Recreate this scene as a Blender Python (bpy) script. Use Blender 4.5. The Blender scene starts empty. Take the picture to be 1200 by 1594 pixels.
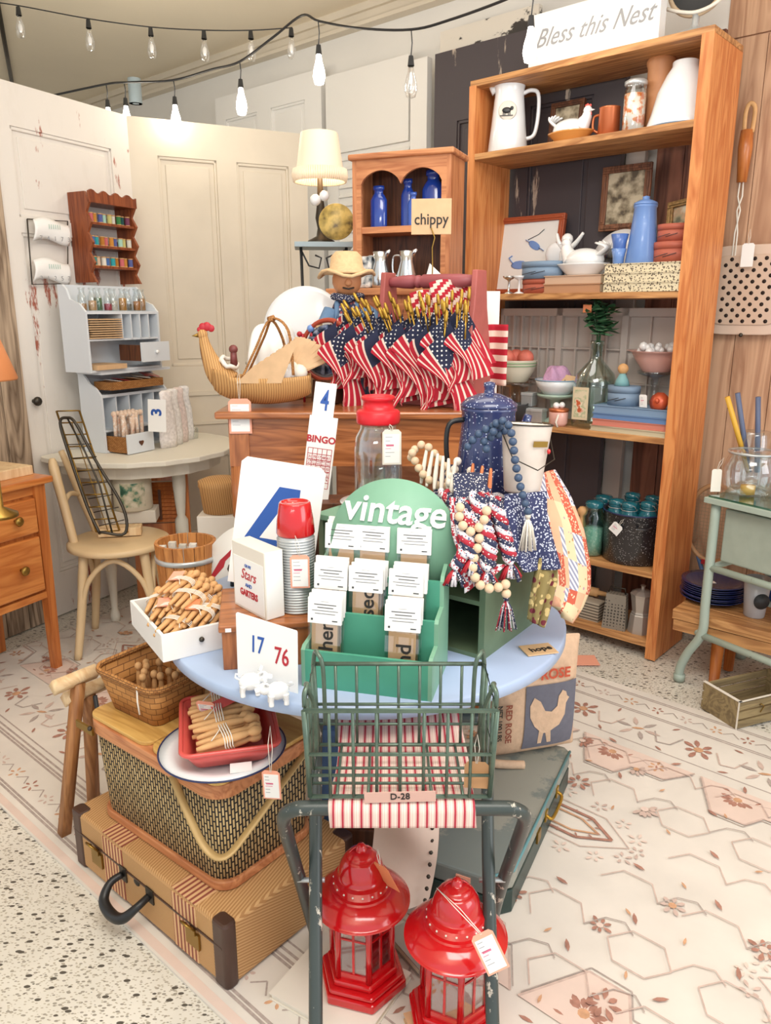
import bpy, math, random
from mathutils import Vector, Matrix, Euler
random.seed(7)
SC = bpy.context.scene
COL = SC.collection
# ---------------------------------------------------------------- camera
CH = 1.35; PITCH = math.radians(14.6); CP = math.cos(PITCH); SP = math.sin(PITCH)
cam = bpy.data.objects.new('camera', bpy.data.cameras.new('camera'))
COL.objects.link(cam); cam.location = (0, 0, CH); cam.rotation_euler = (math.pi/2-PITCH, 0, 0)
cam.data.sensor_fit = 'VERTICAL'; cam.data.sensor_height = 36; cam.data.lens = 1200/1594*36
cam.data.clip_start = .02
SC.camera = cam
# ---------------------------------------------------------------- light
w = bpy.data.worlds.new('world'); SC.world = w; w.use_nodes = True
w.node_tree.nodes['Background'].inputs[0].default_value = (.93, .965, 1, 1)
w.node_tree.nodes['Background'].inputs[1].default_value = 1.0
def area(name, loc, rot, sx, sy, power, col):
    l = bpy.data.lights.new(name, 'AREA'); l.shape = 'RECTANGLE'; l.size = sx; l.size_y = sy
    l.energy = power; l.color = col
    o = bpy.data.objects.new(name, l); COL.objects.link(o); o.location = loc; o.rotation_euler = rot
area('ceiling_lamp', (.3, .4, 2.75), (math.radians(18), 0, 0), 1.6, 1.0, 42, (1, .97, .93))
area('rear_ceiling_lamp', (.0, 2.3, 2.78), (0, 0, 0), 1.2, .8, 10, (1, .95, .88))
area('ceiling_fill_light', (-.6, -.6, 1.9), (math.radians(150), 0, 0), 1.0, .6, 30, (1, .96, .88))  # unseen lamp added behind the camera, aimed up to brighten the ceiling
area('right_area_light', (2.6, .2, 1.7), (math.radians(90), 0, math.radians(62)), 1.6, 1.6, 26, (.95, .97, 1))  # broad cool area light at the right, facing the display
SC.view_settings.view_transform = 'Standard'; SC.view_settings.look = 'None'
SC.view_settings.gamma = 1; SC.view_settings.use_curve_mapping = False
SC.view_settings.exposure = 0.15
# ---------------------------------------------------------------- geometry helpers
NX, NY = .6628, .7487                       # unit normal of the back wall (pointing into it)
RZ = math.atan2(-NX, NY)                    # heading of the back wall and the bookcase
LX, LY = .885, -.466                        # outward normal of the left door
RL = math.atan2(.885, .466)                 # heading along the left door
def ray(px, py):
    x = (px-600)/1200; u = (797-py)/1200
    return Vector((x, CP+u*SP, -SP+u*CP))
def onz(px, py, z):
    d = ray(px, py); t = (z-CH)/d.z; return Vector((d.x*t, d.y*t, z))
def aty(px, py, Y):
    d = ray(px, py); t = Y/d.y; return Vector((d.x*t, Y, CH+d.z*t))
def onp(px, py, dist, z=None):
    d = ray(px, py); t = dist/(NX*d.x+NY*d.y); return Vector((d.x*t, d.y*t, CH+d.z*t if z is None else z))
def onl(px, py, off):
    d = ray(px, py); t = (-2.879+off)/(LX*d.x+LY*d.y); return Vector((d.x*t, d.y*t, CH+d.z*t))
def T(x=0, y=0, z=0, rx=0, ry=0, rz=0, s=1):
    return Matrix.Translation((x, y, z)) @ Euler((rx, ry, rz)).to_matrix().to_4x4() @ Matrix.Diagonal((s, s, s, 1))
class MB:
    def __init__(s): s.v = []; s.f = []; s.m = []; s.sm = []
    def add(s, vs, fs, mi=0, smooth=False, M=None):
        o = len(s.v)
        s.v += [tuple(M @ Vector(p)) if M else tuple(p) for p in vs]
        for f in fs: s.f.append([i+o for i in f]); s.m.append(mi); s.sm.append(smooth)
        return s
    def box(s, cx, cy, cz, sx, sy, sz, mi=0, M=None, r=(0, 0, 0)):
        a, b, c = sx/2, sy/2, sz/2
        K = T(cx, cy, cz, *r); K = M @ K if M else K
        return s.add([(-a,-b,-c),(a,-b,-c),(a,b,-c),(-a,b,-c),(-a,-b,c),(a,-b,c),(a,b,c),(-a,b,c)],
            [(0,3,2,1),(4,5,6,7),(0,1,5,4),(1,2,6,5),(2,3,7,6),(3,0,4,7)], mi, False, K)
    def bb(s, x0, x1, y0, y1, z0, z1, mi=0, M=None):
        return s.box((x0+x1)/2, (y0+y1)/2, (z0+z1)/2, x1-x0, y1-y0, z1-z0, mi, M)
    def lathe(s, prof, n=24, mi=0, M=None, sx=1, sy=1, smooth=True, a0=0):
        vs = []; fs = []
        for r, z in prof:
            for i in range(n):
                a = a0+2*math.pi*i/n; vs.append((r*math.cos(a)*sx, r*math.sin(a)*sy, z))
        k = len(prof)
        for j in range(k-1):
            for i in range(n):
                i2 = (i+1) % n; fs.append((j*n+i, j*n+i2, (j+1)*n+i2, (j+1)*n+i))
        if prof[0][0] > 1e-4: fs.append(tuple(range(n-1, -1, -1)))
        if prof[-1][0] > 1e-4: fs.append(tuple((k-1)*n+i for i in range(n)))
        return s.add(vs, fs, mi, smooth, M)
    def cyl(s, x, y, z0, z1, r, r2=None, n=20, mi=0, M=None, smooth=True):
        K = T(x, y, 0); K = M @ K if M else K
        r2 = r if r2 is None else r2
        return s.lathe([(0, z0), (r, z0), (r, z0), (r2, z1), (r2, z1), (0, z1)], n, mi, K, smooth=smooth)
    def ball(s, x, y, z, r, mi=0, sx=1, sy=1, sz=1, n=12, M=None, rot=(0,0,0)):
        K = T(x, y, z, *rot); K = M @ K if M else K; m = max(4, n//2)
        return s.lathe([(r*math.sin(math.pi*i/m), -r*math.cos(math.pi*i/m)*sz) for i in range(m+1)], n, mi, K, sx, sy)
    def tube(s, pts, r, n=8, mi=0, closed=False, M=None, flat=1):
        pts = [Vector(p) for p in pts]; vs = []; fs = []
        if n >= 8 and not closed and 3 <= len(pts) <= 16:
            R = list(r) if isinstance(r, (list, tuple)) else [r]*len(pts); P = pts; pts = []; r = []
            for i in range(len(P)-1):
                a, b_, c, d = P[max(i-1, 0)], P[i], P[i+1], P[min(i+2, len(P)-1)]
                for q in range(5):
                    t = q/5; pts.append(.5*((2*b_)+(-a+c)*t+(2*a-5*b_+4*c-d)*t*t+(-a+3*b_-3*c+d)*t**3)); r.append(R[i]*(1-t)+R[i+1]*t)
            pts.append(P[-1]); r.append(R[-1])
        k = len(pts)
        up = Vector((0, 0, 1)); prev = None
        for i, p in enumerate(pts):
            if closed: t = pts[(i+1) % k]-pts[i-1]
            else: t = pts[min(i+1, k-1)]-pts[max(i-1, 0)]
            if t.length < 1e-9: t = Vector((0, 0, 1))
            t.normalize()
            if prev is None:
                a = t.cross(up)
                if a.length < .05: a = t.cross(Vector((0, 1, 0)))
            else:
                a = prev-t*prev.dot(t)
                if a.length < 1e-4: a = t.cross(up)
            a.normalize(); prev = a; b = t.cross(a)
            rr = r[i] if isinstance(r, (list, tuple)) else r
            for j in range(n):
                q = 2*math.pi*j/n; vs.append(p+a*rr*math.cos(q)+b*rr*flat*math.sin(q))
        for i in range(k if closed else k-1):
            i2 = (i+1) % k
            for j in range(n):
                j2 = (j+1) % n; fs.append((i*n+j, i*n+j2, i2*n+j2, i2*n+j))
        if not closed: fs.append(tuple(range(n-1, -1, -1))); fs.append(tuple((k-1)*n+j for j in range(n)))
        return s.add(vs, fs, mi, True, M)
    def prism(s, poly, z0, z1, mi=0, M=None):
        n = len(poly)
        return s.add([(x, y, z0) for x, y in poly]+[(x, y, z1) for x, y in poly],
            [tuple(range(n-1, -1, -1)), tuple(range(n, 2*n))]+[(i, (i+1) % n, n+(i+1) % n, n+i) for i in range(n)], mi, False, M)
    def vprism(s, poly, y0, y1, mi=0, M=None):      # polygon in x,z extruded along y
        K = Matrix(((1,0,0,0),(0,0,-1,0),(0,1,0,0),(0,0,0,1)))
        return s.prism(poly, -y1, -y0, mi, M @ K if M else K)
    def grid(s, fn, nu, nv, mi=0, M=None, mf=None, smooth=True, thick=0):
        vs = [fn(i/nu, j/nv) for j in range(nv+1) for i in range(nu+1)]
        o = len(s.v); 
        for j in range(nv):
            for i in range(nu):
                s.f.append([o+j*(nu+1)+i, o+j*(nu+1)+i+1, o+(j+1)*(nu+1)+i+1, o+(j+1)*(nu+1)+i])
                s.m.append(mf(i, j) if mf else mi); s.sm.append(smooth)
        s.v += [tuple(M @ Vector(p)) if M else tuple(p) for p in vs]
        return s
    def build(s, name, mats, parent=None, bev=0, sub=0, solid=0, M=None):
        me = bpy.data.meshes.new(name); me.from_pydata(s.v, [], s.f)
        if not isinstance(mats, (list, tuple)): mats = [mats]
        for m in mats: me.materials.append(m)
        me.polygons.foreach_set('material_index', s.m); me.polygons.foreach_set('use_smooth', s.sm)
        me.update()
        o = bpy.data.objects.new(name, me); COL.objects.link(o)
        if parent: o.parent = parent
        if M: o.matrix_local = M
        if solid: q = o.modifiers.new('solid', 'SOLIDIFY'); q.thickness = solid; q.offset = 0
        if bev:
            q = o.modifiers.new('bevel', 'BEVEL'); q.width = bev; q.segments = 2; q.limit_method = 'ANGLE'; q.angle_limit = 1.0
        if sub: q = o.modifiers.new('sub', 'SUBSURF'); q.levels = sub; q.render_levels = sub
        return o
def tag(o, label, cat, group=None, kind=None):
    if label: o['label'] = label
    if cat: o['category'] = cat
    if group: o['group'] = group
    if kind: o['kind'] = kind
    return o
def thing(name, label, cat, loc=(0,0,0), rz=0, group=None, rx=0, ry=0):
    o = bpy.data.objects.new(name, None); COL.objects.link(o); o.empty_display_size = .05
    o.location = loc; o.rotation_euler = (rx, ry, rz)
    return tag(o, label, cat, group)
def dup(root, loc=None, rot=None, label=None, group=None, parent=None, scale=None):
    c = root.copy(); COL.objects.link(c)
    if parent: c.parent = parent
    if loc is not None: c.location = loc
    if rot is not None: c.rotation_euler = rot
    if scale: c.scale = (scale,)*3
    if label: c['label'] = label
    if group: c['group'] = group
    for ch in list(root.children): dup(ch, parent=c)
    return c
def struct(o): o['kind'] = 'structure'; return o
def text(body, size, m, parent, M, name='lettering', ext=.0006, shear=0, ax='CENTER', sx=1, bold=0, space=1):
    cu = bpy.data.curves.new('t', 'FONT'); cu.body = body; cu.size = size; cu.extrude = ext; cu.shear = shear
    cu.align_x = ax; cu.align_y = 'CENTER'; cu.offset = bold; cu.resolution_u = 3; cu.space_character = space
    ob = bpy.data.objects.new('t', cu); COL.objects.link(ob)
    dg = bpy.context.evaluated_depsgraph_get()
    me = bpy.data.meshes.new_from_object(ob.evaluated_get(dg)); bpy.data.objects.remove(ob)
    me.materials.clear(); me.materials.append(m); me.name = name
    o = bpy.data.objects.new(name, me); COL.objects.link(o)
    o.parent = parent; o.matrix_local = M @ Matrix.Diagonal((sx, 1, 1, 1))
    return o
H90 = math.pi/2
# ---------------------------------------------------------------- materials
def newmat(name):
    m = bpy.data.materials.new(name); m.use_nodes = True
    return m, m.node_tree.nodes, m.node_tree.links, m.node_tree.nodes['Principled BSDF']
def c4(c): return (c[0], c[1], c[2], 1)
def hx(h): # srgb hex -> linear
    v = [int(h[i:i+2], 16)/255 for i in (0, 2, 4)]
    return tuple(x/12.92 if x <= .04045 else ((x+.055)/1.055)**2.4 for x in v)
def sat(c, k=1.0): return c
def plain(name, h, rough=.5, metal=0, var=0, scale=20, coat=0, bump=0):
    m, N, L, P = newmat(name); c = hx(h)
    P.inputs['Base Color'].default_value = c4(c); P.inputs['Roughness'].default_value = rough
    P.inputs['Metallic'].default_value = metal
    if coat: P.inputs['Coat Weight'].default_value = coat; P.inputs['Coat Roughness'].default_value = .08
    if var or bump:
        tc = N.new('ShaderNodeTexCoord'); nz = N.new('ShaderNodeTexNoise'); nz.inputs['Scale'].default_value = scale
        nz.inputs['Detail'].default_value = 5; L.new(tc.outputs['Object'], nz.inputs['Vector'])
        if var:
            rp = N.new('ShaderNodeValToRGB'); L.new(nz.outputs['Fac'], rp.inputs['Fac'])
            rp.color_ramp.elements[0].position = .3; rp.color_ramp.elements[1].position = .7
            rp.color_ramp.elements[0].color = c4([x*(1-var) for x in c]); rp.color_ramp.elements[1].color = c4([min(1, x*(1+var*.6)) for x in c])
            L.new(rp.outputs['Color'], P.inputs['Base Color'])
        if bump:
            b = N.new('ShaderNodeBump'); b.inputs['Strength'].default_value = bump; b.inputs['Distance'].default_value = .004
            L.new(nz.outputs['Fac'], b.inputs['Height']); L.new(b.outputs['Normal'], P.inputs['Normal'])
    return m
def wood(name, h1, h2, axis=2, scale=9, rough=.5, coat=0, knots=0):
    m, N, L, P = newmat(name); tc = N.new('ShaderNodeTexCoord'); mp = N.new('ShaderNodeMapping')
    s = [scale]*3; s[axis] = scale*.09; mp.inputs['Scale'].default_value = s
    L.new(tc.outputs['Object'], mp.inputs['Vector'])
    nz = N.new('ShaderNodeTexNoise'); nz.inputs['Scale'].default_value = 2.2; nz.inputs['Detail'].default_value = 3; nz.inputs['Distortion'].default_value = 1.1
    L.new(mp.outputs['Vector'], nz.inputs['Vector'])
    mu = N.new('ShaderNodeMath'); mu.operation = 'MULTIPLY'; mu.inputs[1].default_value = 9
    fr = N.new('ShaderNodeMath'); fr.operation = 'PINGPONG'; fr.inputs[1].default_value = 1
    L.new(nz.outputs['Fac'], mu.inputs[0]); L.new(mu.outputs[0], fr.inputs[0])
    n2 = N.new('ShaderNodeTexNoise'); n2.inputs['Scale'].default_value = 9; n2.inputs['Detail'].default_value = 6; L.new(mp.outputs['Vector'], n2.inputs['Vector'])
    mx = N.new('ShaderNodeMath'); mx.operation = 'ADD'; L.new(fr.outputs[0], mx.inputs[0]); L.new(n2.outputs['Fac'], mx.inputs[1])
    dv = N.new('ShaderNodeMath'); dv.operation = 'MULTIPLY'; dv.inputs[1].default_value = .55; L.new(mx.outputs[0], dv.inputs[0])
    rp = N.new('ShaderNodeValToRGB'); rp.color_ramp.elements[0].color = c4(hx(h1)); rp.color_ramp.elements[1].color = c4(hx(h2))
    rp.color_ramp.elements[0].position = .15; rp.color_ramp.elements[1].position = .8
    L.new(dv.outputs[0], rp.inputs['Fac']); L.new(rp.outputs['Color'], P.inputs['Base Color'])
    P.inputs['Roughness'].default_value = rough
    if coat: P.inputs['Coat Weight'].default_value = coat; P.inputs['Coat Roughness'].default_value = .15
    b = N.new('ShaderNodeBump'); b.inputs['Strength'].default_value = .15; b.inputs['Distance'].default_value = .003
    L.new(dv.outputs[0], b.inputs['Height']); L.new(b.outputs['Normal'], P.inputs['Normal'])
    return m
def chip(name, h1, h2, thr=.62, scale=6, stretch=(1, 1, .35), rough=.6, h3=None, fine=None):
    m, N, L, P = newmat(name); tc = N.new('ShaderNodeTexCoord'); mp = N.new('ShaderNodeMapping'); mp.inputs['Scale'].default_value = stretch
    L.new(tc.outputs['Object'], mp.inputs['Vector'])
    nz = N.new('ShaderNodeTexNoise'); nz.inputs['Scale'].default_value = scale; nz.inputs['Detail'].default_value = 10; nz.inputs['Roughness'].default_value = .68
    L.new(mp.outputs['Vector'], nz.inputs['Vector'])
    rp = N.new('ShaderNodeValToRGB'); rp.color_ramp.interpolation = 'LINEAR'
    e = rp.color_ramp.elements; e[0].position = thr; e[0].color = c4(hx(h1)); e[1].position = thr+.03; e[1].color = c4(hx(h2))
    if h3: q = e.new(thr-.12); q.color = c4(hx(h1)); q2 = e.new(0.0); q2.color = c4(hx(h3))
    L.new(nz.outputs['Fac'], rp.inputs['Fac']); L.new(rp.outputs['Color'], P.inputs['Base Color']); P.inputs['Roughness'].default_value = rough
    b = N.new('ShaderNodeBump'); b.inputs['Strength'].default_value = .3; b.inputs['Distance'].default_value = .003; b.invert = True
    L.new(rp.outputs['Color'], b.inputs['Height']); L.new(b.outputs['Normal'], P.inputs['Normal'])
    return m
def spots(name, base, spot, scale=60, thr=.25, rough=.4, coat=0, rnd=1, spot2=None, metric='EUCLIDEAN', coarse=None):
    m, N, L, P = newmat(name); tc = N.new('ShaderNodeTexCoord'); vo = N.new('ShaderNodeTexVoronoi'); vo.inputs['Scale'].default_value = scale
    vo.inputs['Randomness'].default_value = rnd; vo.distance = metric
    L.new(tc.outputs['Object'], vo.inputs['Vector'])
    rp = N.new('ShaderNodeValToRGB'); rp.color_ramp.interpolation = 'CONSTANT'; e = rp.color_ramp.elements
    e[0].position = 0; e[0].color = (1, 1, 1, 1); e[1].position = thr; e[1].color = (0, 0, 0, 1)
    L.new(vo.outputs['Distance'], rp.inputs['Fac'])
    mx = N.new('ShaderNodeMix'); mx.data_type = 'RGBA'; mx.inputs[6].default_value = c4(hx(base)); mx.inputs[7].default_value = c4(hx(spot))
    L.new(rp.outputs['Color'], mx.inputs[0])
    if spot2:
        r2 = N.new('ShaderNodeValToRGB'); r2.color_ramp.interpolation = 'CONSTANT'; r2.color_ramp.elements[0].color = c4(hx(spot)); r2.color_ramp.elements[1].color = c4(hx(spot2)); r2.color_ramp.elements[1].position = .5
        sp = N.new('ShaderNodeSeparateColor'); L.new(vo.outputs['Color'], sp.inputs[0]); L.new(sp.outputs[0], r2.inputs['Fac']); L.new(r2.outputs['Color'], mx.inputs[7])
    L.new(mx.outputs[2], P.inputs['Base Color']); P.inputs['Roughness'].default_value = rough
    if coat: P.inputs['Coat Weight'].default_value = coat
    return m
def stripes(name, cols, period, direction=(1, 0, 0), rough=.8, metal=0, bump=0):
    m, N, L, P = newmat(name); tc = N.new('ShaderNodeTexCoord'); dt = N.new('ShaderNodeVectorMath'); dt.operation = 'DOT_PRODUCT'
    dt.inputs[1].default_value = direction; L.new(tc.outputs['Object'], dt.inputs[0])
    mu = N.new('ShaderNodeMath'); mu.operation = 'DIVIDE'; mu.inputs[1].default_value = period; L.new(dt.outputs['Value'], mu.inputs[0])
    fr = N.new('ShaderNodeMath'); fr.operation = 'FRACT'; L.new(mu.outputs[0], fr.inputs[0])
    rp = N.new('ShaderNodeValToRGB'); rp.color_ramp.interpolation = 'CONSTANT'; e = rp.color_ramp.elements
    while len(e) > 1: e.remove(e[-1])
    e[0].position = 0; e[0].color = c4(hx(cols[0][1]))
    for p, c in cols[1:]: q = e.new(p); q.color = c4(hx(c))
    L.new(fr.outputs[0], rp.inputs['Fac']); L.new(rp.outputs['Color'], P.inputs['Base Color']); P.inputs['Roughness'].default_value = rough; P.inputs['Metallic'].default_value = metal
    if bump:
        b = N.new('ShaderNodeBump'); b.inputs['Strength'].default_value = bump; b.inputs['Distance'].default_value = .002
        L.new(rp.outputs['Color'], b.inputs['Height']); L.new(b.outputs['Normal'], P.inputs['Normal'])
    return m
def weave(name, h1, h2, mortar, bw, bh, ms=.12, vec='xz', rough=.7, off=.5):
    m, N, L, P = newmat(name); tc = N.new('ShaderNodeTexCoord'); sp = N.new('ShaderNodeSeparateXYZ'); L.new(tc.outputs['Object'], sp.inputs[0])
    ad = N.new('ShaderNodeMath'); ad.operation = 'ADD'; L.new(sp.outputs['X'], ad.inputs[0]); L.new(sp.outputs['Y'], ad.inputs[1])
    cb = N.new('ShaderNodeCombineXYZ')
    if vec == 'zx': L.new(sp.outputs['Z'], cb.inputs['X']); L.new(ad.outputs[0], cb.inputs['Y'])
    elif vec == 'xy': L.new(sp.outputs['X'], cb.inputs['X']); L.new(sp.outputs['Y'], cb.inputs['Y'])
    else: L.new(ad.outputs[0], cb.inputs['X']); L.new(sp.outputs['Z'], cb.inputs['Y'])
    br = N.new('ShaderNodeTexBrick'); br.inputs['Scale'].default_value = 1; br.inputs['Brick Width'].default_value = bw; br.inputs['Row Height'].default_value = bh
    br.inputs['Mortar Size'].default_value = min(bw, bh)*ms; br.inputs['Color1'].default_value = c4(hx(h1)); br.inputs['Color2'].default_value = c4(hx(h2)); br.inputs['Mortar'].default_value = c4(hx(mortar))
    br.offset = off; br.inputs['Mortar Smooth'].default_value = .3; L.new(cb.outputs[0], br.inputs['Vector']); L.new(br.outputs['Color'], P.inputs['Base Color']); P.inputs['Roughness'].default_value = rough
    b = N.new('ShaderNodeBump'); b.inputs['Strength'].default_value = .5; b.inputs['Distance'].default_value = .002; b.invert = True
    L.new(br.outputs['Fac'], b.inputs['Height']); L.new(b.outputs['Normal'], P.inputs['Normal'])
    return m
def glassy(name, h='ffffff', refl=.12, dens=1):
    m, N, L, P = newmat(name); N.remove(P); out = N['Material Output']
    tr = N.new('ShaderNodeBsdfTransparent'); gl = N.new('ShaderNodeBsdfGlossy'); gl.inputs['Roughness'].default_value = .04
    tr.inputs['Color'].default_value = c4(hx(h)); lw = N.new('ShaderNodeLayerWeight'); lw.inputs['Blend'].default_value = refl+.2
    gl.inputs['Color'].default_value = (.95, .97, 1, 1)
    mu = N.new('ShaderNodeMath'); mu.operation = 'MULTIPLY_ADD'; mu.inputs[1].default_value = .6; mu.inputs[2].default_value = refl*.5; mu.use_clamp = True
    L.new(lw.outputs['Facing'], mu.inputs[0])
    mx = N.new('ShaderNodeMixShader'); L.new(mu.outputs[0], mx.inputs[0]); L.new(tr.outputs[0], mx.inputs[1]); L.new(gl.outputs[0], mx.inputs[2]); L.new(mx.outputs[0], out.inputs[0])
    return m
def emit(name, col, s):
    m, N, L, P = newmat(name); P.inputs['Base Color'].default_value = c4(col); P.inputs['Emission Color'].default_value = c4(col); P.inputs['Emission Strength'].default_value = s
    return m
M_ = dict(
 white=plain('white_paint', 'f1efeb', .45), card=plain('white_card', 'f4f3f0', .7), offwhite=plain('off_white', 'e6dfd2', .6), cream=plain('cream_paint', 'ddd2bf', .5, var=.05, scale=5),
 pin=plain('peg_wood', 'd9a871', .6, var=.12, scale=40), twine=plain('twine', 'efe9dc', .9), black=plain('black', '1c1c1e', .4), dkgrey=plain('dark_grey', '3b3d40', .5),
 red=plain('red_enamel', 'c41017', .18, coat=.8), redplastic=plain('red_plastic', 'd8202c', .35), redpaint=plain('brick_red_paint', 'b2605a', .55, var=.1), coral=plain('coral_ceramic', 'd9564f', .3, coat=.3),
 blueprint=plain('blue_ink', '2857a8', .5), redprint=plain('red_ink', 'b52532', .5), ink=plain('black_ink', '26221f', .6), greyink=plain('grey_ink', '9a9a9c', .6), pinkink=plain('pink_ink', 'd9708e', .6),
 pinkedge=plain('pink_edge', 'f2a98f', .6), kraft=plain('kraft_card', 'c9976a', .75), tan=plain('tan_wood_tag', 'd7b288', .6, var=.08, scale=30), orange=plain('orange_paper', 'e2895c', .7),
 gold=plain('gold', 'b8913a', .3, .7), brass=plain('brass', '9a7b3c', .35, .9), steel=plain('galvanized', 'c6cacb', .3, .45, var=.08, scale=30), chrome=plain('chrome', 'cfd3d6', .2, .95), dkmetal=plain('dark_metal', '4b463f', .45, .8),
 blueTable=plain('pale_blue_paint', 'aabddb', .3, var=.06, scale=4), greenbox=plain('sea_green_paint', '4d9c82', .45, var=.05), greenlt=plain('sage_paint', '7fae93', .5, var=.06), greendk=plain('olive_green_paint', '6b7f63', .55, var=.12),
 ltblue=plain('pale_grey_blue_paint', 'dde3e9', .45), enamelw=plain('white_enamel', 'eef2f5', .2, coat=.5), navyrim=plain('navy_enamel', '28335c', .3), milk=plain('milk_glass', 'f2f3f3', .15, coat=.6),
 ironstone=plain('ironstone', 'e9eaec', .25, coat=.4), blueglass=glassy('cobalt_glass', '2b4fc8', .2), clear=glassy('clear_glass', 'f4f8f8', .16), teal=glassy('teal_glass', '4fb8bd', .22), aqua=glassy('aqua_glass', 'b9ded6', .16), plastic=glassy('plastic_sleeve', 'fbfbfb', .1),
 cobaltsolid=plain('cobalt_glass_body', '20419c', .12, coat=.8), tealsolid=plain('teal_glass_body', '1d6a78', .12, coat=.8),
 denimblue=plain('cornflower_enamel', '6f93d0', .3, coat=.3), dustblue=plain('dusty_blue_paint', '7b93ad', .55), brick=plain('terracotta_paint', 'b55f4a', .55), copper=plain('copper', 'c9734a', .3, .6),
 leaf=plain('leaf_green', '3d6b47', .5, var=.3, scale=25), leaflt=plain('leaf_light', '9cc7a4', .5), pinkbowl=plain('pink_glaze', 'e6b3a6', .25, coat=.3), towel=plain('lilac_towel', 'cfa3c6', .9, bump=1, scale=150), peach=plain('peach_skin', 'e07a68', .6, var=.3, scale=20),
 page=stripes('page_edges', [(0, 'e9dec6'), (.6, 'd5c8ac')], .0012, (0, 0, 1)),
 wick=weave('wicker_brown', 'c48a4c', 'a56c35', '5e3a19', .012, .005, .16), wicklt=stripes('wicker_light', [(0, '8a5c30'), (.2, 'c4935a'), (.7, 'd3a76c')], .0085, (1, .35, .12), .7, bump=.6), splint=weave('oak_splint_weave', 'bd8446', 'a56f37', '6f441c', .034, .0165, .07),
 picnic=weave('picnic_weave', 'cfb27e', 'ad8f5e', '14110e', .024, .0092, .26, vec='zx'),
 honey=wood('honey_wood', '7a3f1c', 'b57040', 2, 9, .35, .3), honeyx=wood('honey_wood_x', '7d4320', 'b97343', 0, 9, .3, .3), pine=wood('pine_orange', 'b8642f', 'dd9458', 2, 8, .45), pinex=wood('pine_shelf', '8f5a31', 'cf9a63', 0, 8, .5),
 maple=wood('maple_orange', 'b4622a', 'd68a48', 0, 7, .35, .25), maplez=wood('maple_orange_z', 'a65724', 'c97a3c', 2, 7, .35, .2), hutch=wood('hutch_wood', 'a4603a', 'c9875a', 2, 8, .45), hutchx=wood('hutch_wood_x', 'a4603a', 'cf8d5e', 0, 8, .45), dark=wood('dark_wood', '3c2318', '6b4028', 2, 9, .5),
 bare=wood('bare_pine', 'd9b283', 'efd3a8', 2, 7, .5), lidwood=wood('lid_wood', 'b98a45', 'dab066', 0, 7, .45), rosewood=wood('spool_wood', '6b3019', '97502b', 2, 10, .4), barrelw=wood('barrel_wood', 'a3632f', 'd08e4e', 2, 14, .5), rough=wood('weathered_wood', '5c4836', 'b8a28a', 2, 6, .9), crate=wood('crate_wood', '6d5c42', '9b8861', 0, 8, .8),
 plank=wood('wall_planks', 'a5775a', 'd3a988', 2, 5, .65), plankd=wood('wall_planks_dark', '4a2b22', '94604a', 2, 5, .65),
)
W = M_
# ================================================================ the setting
def wallpt(s, d, z): # s metres to the right along the back wall from the bookcase's left front corner, d into the wall
    return Vector((.347+NY*s+NX*d, 3.473-NX*s+NY*d, z))
CEIL = 2.86
def floor_mat():
    m, N, L, P = newmat('terrazzo_floor'); tc = N.new('ShaderNodeTexCoord')
    base = None; prev = None
    n0 = N.new('ShaderNodeTexNoise'); n0.inputs['Scale'].default_value = 3; n0.inputs['Detail'].default_value = 4; L.new(tc.outputs['Object'], n0.inputs['Vector'])
    r0 = N.new('ShaderNodeValToRGB'); r0.color_ramp.elements[0].color = c4(hx('d2cdc1')); r0.color_ramp.elements[1].color = c4(hx('e4e0d5')); r0.color_ramp.elements[0].position = .35; r0.color_ramp.elements[1].position = .65
    L.new(n0.outputs['Fac'], r0.inputs['Fac']); prev = r0.outputs['Color']
    for sc, th, col, dist in ((60, .27, '9a9488', .7), (105, .3, 'b5ad9c', .5), (30, .22, '57524a', 1)):
        vo = N.new('ShaderNodeTexVoronoi'); vo.inputs['Scale'].default_value = sc; mpp = N.new('ShaderNodeMapping'); mpp.inputs['Scale'].default_value = (1, 1.9, 1); mpp.inputs['Rotation'].default_value = (0, 0, sc)
        L.new(tc.outputs['Object'], mpp.inputs['Vector']); L.new(mpp.outputs['Vector'], vo.inputs['Vector'])
        cp = N.new('ShaderNodeMath'); cp.operation = 'LESS_THAN'; cp.inputs[1].default_value = th; L.new(vo.outputs['Distance'], cp.inputs[0])
        mx = N.new('ShaderNodeMix'); mx.data_type = 'RGBA'; L.new(cp.outputs[0], mx.inputs[0]); L.new(prev, mx.inputs[6]); mx.inputs[7].default_value = c4(hx(col)); prev = mx.outputs[2]
    L.new(prev, P.inputs['Base Color']); P.inputs['Roughness'].default_value = .35
    return m
MB().bb(-6.2, 4.2, -1, 9.5, -.05, -.006).build('floor', floor_mat()); struct(bpy.data.objects['floor'])
# ceiling with board seams
cm = MB().bb(-6.2, 4.2, -1, 9.5, CEIL, CEIL+.05).build('ceiling', plain('ceiling_paint', 'f2e6cf', .7, var=.03, scale=2)); struct(cm)
a = wallpt(-7.2, .45, 0); FR = T(a.x, a.y, 0, rz=RZ)
wm = plain('white_wall_paint', 'e9e6e0', .6, var=.03, scale=3)
o = MB().bb(0, 8.05, 0, .1, 0, CEIL).build('wall_back', wm); o.matrix_local = FR; struct(o)
pk = MB()
for i in range(14):
    pk.bb(8.05+i*.15, 8.05+i*.15+.147, 0, .1, 0, 2.33)
for i in range(3): pk.bb(8.05, 10.3, -.002, .1, 2.335+i*.176, 2.335+i*.176+.173)
pk.bb(8.05, 10.3, .01, .1, 0, CEIL)
o = pk.build('wall_right', W['plank']); o.matrix_local = FR; struct(o)
o = MB().bb(8.0, 10.3, -.02, .0, .02, .14).build('baseboard_right', W['dark']); o.matrix_local = FR; struct(o)
tr = MB()
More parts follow.
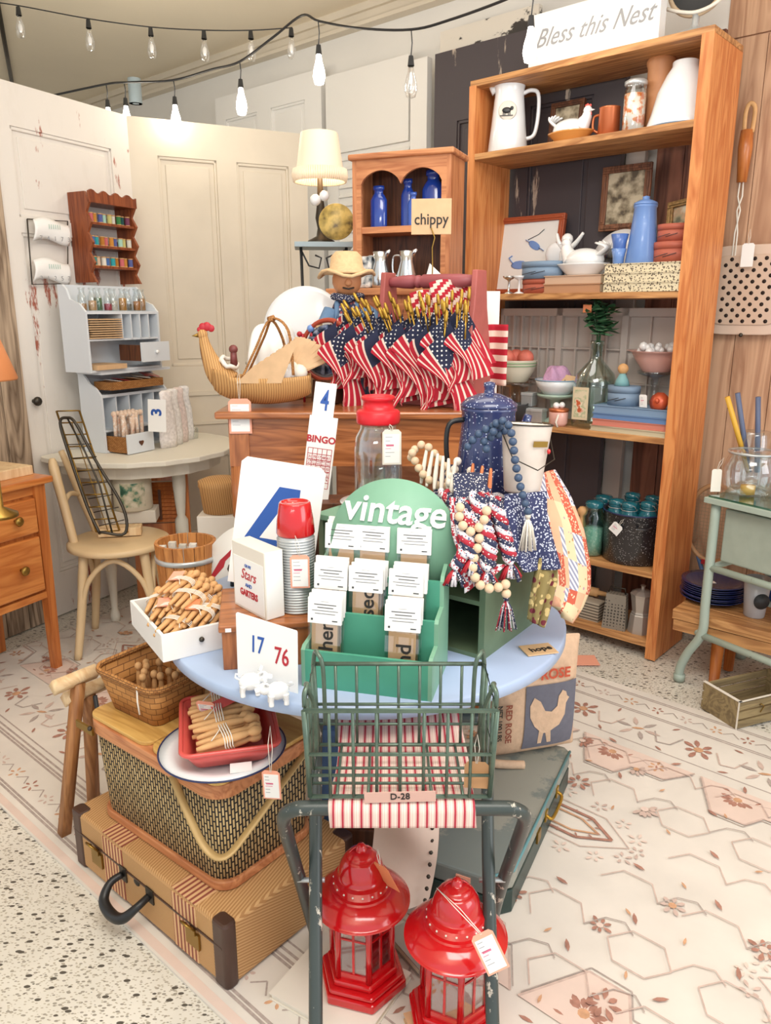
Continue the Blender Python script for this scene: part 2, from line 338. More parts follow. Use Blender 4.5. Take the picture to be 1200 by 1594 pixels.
for i, (h, d) in enumerate(((.035, .05), (.05, .03), (.018, .06))):
    z1 = CEIL-[0, .035, .085][i]; tr.bb(0, 8.05, -d, 0, z1-h, z1)
o = tr.build('trim_1', W['cream']); o.matrix_local = FR; struct(o)
# rough timber wall at the left, running toward the viewer from the chippy door
B0 = Vector((-1.2, 3.9, 0))+Vector((-.466, -.885, 0))*.72
FLm = T(B0.x, B0.y, 0, rz=RL+math.pi)
rw = MB()
for i in range(9):
    rw.bb(i*.11, i*.11+.106, -.03-.012*(i % 2), .03, 0, 2.3)
rw.bb(0, 1, -.06, -.01, 0, 2.2)
o = rw.build('wall_left', W['rough']); o.matrix_local = FLm; struct(o)
o = MB().bb(-3.8, 1.5, -2.25, -2.2, 0, CEIL).build('wall_far_left', wm); o.matrix_local = FLm; struct(o)
o = MB().tube([onz(-12, -40, CEIL-.01), onz(26, 170, CEIL-.01)], .012, 6).build('trim_2', W['dkmetal']); struct(o)
# ---------------------------------------------------------------- doors stored against the wall
def panel_door(name, label, M, wd, ht, mat, panels, th=.036, louvre=None, pm=None, cat='door'):
    o = thing(name, label, cat); o.matrix_local = M
    b = MB()
    xs = sorted(set([0, wd]+[p[0] for p in panels]+[p[1] for p in panels])); zs = sorted(set([0, ht]+[p[2] for p in panels]+[p[3] for p in panels]))
    for i in range(len(xs)-1):
        for j in range(len(zs)-1):
            cx = (xs[i]+xs[i+1])/2; cz = (zs[j]+zs[j+1])/2
            if any(p[0] < cx < p[1] and p[2] < cz < p[3] for p in panels): continue
            b.bb(xs[i], xs[i+1], -th/2, th/2, zs[j], zs[j+1])
    b.build('door_frame', mat, o)
    for p in panels:
        q = MB(); q.bb(p[0], p[1], -.004, .006, p[2], p[3])
        if louvre:
            n = int((p[3]-p[2])/.045)
            for k in range(n): q.box((p[0]+p[1])/2, 0, p[2]+(k+.5)*(p[3]-p[2])/n, p[1]-p[0], .006, .044, r=(math.radians(-32), 0, 0))
        else:
            e = .035
            q.bb(p[0]+e, p[1]-e, -.010, .0, p[2]+e, p[3]-e)
            for (x0, x1, z0, z1) in ((p[0], p[1], p[3]-.014, p[3]), (p[0], p[1], p[2], p[2]+.014), (p[0], p[0]+.012, p[2], p[3]), (p[1]-.012, p[1], p[2], p[3])):
                q.bb(x0, x1, -.014, 0, z0, z1)
        q.build('louvre_panel' if louvre else 'door_panel', pm or mat, o, bev=.003)
    return o
chipw = chip('chippy_white', 'e6e0d8', 'a8604c', .598, 6, (1, 1, .3), h3='d3cabd')
chipw2 = chip('chippy_white_faint', 'eae8e3', 'a08a70', .63, 7, (1, 1, .3))
chipd = chip('chippy_black', '4a4347', 'c9b9a8', .61, 6, (1, 1, .16), rough=.55)
RC = math.atan2(.39, .79)
o = panel_door('paneled_door', 'tall cream four-panel door standing across the left corner behind the small white table', T(-1.2, 3.9, 0, rz=RC), .88, 2.22, W['cream'],
    [(.13, .41, 1.08, 2.06), (.51, .78, 1.08, 2.06), (.13, .41, .2, .62), (.51, .78, .2, .62)])
led = MB(); led.bb(0, .88, -.028, -.018, .93, .952); led.bb(0, .88, -.028, -.018, .78, .795); led.build('rail_moulding', W['cream'], o)
o = panel_door('paneled_door', 'chippy white salvaged door with peeling paint and pink primer at far left', T(B0.x, B0.y, 0, rz=RL), .71, 2.22, chipw,
    [(.08, .60, 1.72, 2.06), (.08, .60, .2, 1.66)])
MB().ball(.045, -.045, .98, .02, sy=.8).cyl(0, 0, 0, .03, .008, M=T(.045, -.01, .98, rx=H90)).build('knob', W['dkmetal'], o)
# fix: the long lower panel reads as one; white doors along the back wall
def back_door(name, label, px0, px1, py, dist, mat, fr, louvre=None, ht=None, zoff=0):
    p0 = onp(px0, py, dist); p1 = onp(px1, py-(px1-px0)*.21, dist); wd = (p1-p0).to_2d().length; h = ht or p0.z
    return panel_door(name, label, T(p0.x, p0.y, 0, rz=RZ), wd, h, mat, [(a*wd, b*wd, c*h, d*h) for a, b, c, d in fr], louvre=louvre)
back_door('paneled_door', 'white two-panel door behind the cream door, left of the louvred shutter', 338, 503, 155, 3.215, W['white'], [(.1, .42, .86, .95), (.55, .86, .86, .95), (.1, .42, .1, .8), (.55, .86, .1, .8)])
back_door('louvred_door', 'chippy white louvred shutter door behind the wooden hutch', 510, 640, 121, 3.19, chipw2, [(.14, 1.0, .12, .85)], louvre=1)
back_door('weathered_board', 'narrow chippy white board standing right of the louvred shutter door', 643, 669, 96, 3.17, chipw2, [])
back_door('paneled_door', 'black chippy door standing behind the left half of the tall bookcase', 681, 985, 86, 3.15, chipd, [(.14, .45, .4, .88), (.55, .86, .4, .88), (.14, .86, .08, .36)])
o = MB().bb(0, .52, -.015, .015, 0, .10).build('weathered_board', chip('chippy_white_black', 'ddd6ca', '3b3633', .56, 9, (.4, 1, 1)));
p = onp(688, 85, 3.19); o.matrix_local = T(p.x, p.y, p.z-.01, rz=RZ); tag(o, 'crackled white board lying across the top of the black door', 'board')
# pale grey strip and brown planks seen through the bookcase
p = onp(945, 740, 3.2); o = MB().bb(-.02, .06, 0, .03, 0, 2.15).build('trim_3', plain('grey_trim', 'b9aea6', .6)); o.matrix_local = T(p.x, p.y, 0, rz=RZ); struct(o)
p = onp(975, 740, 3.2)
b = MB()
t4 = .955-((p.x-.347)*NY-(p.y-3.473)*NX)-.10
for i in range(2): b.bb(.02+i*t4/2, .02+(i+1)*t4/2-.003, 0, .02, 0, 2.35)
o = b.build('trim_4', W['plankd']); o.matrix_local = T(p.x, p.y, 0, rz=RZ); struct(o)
# ---------------------------------------------------------------- rug
def rugpt(s, d): # s along wall direction, d = N.p
    return (s, d)
def make_rug():
    b = MB(); th = 0
    FRm = T(0, 0, 0, rz=RZ)
    # local x along wall, local y = distance n.p
    def lim(d): return -3.02-.14*(d-.7)
    b.prism([(lim(.7), .7), (3.2, .7), (3.2, 2.55), (lim(2.55), 2.55)], -.0055, 0, 0)
    z = .0003; zc = [0]
    def Z(): zc[0] += 1; return z+zc[0]*1.2e-6
    def lim(d): return -3.02-.14*(d-.7)
    def strip(pts, wd, mi):
        for i in range(len(pts)-1):
            p, q = Vector(pts[i]), Vector(pts[i+1]); d = (q-p)
            if d.length < 1e-6: continue
            n = Vector((-d.y, d.x)).normalized()*wd/2
            if min(p.x, q.x) < lim(p.y):
                if max(p.x, q.x) < lim(p.y): continue
                if p.x < q.x: p = Vector((lim(p.y), p.y))
                else: q = Vector((lim(p.y), q.y))
            zz = Z(); b.add([(p.x-n.x, p.y-n.y, zz), (q.x-n.x, q.y-n.y, zz), (q.x+n.x, q.y+n.y, zz), (p.x+n.x, p.y+n.y, zz)], [(0, 1, 2, 3)], mi)
    def poly(pts, mi, dz=0):
        if min(q[0] for q in pts) < lim(pts[0][1]): return
        zz = Z(); b.add([(x, y, zz) for x, y in pts], [tuple(range(len(pts)))], mi)
    R_ = random.Random(5)
    def flower(x, y, s, mi, n=6, a0=0, spread=2*math.pi, mi2=None):
        for k in range(n):
            a = a0+spread*k/n+R_.uniform(-.1, .1); l = s*R_.uniform(.75, 1.1); wdt = .26*s
            c, sn = math.cos(a), math.sin(a)
            pts = [(.25*s, 0), (.6*l, wdt*.6), (.85*l, wdt*.5), (l, 0), (.85*l, -wdt*.5), (.6*l, -wdt*.6)]
            poly([(x+c*u-sn*v, y+sn*u+c*v) for u, v in pts], mi, .0002+.00005*k)
        if mi2 is not None: poly([(x+.28*s*math.cos(t), y+.28*s*math.sin(t)) for t in [i*math.pi/4 for i in range(8)]], mi2, .0006)
    def leaf(x, y, s, a, mi, dz=.0003):
        c, sn = math.cos(a), math.sin(a)
        poly([(x+c*u-sn*v, y+sn*u+c*v) for u, v in [(-s, 0), (-.3*s, .28*s), (.4*s, .24*s), (s, 0), (.4*s, -.24*s), (-.3*s, -.28*s)]], mi, dz)
    # borders
    for d in (.70, .705, .735, .745, .86, .87, .885): strip([(-3.6, d+.01), (3.2, d+.01)], .007 if d != .705 else .02, 4 if d != .705 else 3)
    for d in (2.50, 2.51, 2.40, 2.39): strip([(-3.6, d), (3.2, d)], .006, 4)
    for d in (.915, 2.2): 
        strip([(-3.6, d), (3.2, d)], .005, 4)
    for side in (.80, 2.45, 1.02, 2.29):
        s = -3.3; k = 0
        big = side in (1.02, 2.29)
        while s < 3.1:
            if big:
                if k % 2: flower(s, side, .055, 1, 7, R_.uniform(0, 3), mi2=2)
                else: 
                    for t in range(6): leaf(s+.05*math.cos(t*1.05), side+.045*math.sin(t*1.05), .028, t*1.05, (5, 4)[t % 2])
                    leaf(s, side, .022, .5, 2)
                strip([(s+.05, side+.02), (s+.08, side-.04), (s+.12, side-.03), (s+.14, side+.03)], .005, 5 if k % 3 else 4)
                for e in (-1, 1): leaf(s+.1, side+e*.075, .016, R_.uniform(0, 3), 1)
                s += .2
            else:
                flower(s, side, .026, (1, 5, 2)[k % 3], 5, k)
                strip([(s+.025, side-.01), (s+.05, side+.015), (s+.075, side-.01)], .004, 4); s += .1
            k += 1
    # zigzag field with big medallions
    def zig(y0, amp, per, mi, wd, ph=0):
        pts = []; s = -2.35+ph; k = 0
        seq = [(0, 0), (.25, 0), (.42, 1), (.67, 1), (.84, 0)]
        while s < 3.2:
            for u, v in seq: pts.append((s+u*per, y0+v*amp))
            s += per
        strip(pts, wd, mi); return pts
    # stepped pink panels, long medallions, hexagon trellis and blossoms
    s = -3.3
    while s < 3.1:
        for (yy, e) in ((1.13, 1), (2.15, -1)):
            q = [(s, yy), (s+.08, yy+e*.15), (s+.17, yy+e*.15), (s+.2, yy+e*.09), (s+.3, yy+e*.09), (s+.36, yy)]
            poly(q, 3); strip(q, .006, 5); strip([(a, c+e*.012) for a, c in q], .003, 4)
            flower(s+.12, yy+e*.05, .045, 1, 8, 0 if e > 0 else 3.1, 3.3, 2)
            flower(s+.26, yy+e*.04, .03, 2, 6, R_.uniform(0, 6)); strip([(s+.15, yy+e*.05), (s+.2, yy+e*.03), (s+.24, yy+e*.05)], .003, 5)
            for t in range(3): leaf(s+.08+t*.09, yy+e*(.02+.012*t), .012, t, 1)
        s += .38
    for c in (-2.6, -1.75, -.9, -.05, .66, 1.45, 2.3, 3.0):
        y = 1.50+.2*(int(c*10) % 2)
        hx_ = [(c-.19, y), (c-.11, y+.05), (c+.11, y+.05), (c+.19, y), (c+.11, y-.05), (c-.11, y-.05), (c-.19, y)]
        strip(hx_, .009, 1); strip([(c+(p[0]-c)*.8, y+(p[1]-y)*.6) for p in hx_], .006, 2)
        strip([(c+(p[0]-c)*1.25, y+(p[1]-y)*1.5) for p in hx_], .003, 5)
        for t in range(16):
            a = t*2*math.pi/16; flower(c+.26*math.cos(a), y+.12*math.sin(a), .026, 3 if t % 3 else 5, 5, a)
            leaf(c+.15*math.cos(a), y+.055*math.sin(a), .009, a, 1)
    for i in range(-17, 16):
        for j in range(6):
            x = i*.2+(.1 if j % 2 else 0); y = 1.22+j*.17; r = .072
            pts = [(x+r*math.cos(t*math.pi/3), y+r*.85*math.sin(t*math.pi/3)) for t in range(7)]
            mid = j in (2, 3) and any(abs(x-c) < .26 for c in (-2.6, -1.75, -.9, -.05, .66, 1.45, 2.3, 3.0))
            if mid: continue
            strip(pts[:R_.choice([4, 5, 7])], .0032, 5)
            k = R_.random()
            if k < .6: flower(x+.1, y+R_.uniform(-.03, .03), R_.uniform(.026, .042), R_.choice([1, 2, 1, 5]), 7, R_.uniform(0, 6), R_.choice([3.4, 6.28]), R_.choice([2, None, 3]))
            strip([(x+.07, y), (x+.1, y+.05), (x+.14, y+.065), (x+.17, y+.04)], .003, R_.choice([4, 5]))
            leaf(x+R_.uniform(-.05, .05), y+.09, .018, R_.uniform(0, 3), 1); leaf(x+R_.uniform(-.05, .05), y-.07, .012, R_.uniform(0, 3), 2)
    mats = [plain('rug_cream', 'dfd8ce', .95, var=.09, scale=5, bump=.4), plain('rug_rust', 'b0806f', .95, var=.25, scale=60), plain('rug_ochre', 'cfa07c', .95, var=.2, scale=60),
            plain('rug_pink', 'e0cabd', .95, var=.07, scale=9), plain('rug_grey_line', 'b1a39b', .95, var=.2, scale=80), plain('rug_rose', 'cdb5a9', .95, var=.15, scale=50)]
    o = b.build('area_rug', mats); o.matrix_local = FRm
    return tag(o, 'faded cream and pink patterned rug lying under the whole display', 'rug')
make_rug()
# ================================================================ string lights
sock = W['dkgrey']
bulbg = glassy('bulb_glass', 'ffffff', .2)
lit = emit('lit_bulb', (1, .93, .82), 14)
def string_lights(label, pts, r, bulbs):
    P = [aty(*q) for q in pts]; out = []
    o = thing('string_lights', label, 'string lights', P[0])
    O = P[0]; P = [p-O for p in P]
    for i in range(len(P)-1):
        for k in range(6):
            t = k/6; a = P[max(i-1, 0)]; b_ = P[i]; c = P[i+1]; d = P[min(i+2, len(P)-1)]
            out.append(.5*((2*b_)+(-a+c)*t+(2*a-5*b_+4*c-d)*t*t+(-a+3*b_-3*c+d)*t**3))
    out.append(P[-1]); MB().tube(out, r, 6).build('cord', W['black'], o)
    for px, py, Y, drop, on, size in bulbs:
        p = aty(px, py, Y)-O
        # lamp holder with its bulb as a sub-part
        h = MB().tube([p, p+Vector((.004, 0, -drop*.5)), p+Vector((0, 0, -drop))], .0025, 6).cyl(p.x, p.y, p.z-drop-.035, p.z-drop, .013, .009, 10).build('light_bulb', sock, o)
        z = p.z-drop-.035; q = size
        prof = [(0, z-q*1.9), (.3*q, z-q*1.8), (.42*q, z-q*1.35), (.36*q, z-q*.9), (.22*q, z-q*.4), (.16*q, z)]
        MB().lathe(prof, 14, M=T(p.x, p.y, 0)).build('glass', lit if on else bulbg, h)
        if on:
            h['label'] = 'glowing bulb'
            l = bpy.data.lights.new('bulb_light', 'POINT'); l.energy = 1.6; l.color = (1, .88, .7); l.shadow_soft_size = .05
            lo = bpy.data.objects.new('bulb_light', l); COL.objects.link(lo); lo.parent = h; lo.location = (p.x, p.y-.05, z-q*1.2)
        elif size < .055: MB().ball(p.x, p.y, z-q*1.0, q*.2, sz=2).build('filament', W['card'], h)
string_lights('thin black string of six clear unlit bulbs across the ceiling at upper left', [(-20, 2, 4), (30, 9, 4), (137, 29, 4), (234, 42, 4), (320, 47, 4), (395, 47, 4), (455, 43, 4)], .0025,
    [(px, py, 4, .002, False, .05) for px, py in ((28, 10), (137, 30), (234, 42), (317, 47), (390, 47), (453, 43))])
string_lights('heavy black festoon string with glowing bulbs looping along the cornice to the bookcase', [(85, 148, 4.3), (165, 131, 4.2), (200, 128, 4.1), (268, 125, 4.0), (330, 108, 3.9), (373, 96, 3.8), (425, 58, 3.7), (470, 24, 3.6), (497, 33, 3.5), (560, 44, 3.4), (640, 46, 3.3), (700, 31, 3.2), (790, -2, 3.0), (830, -25, 3)], .005,
    [(px, py, Y, .09 if Y < 3.6 else .07, on, .06) for px, py, Y, on in ((165, 131, 4.2, 1), (193, 128, 4.15, 1), (270, 125, 4.0, 1), (373, 96, 3.8, 1), (495, 31, 3.5, 1), (640, 46, 3.3, 0), (829, -22, 3, 1))])
o = MB().cyl(0, 0, -.06, .06, .035, n=10).build('light_fixture', plain('pale_blue_glass', 'bcd0dc', .3)); o.location = aty(210, 142, 4.5); tag(o, 'small pale blue cylinder fixture beside the festoon cord in the corner', 'fixture')
# ================================================================ small item builders
def hollow(r_out, t=.004):
    # r_out: outer profile list from bottom to top -> closed vessel with inner wall
    inner = [(max(0, r-t), z) for r, z in r_out[::-1]]
    inner[-1] = (0, r_out[0][1]+t) if r_out[0][0] == 0 else (max(0, r_out[0][0]-t), r_out[0][1]+t)
    pr = list(r_out)
    if pr[0][0] > 0: pr = [(0, pr[0][1])]+pr
    if inner[-1][0] > 0: inner.append((0, inner[-1][1]))
    return pr+inner
def vessel(name, label, cat, loc, prof, mat, t=.004, n=28, group=None, rim=None, rz=0, parts=None):
    o = thing(name, label, cat, loc, rz, group)
    MB().lathe(hollow(prof, t), n).build('body', mat, o)
    if rim:
        r, z = prof[-1]; MB().tube([(r*math.cos(a*math.pi/12), r*math.sin(a*math.pi/12), z) for a in range(24)], rim[1], 6, closed=True).build('rim', rim[0], o)
    return o
def book(label, loc, rz, wd, dp, h, mat, group=None, cat='book', name='book'):
    o = thing(name, label, cat, loc, rz, group); c = min(.003, h*.16)
    MB().bb(-wd/2, wd/2, -dp/2-.004, dp/2, 0, c).bb(-wd/2, wd/2, -dp/2-.004, dp/2, h-c, h).bb(-wd/2+.003, wd/2-.003, -dp/2, -dp/2+c, c, h-c).build('cover', mat, o)
    MB().bb(-wd/2+.003, wd/2-.003, -dp/2+c, dp/2-.003, c, h-c).build('pages', W['page'], o)
    return o
def art(name, h0, cols, scale=14, det=3):
    m, N, L, P = newmat(name); tc = N.new('ShaderNodeTexCoord'); nz = N.new('ShaderNodeTexNoise'); nz.inputs['Scale'].default_value = scale; nz.inputs['Detail'].default_value = det
    L.new(tc.outputs['Object'], nz.inputs['Vector']); rp = N.new('ShaderNodeValToRGB'); e = rp.color_ramp.elements
    e[0].position = .36; e[0].color = c4(hx(cols[0])); e[1].position = .6; e[1].color = c4(hx(h0))
    for i, c in enumerate(cols[1:]): q = e.new(.43+.06*i); q.color = c4(hx(c))
    L.new(nz.outputs['Fac'], rp.inputs['Fac']); L.new(rp.outputs['Color'], P.inputs['Base Color']); P.inputs['Roughness'].default_value = .4
    return m
sepia = art('sepia_print', 'cfc3a8', ['5c5244', '8f836c'], 22); sepia2 = art('faded_print', 'd8d3bf', ['6a6a55', 'a49a7e', 'c0a080'], 16)
def picture(label, loc, rz, tilt, wd, h, fw, fm, am, th=.02, name='picture_frame', cat='picture'):
    o = thing(name, label, cat, loc, rz, rx=-tilt)
    b = MB()
    for x0, x1, z0, z1 in ((0, wd, 0, fw), (0, wd, h-fw, h), (0, fw, fw, h-fw), (wd-fw, wd, fw, h-fw)):
        b.bb(x0-wd/2, x1-wd/2, 0, th, z0, z1); b.bb(x0-wd/2+fw*.3, x1-wd/2-fw*.3, -.004, 0, z0+fw*.3, z1-fw*.3)
    b.build('frame', fm, o, bev=.002)
    MB().bb(-wd/2+fw, wd/2-fw, th*.5, th*.7, fw, h-fw).build('artwork', am, o)
    return o
def price_tag(label, p, rz=0, tilt=0, wd=.03, h=.052, string=(0, .01, .03), roll=0, edge='pinkedge', blank=False, face='card'):
    o = thing('price_tag', label, 'price tag', p, rz, 'price tags', rx=tilt, ry=roll)
    c = .15*wd
    poly = [(-wd/2+c, 0), (wd/2-c, 0), (wd/2, -c), (wd/2, -h), (-wd/2, -h), (-wd/2, -c)]
    MB().vprism(poly, 0, .0008).build('card', W[edge], o)
    if not blank:
        e = wd*.09; MB().bb(-wd/2+e, wd/2-e, -.0006, 0, -h+e, -c-e).build('label_panel', W[face], o)
        b = MB(); R_ = random.Random(int(p[0]*1e4) % 99)
        for k in range(6): 
            q = R_.uniform(.3, .7)*wd*.7; z = -h*(.2+.11*k)
            b.bb(-wd*.34, -wd*.34+q, -.0011, -.0006, z-.0009, z, 0 if k in (2, 3) else 1)
        b.bb(-wd*.3, wd*.1, -.0011, -.0006, -h*.47, -h*.42, 0)
        b.build('print', [W['pinkink'], W['greyink']], o)
    if string: MB().tube([(-.001, 0, -.003), (string[0]*.5-.004, string[1]*.5, string[2]*.6), string, (string[0]*.5+.004, string[1]*.5, string[2]*.5), (.001, 0, -.003)], .0008, 5).build('string', W['twine'], o)
    return o
PINM = None
def peg(parent, M):
    global PINM
    if PINM is None:
        b = MB(); b.lathe([(0, 0), (.0045, .001), (.006, .012), (.0082, .05), (.0088, .078), (.0075, .098), (.0058, .104), (.0058, .107), (.0095, .111), (.0115, .119), (.0095, .127), (.005, .131), (0, .132)], 10)
        o = b.build('clothes_peg', W['pin'], parent); PINM = o.data
    else: o = bpy.data.objects.new('clothes_peg', PINM); COL.objects.link(o); o.parent = parent
    o.matrix_local = M; return o
def peg_bundle(label, loc, rz, n=6, rx=0, ry=0, group=None, layers=2, card=None, seed=1, s=1):
    o = thing('peg_bundle', label, 'clothes pegs', loc, rz, group, rx=rx, ry=ry); o.scale = (s, s, s)
    R_ = random.Random(seed); per = (n+layers-1)//layers; k = 0
    for l in range(layers):
        for i in range(per):
            if k >= n: break
            x = (i-(per-1)/2)*.0205+(l % 2)*.01; z = .010+l*.018
            peg(o, T(x, -.066+R_.uniform(-.006, .006), z, rx=-H90, rz=R_.uniform(-.05, .05)-(x*1.2))); k += 1
    wv = per*.0105+.006; hh = layers*.019+.004
    tw = MB()
    for q in (-.012, -.007, -.002, .003): tw.tube([(wv*math.cos(t*math.pi/8)*1.0+.004, q+.002*math.sin(t), hh/2+hh*.56*math.sin(t*math.pi/8)) for t in range(16)], .0012, 5, closed=True)
    tw.tube([(0, -.01, hh+.001), (.02, -.02, hh+.002), (.03, -.035, hh-.005)], .0011, 5); tw.build('twine', W['twine'], o)
    if card: MB().box(-.01, .005, hh+.002, .035, .05, .0008, r=(.1, .1, .3)).build('tag_card', W[card], o)
    return o
# ================================================================ round blue display table
TZ = .63; TX, TY, TR = -.045, 1.79, .482
o = thing('round_table', 'round table with pale blue painted top holding the central display', 'table', (TX, TY, 0))
MB().lathe([(0, TZ-.03), (TR-.006, TZ-.03), (TR, TZ-.026), (TR, TZ-.005), (TR-.004, TZ), (0, TZ)], 96).build('tabletop', W['blueTable'], o)
MB().lathe([(.11, .0), (.11, .02), (.05, .05), (.035, .12), (.055, .25), (.03, .35), (.045, .5), (.1, TZ-.03)], 24).build('pedestal', W['dkgrey'], o)
# ---------------------------------------------------------------- tall brown side table behind
def turned_leg(b, x, y, z0, z1, r, M=None):
    h = z1-z0; f = [(0, .5), (.04, .62), (.08, .5), (.12, .42), (.2, .62), (.55, .8), (.62, .55), (.64, .95), (.66, .95), (.68, .6), (.70, .98), (.72, .98), (.74, .6), (.76, .95), (.78, .95), (.8, .7), (.82, 1), (1, 1)]
    b.lathe([(r*q, z0+h*t) for t, q in f], 16, M=(M @ T(x, y, 0)) if M else T(x, y, 0))
BT = (-.09, 2.515); bz = 1.06
o = thing('side_table', 'tall brown wooden table with turned legs behind the round table', 'table', (BT[0], BT[1], 0))
MB().bb(-.42, .46, -.225, .225, bz-.022, bz).build('tabletop', W['honeyx'], o, bev=.006)
MB().bb(-.37, .41, -.19, -.17, bz-.17, bz-.022).bb(-.37, .41, .165, .185, bz-.17, bz-.022).bb(-.37, -.35, -.17, .17, bz-.17, bz-.022).bb(.39, .41, -.17, .17, bz-.17, bz-.022).build('apron', W['honeyx'], o)
for sx in (-1, 1):
    for sy in (-1, 1):
        b = MB(); turned_leg(b, .02+sx*.375, sy*.165, 0, bz-.17, .036); b.bb(.02+sx*.375-.03, .02+sx*.375+.03, sy*.165-.03, sy*.165+.03, bz-.17, bz-.022); b.build('leg', W['honey'], o)
# ---------------------------------------------------------------- green tiered card organizer
OX, OY = -.166, 1.394; ORZ = math.atan2(-.064, .251)
o = thing('tiered_organizer', 'green three-tier wooden card holder at the front of the blue table', 'organizer', (OX, OY, TZ), ORZ)
OW = .262
b = MB()
for k in range(3):
    y0 = k*.056; zt = .078+k*.062; b.bb(.008, OW-.008, y0, y0+.007, 0, zt)
b.bb(.008, OW-.008, .168, .175, 0, .235); b.bb(.008, OW-.008, .007, .168, 0, .006)
b.build('shelf_wall', W['greenbox'], o)
for x in (0, OW-.008):
    MB().add([(x+dx, y, z) for dx in (0, .008) for y, z in ((0, 0), (.175, 0), (.175, .235), (.119, .212), (.112, .202), (.112, .15), (.063, .142), (.056, .135), (.056, .09), (.01, .085), (0, .078))],
        [tuple(range(10, -1, -1)), tuple(range(11, 22))]+[(i, (i+1) % 11, 11+(i+1) % 11, 11+i) for i in range(11)]).build('side_panel', W['greenlt'], o)
# round vintage sign
vs = onz(612, 900, TZ+.2); Mo = T(OX, OY, TZ, rz=ORZ)
p = Mo @ Vector((.150, .155, .262))
o = thing('round_sign', 'round sage green sign with raised white vintage lettering behind the cards', 'sign', p, ORZ+.06, rx=-.1)
MB().lathe([(0, -.004), (.132, -.004), (.133, .004), (0, .004)], 64, M=T(rx=H90)).build('disc', W['greenlt'], o)
text('vintage', .079, W['card'], o, T(0, -.0055, .066, rx=H90, rz=0, ry=.05), ext=.0022, shear=.12, bold=.0012, sx=.95)
text('co', .062, W['card'], o, T(-.05, -.0055, .003, rx=H90), ext=.0022, shear=.12, bold=.0012)
# tag packages
def tag_pack(label, M, word, group, wsz=.042):
    o = thing('tag_package', label, 'tag', (0, 0, 0), 0, group); o.matrix_local = M
    MB().bb(-.027, .027, 0, .003, 0, .108).build('wooden_tag', W['tan'], o, bev=.001)
    if word: text(word, wsz, W['ink'], o, T(.005, -.0008, .05, rx=H90, ry=-H90), bold=.0005)
    MB().bb(-.035, .035, -.0015, .0, .104, .156).bb(-.035, .035, .004, .0048, .104, .156).build('header_card', W['card'], o)
    pb = MB()
    for k, (x0, x1) in enumerate(((-.008, .008), (-.022, .024), (-.015, .018), (-.026, .028), (-.02, .022))): pb.bb(x0, x1, -.0021, -.0015, .148-k*.006-(0 if k else -.001), .1488-k*.006+(.0006 if k in (1, 2) else 0))
    pb.bb(-.028, -.024, -.0021, -.0015, .110, .114); pb.bb(.016, .027, -.0021, -.0015, .110, .112)
    pb.build('print', W['dkgrey'], o)
    MB().bb(-.034, .034, -.0008, -.0004, .0, .105).build('sleeve', W['plastic'], o)
    return o
PK = [ # local x, tier, word, dz, where
 (.040, 2, '', .050, 'back row left'), (.112, 2, '', .052, 'back row middle'), (.193, 2, '', .060, 'back row right'),
 (.030, 1, 'american', .046, 'middle row left'), (.112, 1, 'blessed', .052, 'middle row centre'), (.195, 1, 'craft', .060, 'middle row right'),
 (.040, 0, 'kitchen', .040, 'front row left'), (.197, 0, 'and', .044, 'front row right')]
for x, t, wd_, dz, wh in PK:
    for k in range(3):
        M = Mo @ T(x+random.uniform(-.003, .003)*k, .040-k*.011+t*.056, .007+(.014, .066, .135)[t]+(2-k)*.004, rx=-.12, rz=random.uniform(-.05, .05))
        tag_pack('stamped wooden tag with white header, %s in the green holder%s' % (wh, '' if k == 2 else ', behind another'), M, wd_ if k == 2 else '', 'wooden tags in the green card holder')
# ---------------------------------------------------------------- green cabinet behind the sign
GX, GY = .205, 1.505; GZ = math.atan2(.283, -.398)-math.pi   # width runs to the left
CM = T(GX, GY, TZ, rz=math.atan2(-.283, .398))  # local x to the right, origin at front right corner
o = thing('wooden_cabinet', 'green painted open wooden cabinet behind the vintage sign', 'cabinet'); o.matrix_local = CM
ch = .256
MB().bb(-.46, 0, 0, .30, ch-.014, ch).build('top_board', W['greenlt'], o, bev=.002)
MB().bb(-.452, -.438, .006, .294, 0, ch-.014).build('side_panel', W['greendk'], o); MB().bb(-.014, -.0, .006, .294, 0, ch-.014).build('side_panel', W['greendk'], o)
MB().bb(-.438, -.014, .286, .294, 0, ch-.014).bb(-.438, -.014, .006, .286, 0, .01).build('back_panel', W['greendk'], o)
MB().bb(-.438, -.014, .006, .286, .12, .13).build('shelf', W['greendk'], o)
def cab(x, y, z=0): return CM @ Vector((x, y, ch+z))
# glass jar with red lid on a white scalloped plate
pj = cab(-.375, .13)
o = thing('plate', 'white scalloped saucer under the red-lidded glass jar', 'plate', pj)
MB().lathe([(0, 0), (.04, 0), (.065, .008), (.085, .015), (.086, .017), (.06, .011), (.035, .004), (0, .004)], 40).build('dish', W['enamelw'], o)
o = thing('glass_jar', 'large clear glass jar with a red screw lid and white tag', 'jar', pj+Vector((.008, 0, .005))); o.scale = (1, 1, 1.13)
MB().lathe([(.0, .001), (.05, .001), (.057, .01), (.058, .12), (.054, .15), (.043, .168), (.042, .185), (.040, .185), (.041, .168), (.052, .15), (.055, .12), (.054, .012), (.0, .006)], 32).build('jar_body', W['clear'], o)
MB().lathe([(0, .178), (.05, .178), (.052, .182), (.052, .202), (.048, .206), (.037, .208), (.036, .226), (.04, .228), (.04, .234), (.036, .236), (.033, .230), (0, .228)], 36).build('lid', W['redplastic'], o)
price_tag('white price tag tied to the red-lidded glass jar', pj+Vector((.04, -.062, .200)), .1, 0, .044, .082, (-.005, 0, .012), edge='offwhite')
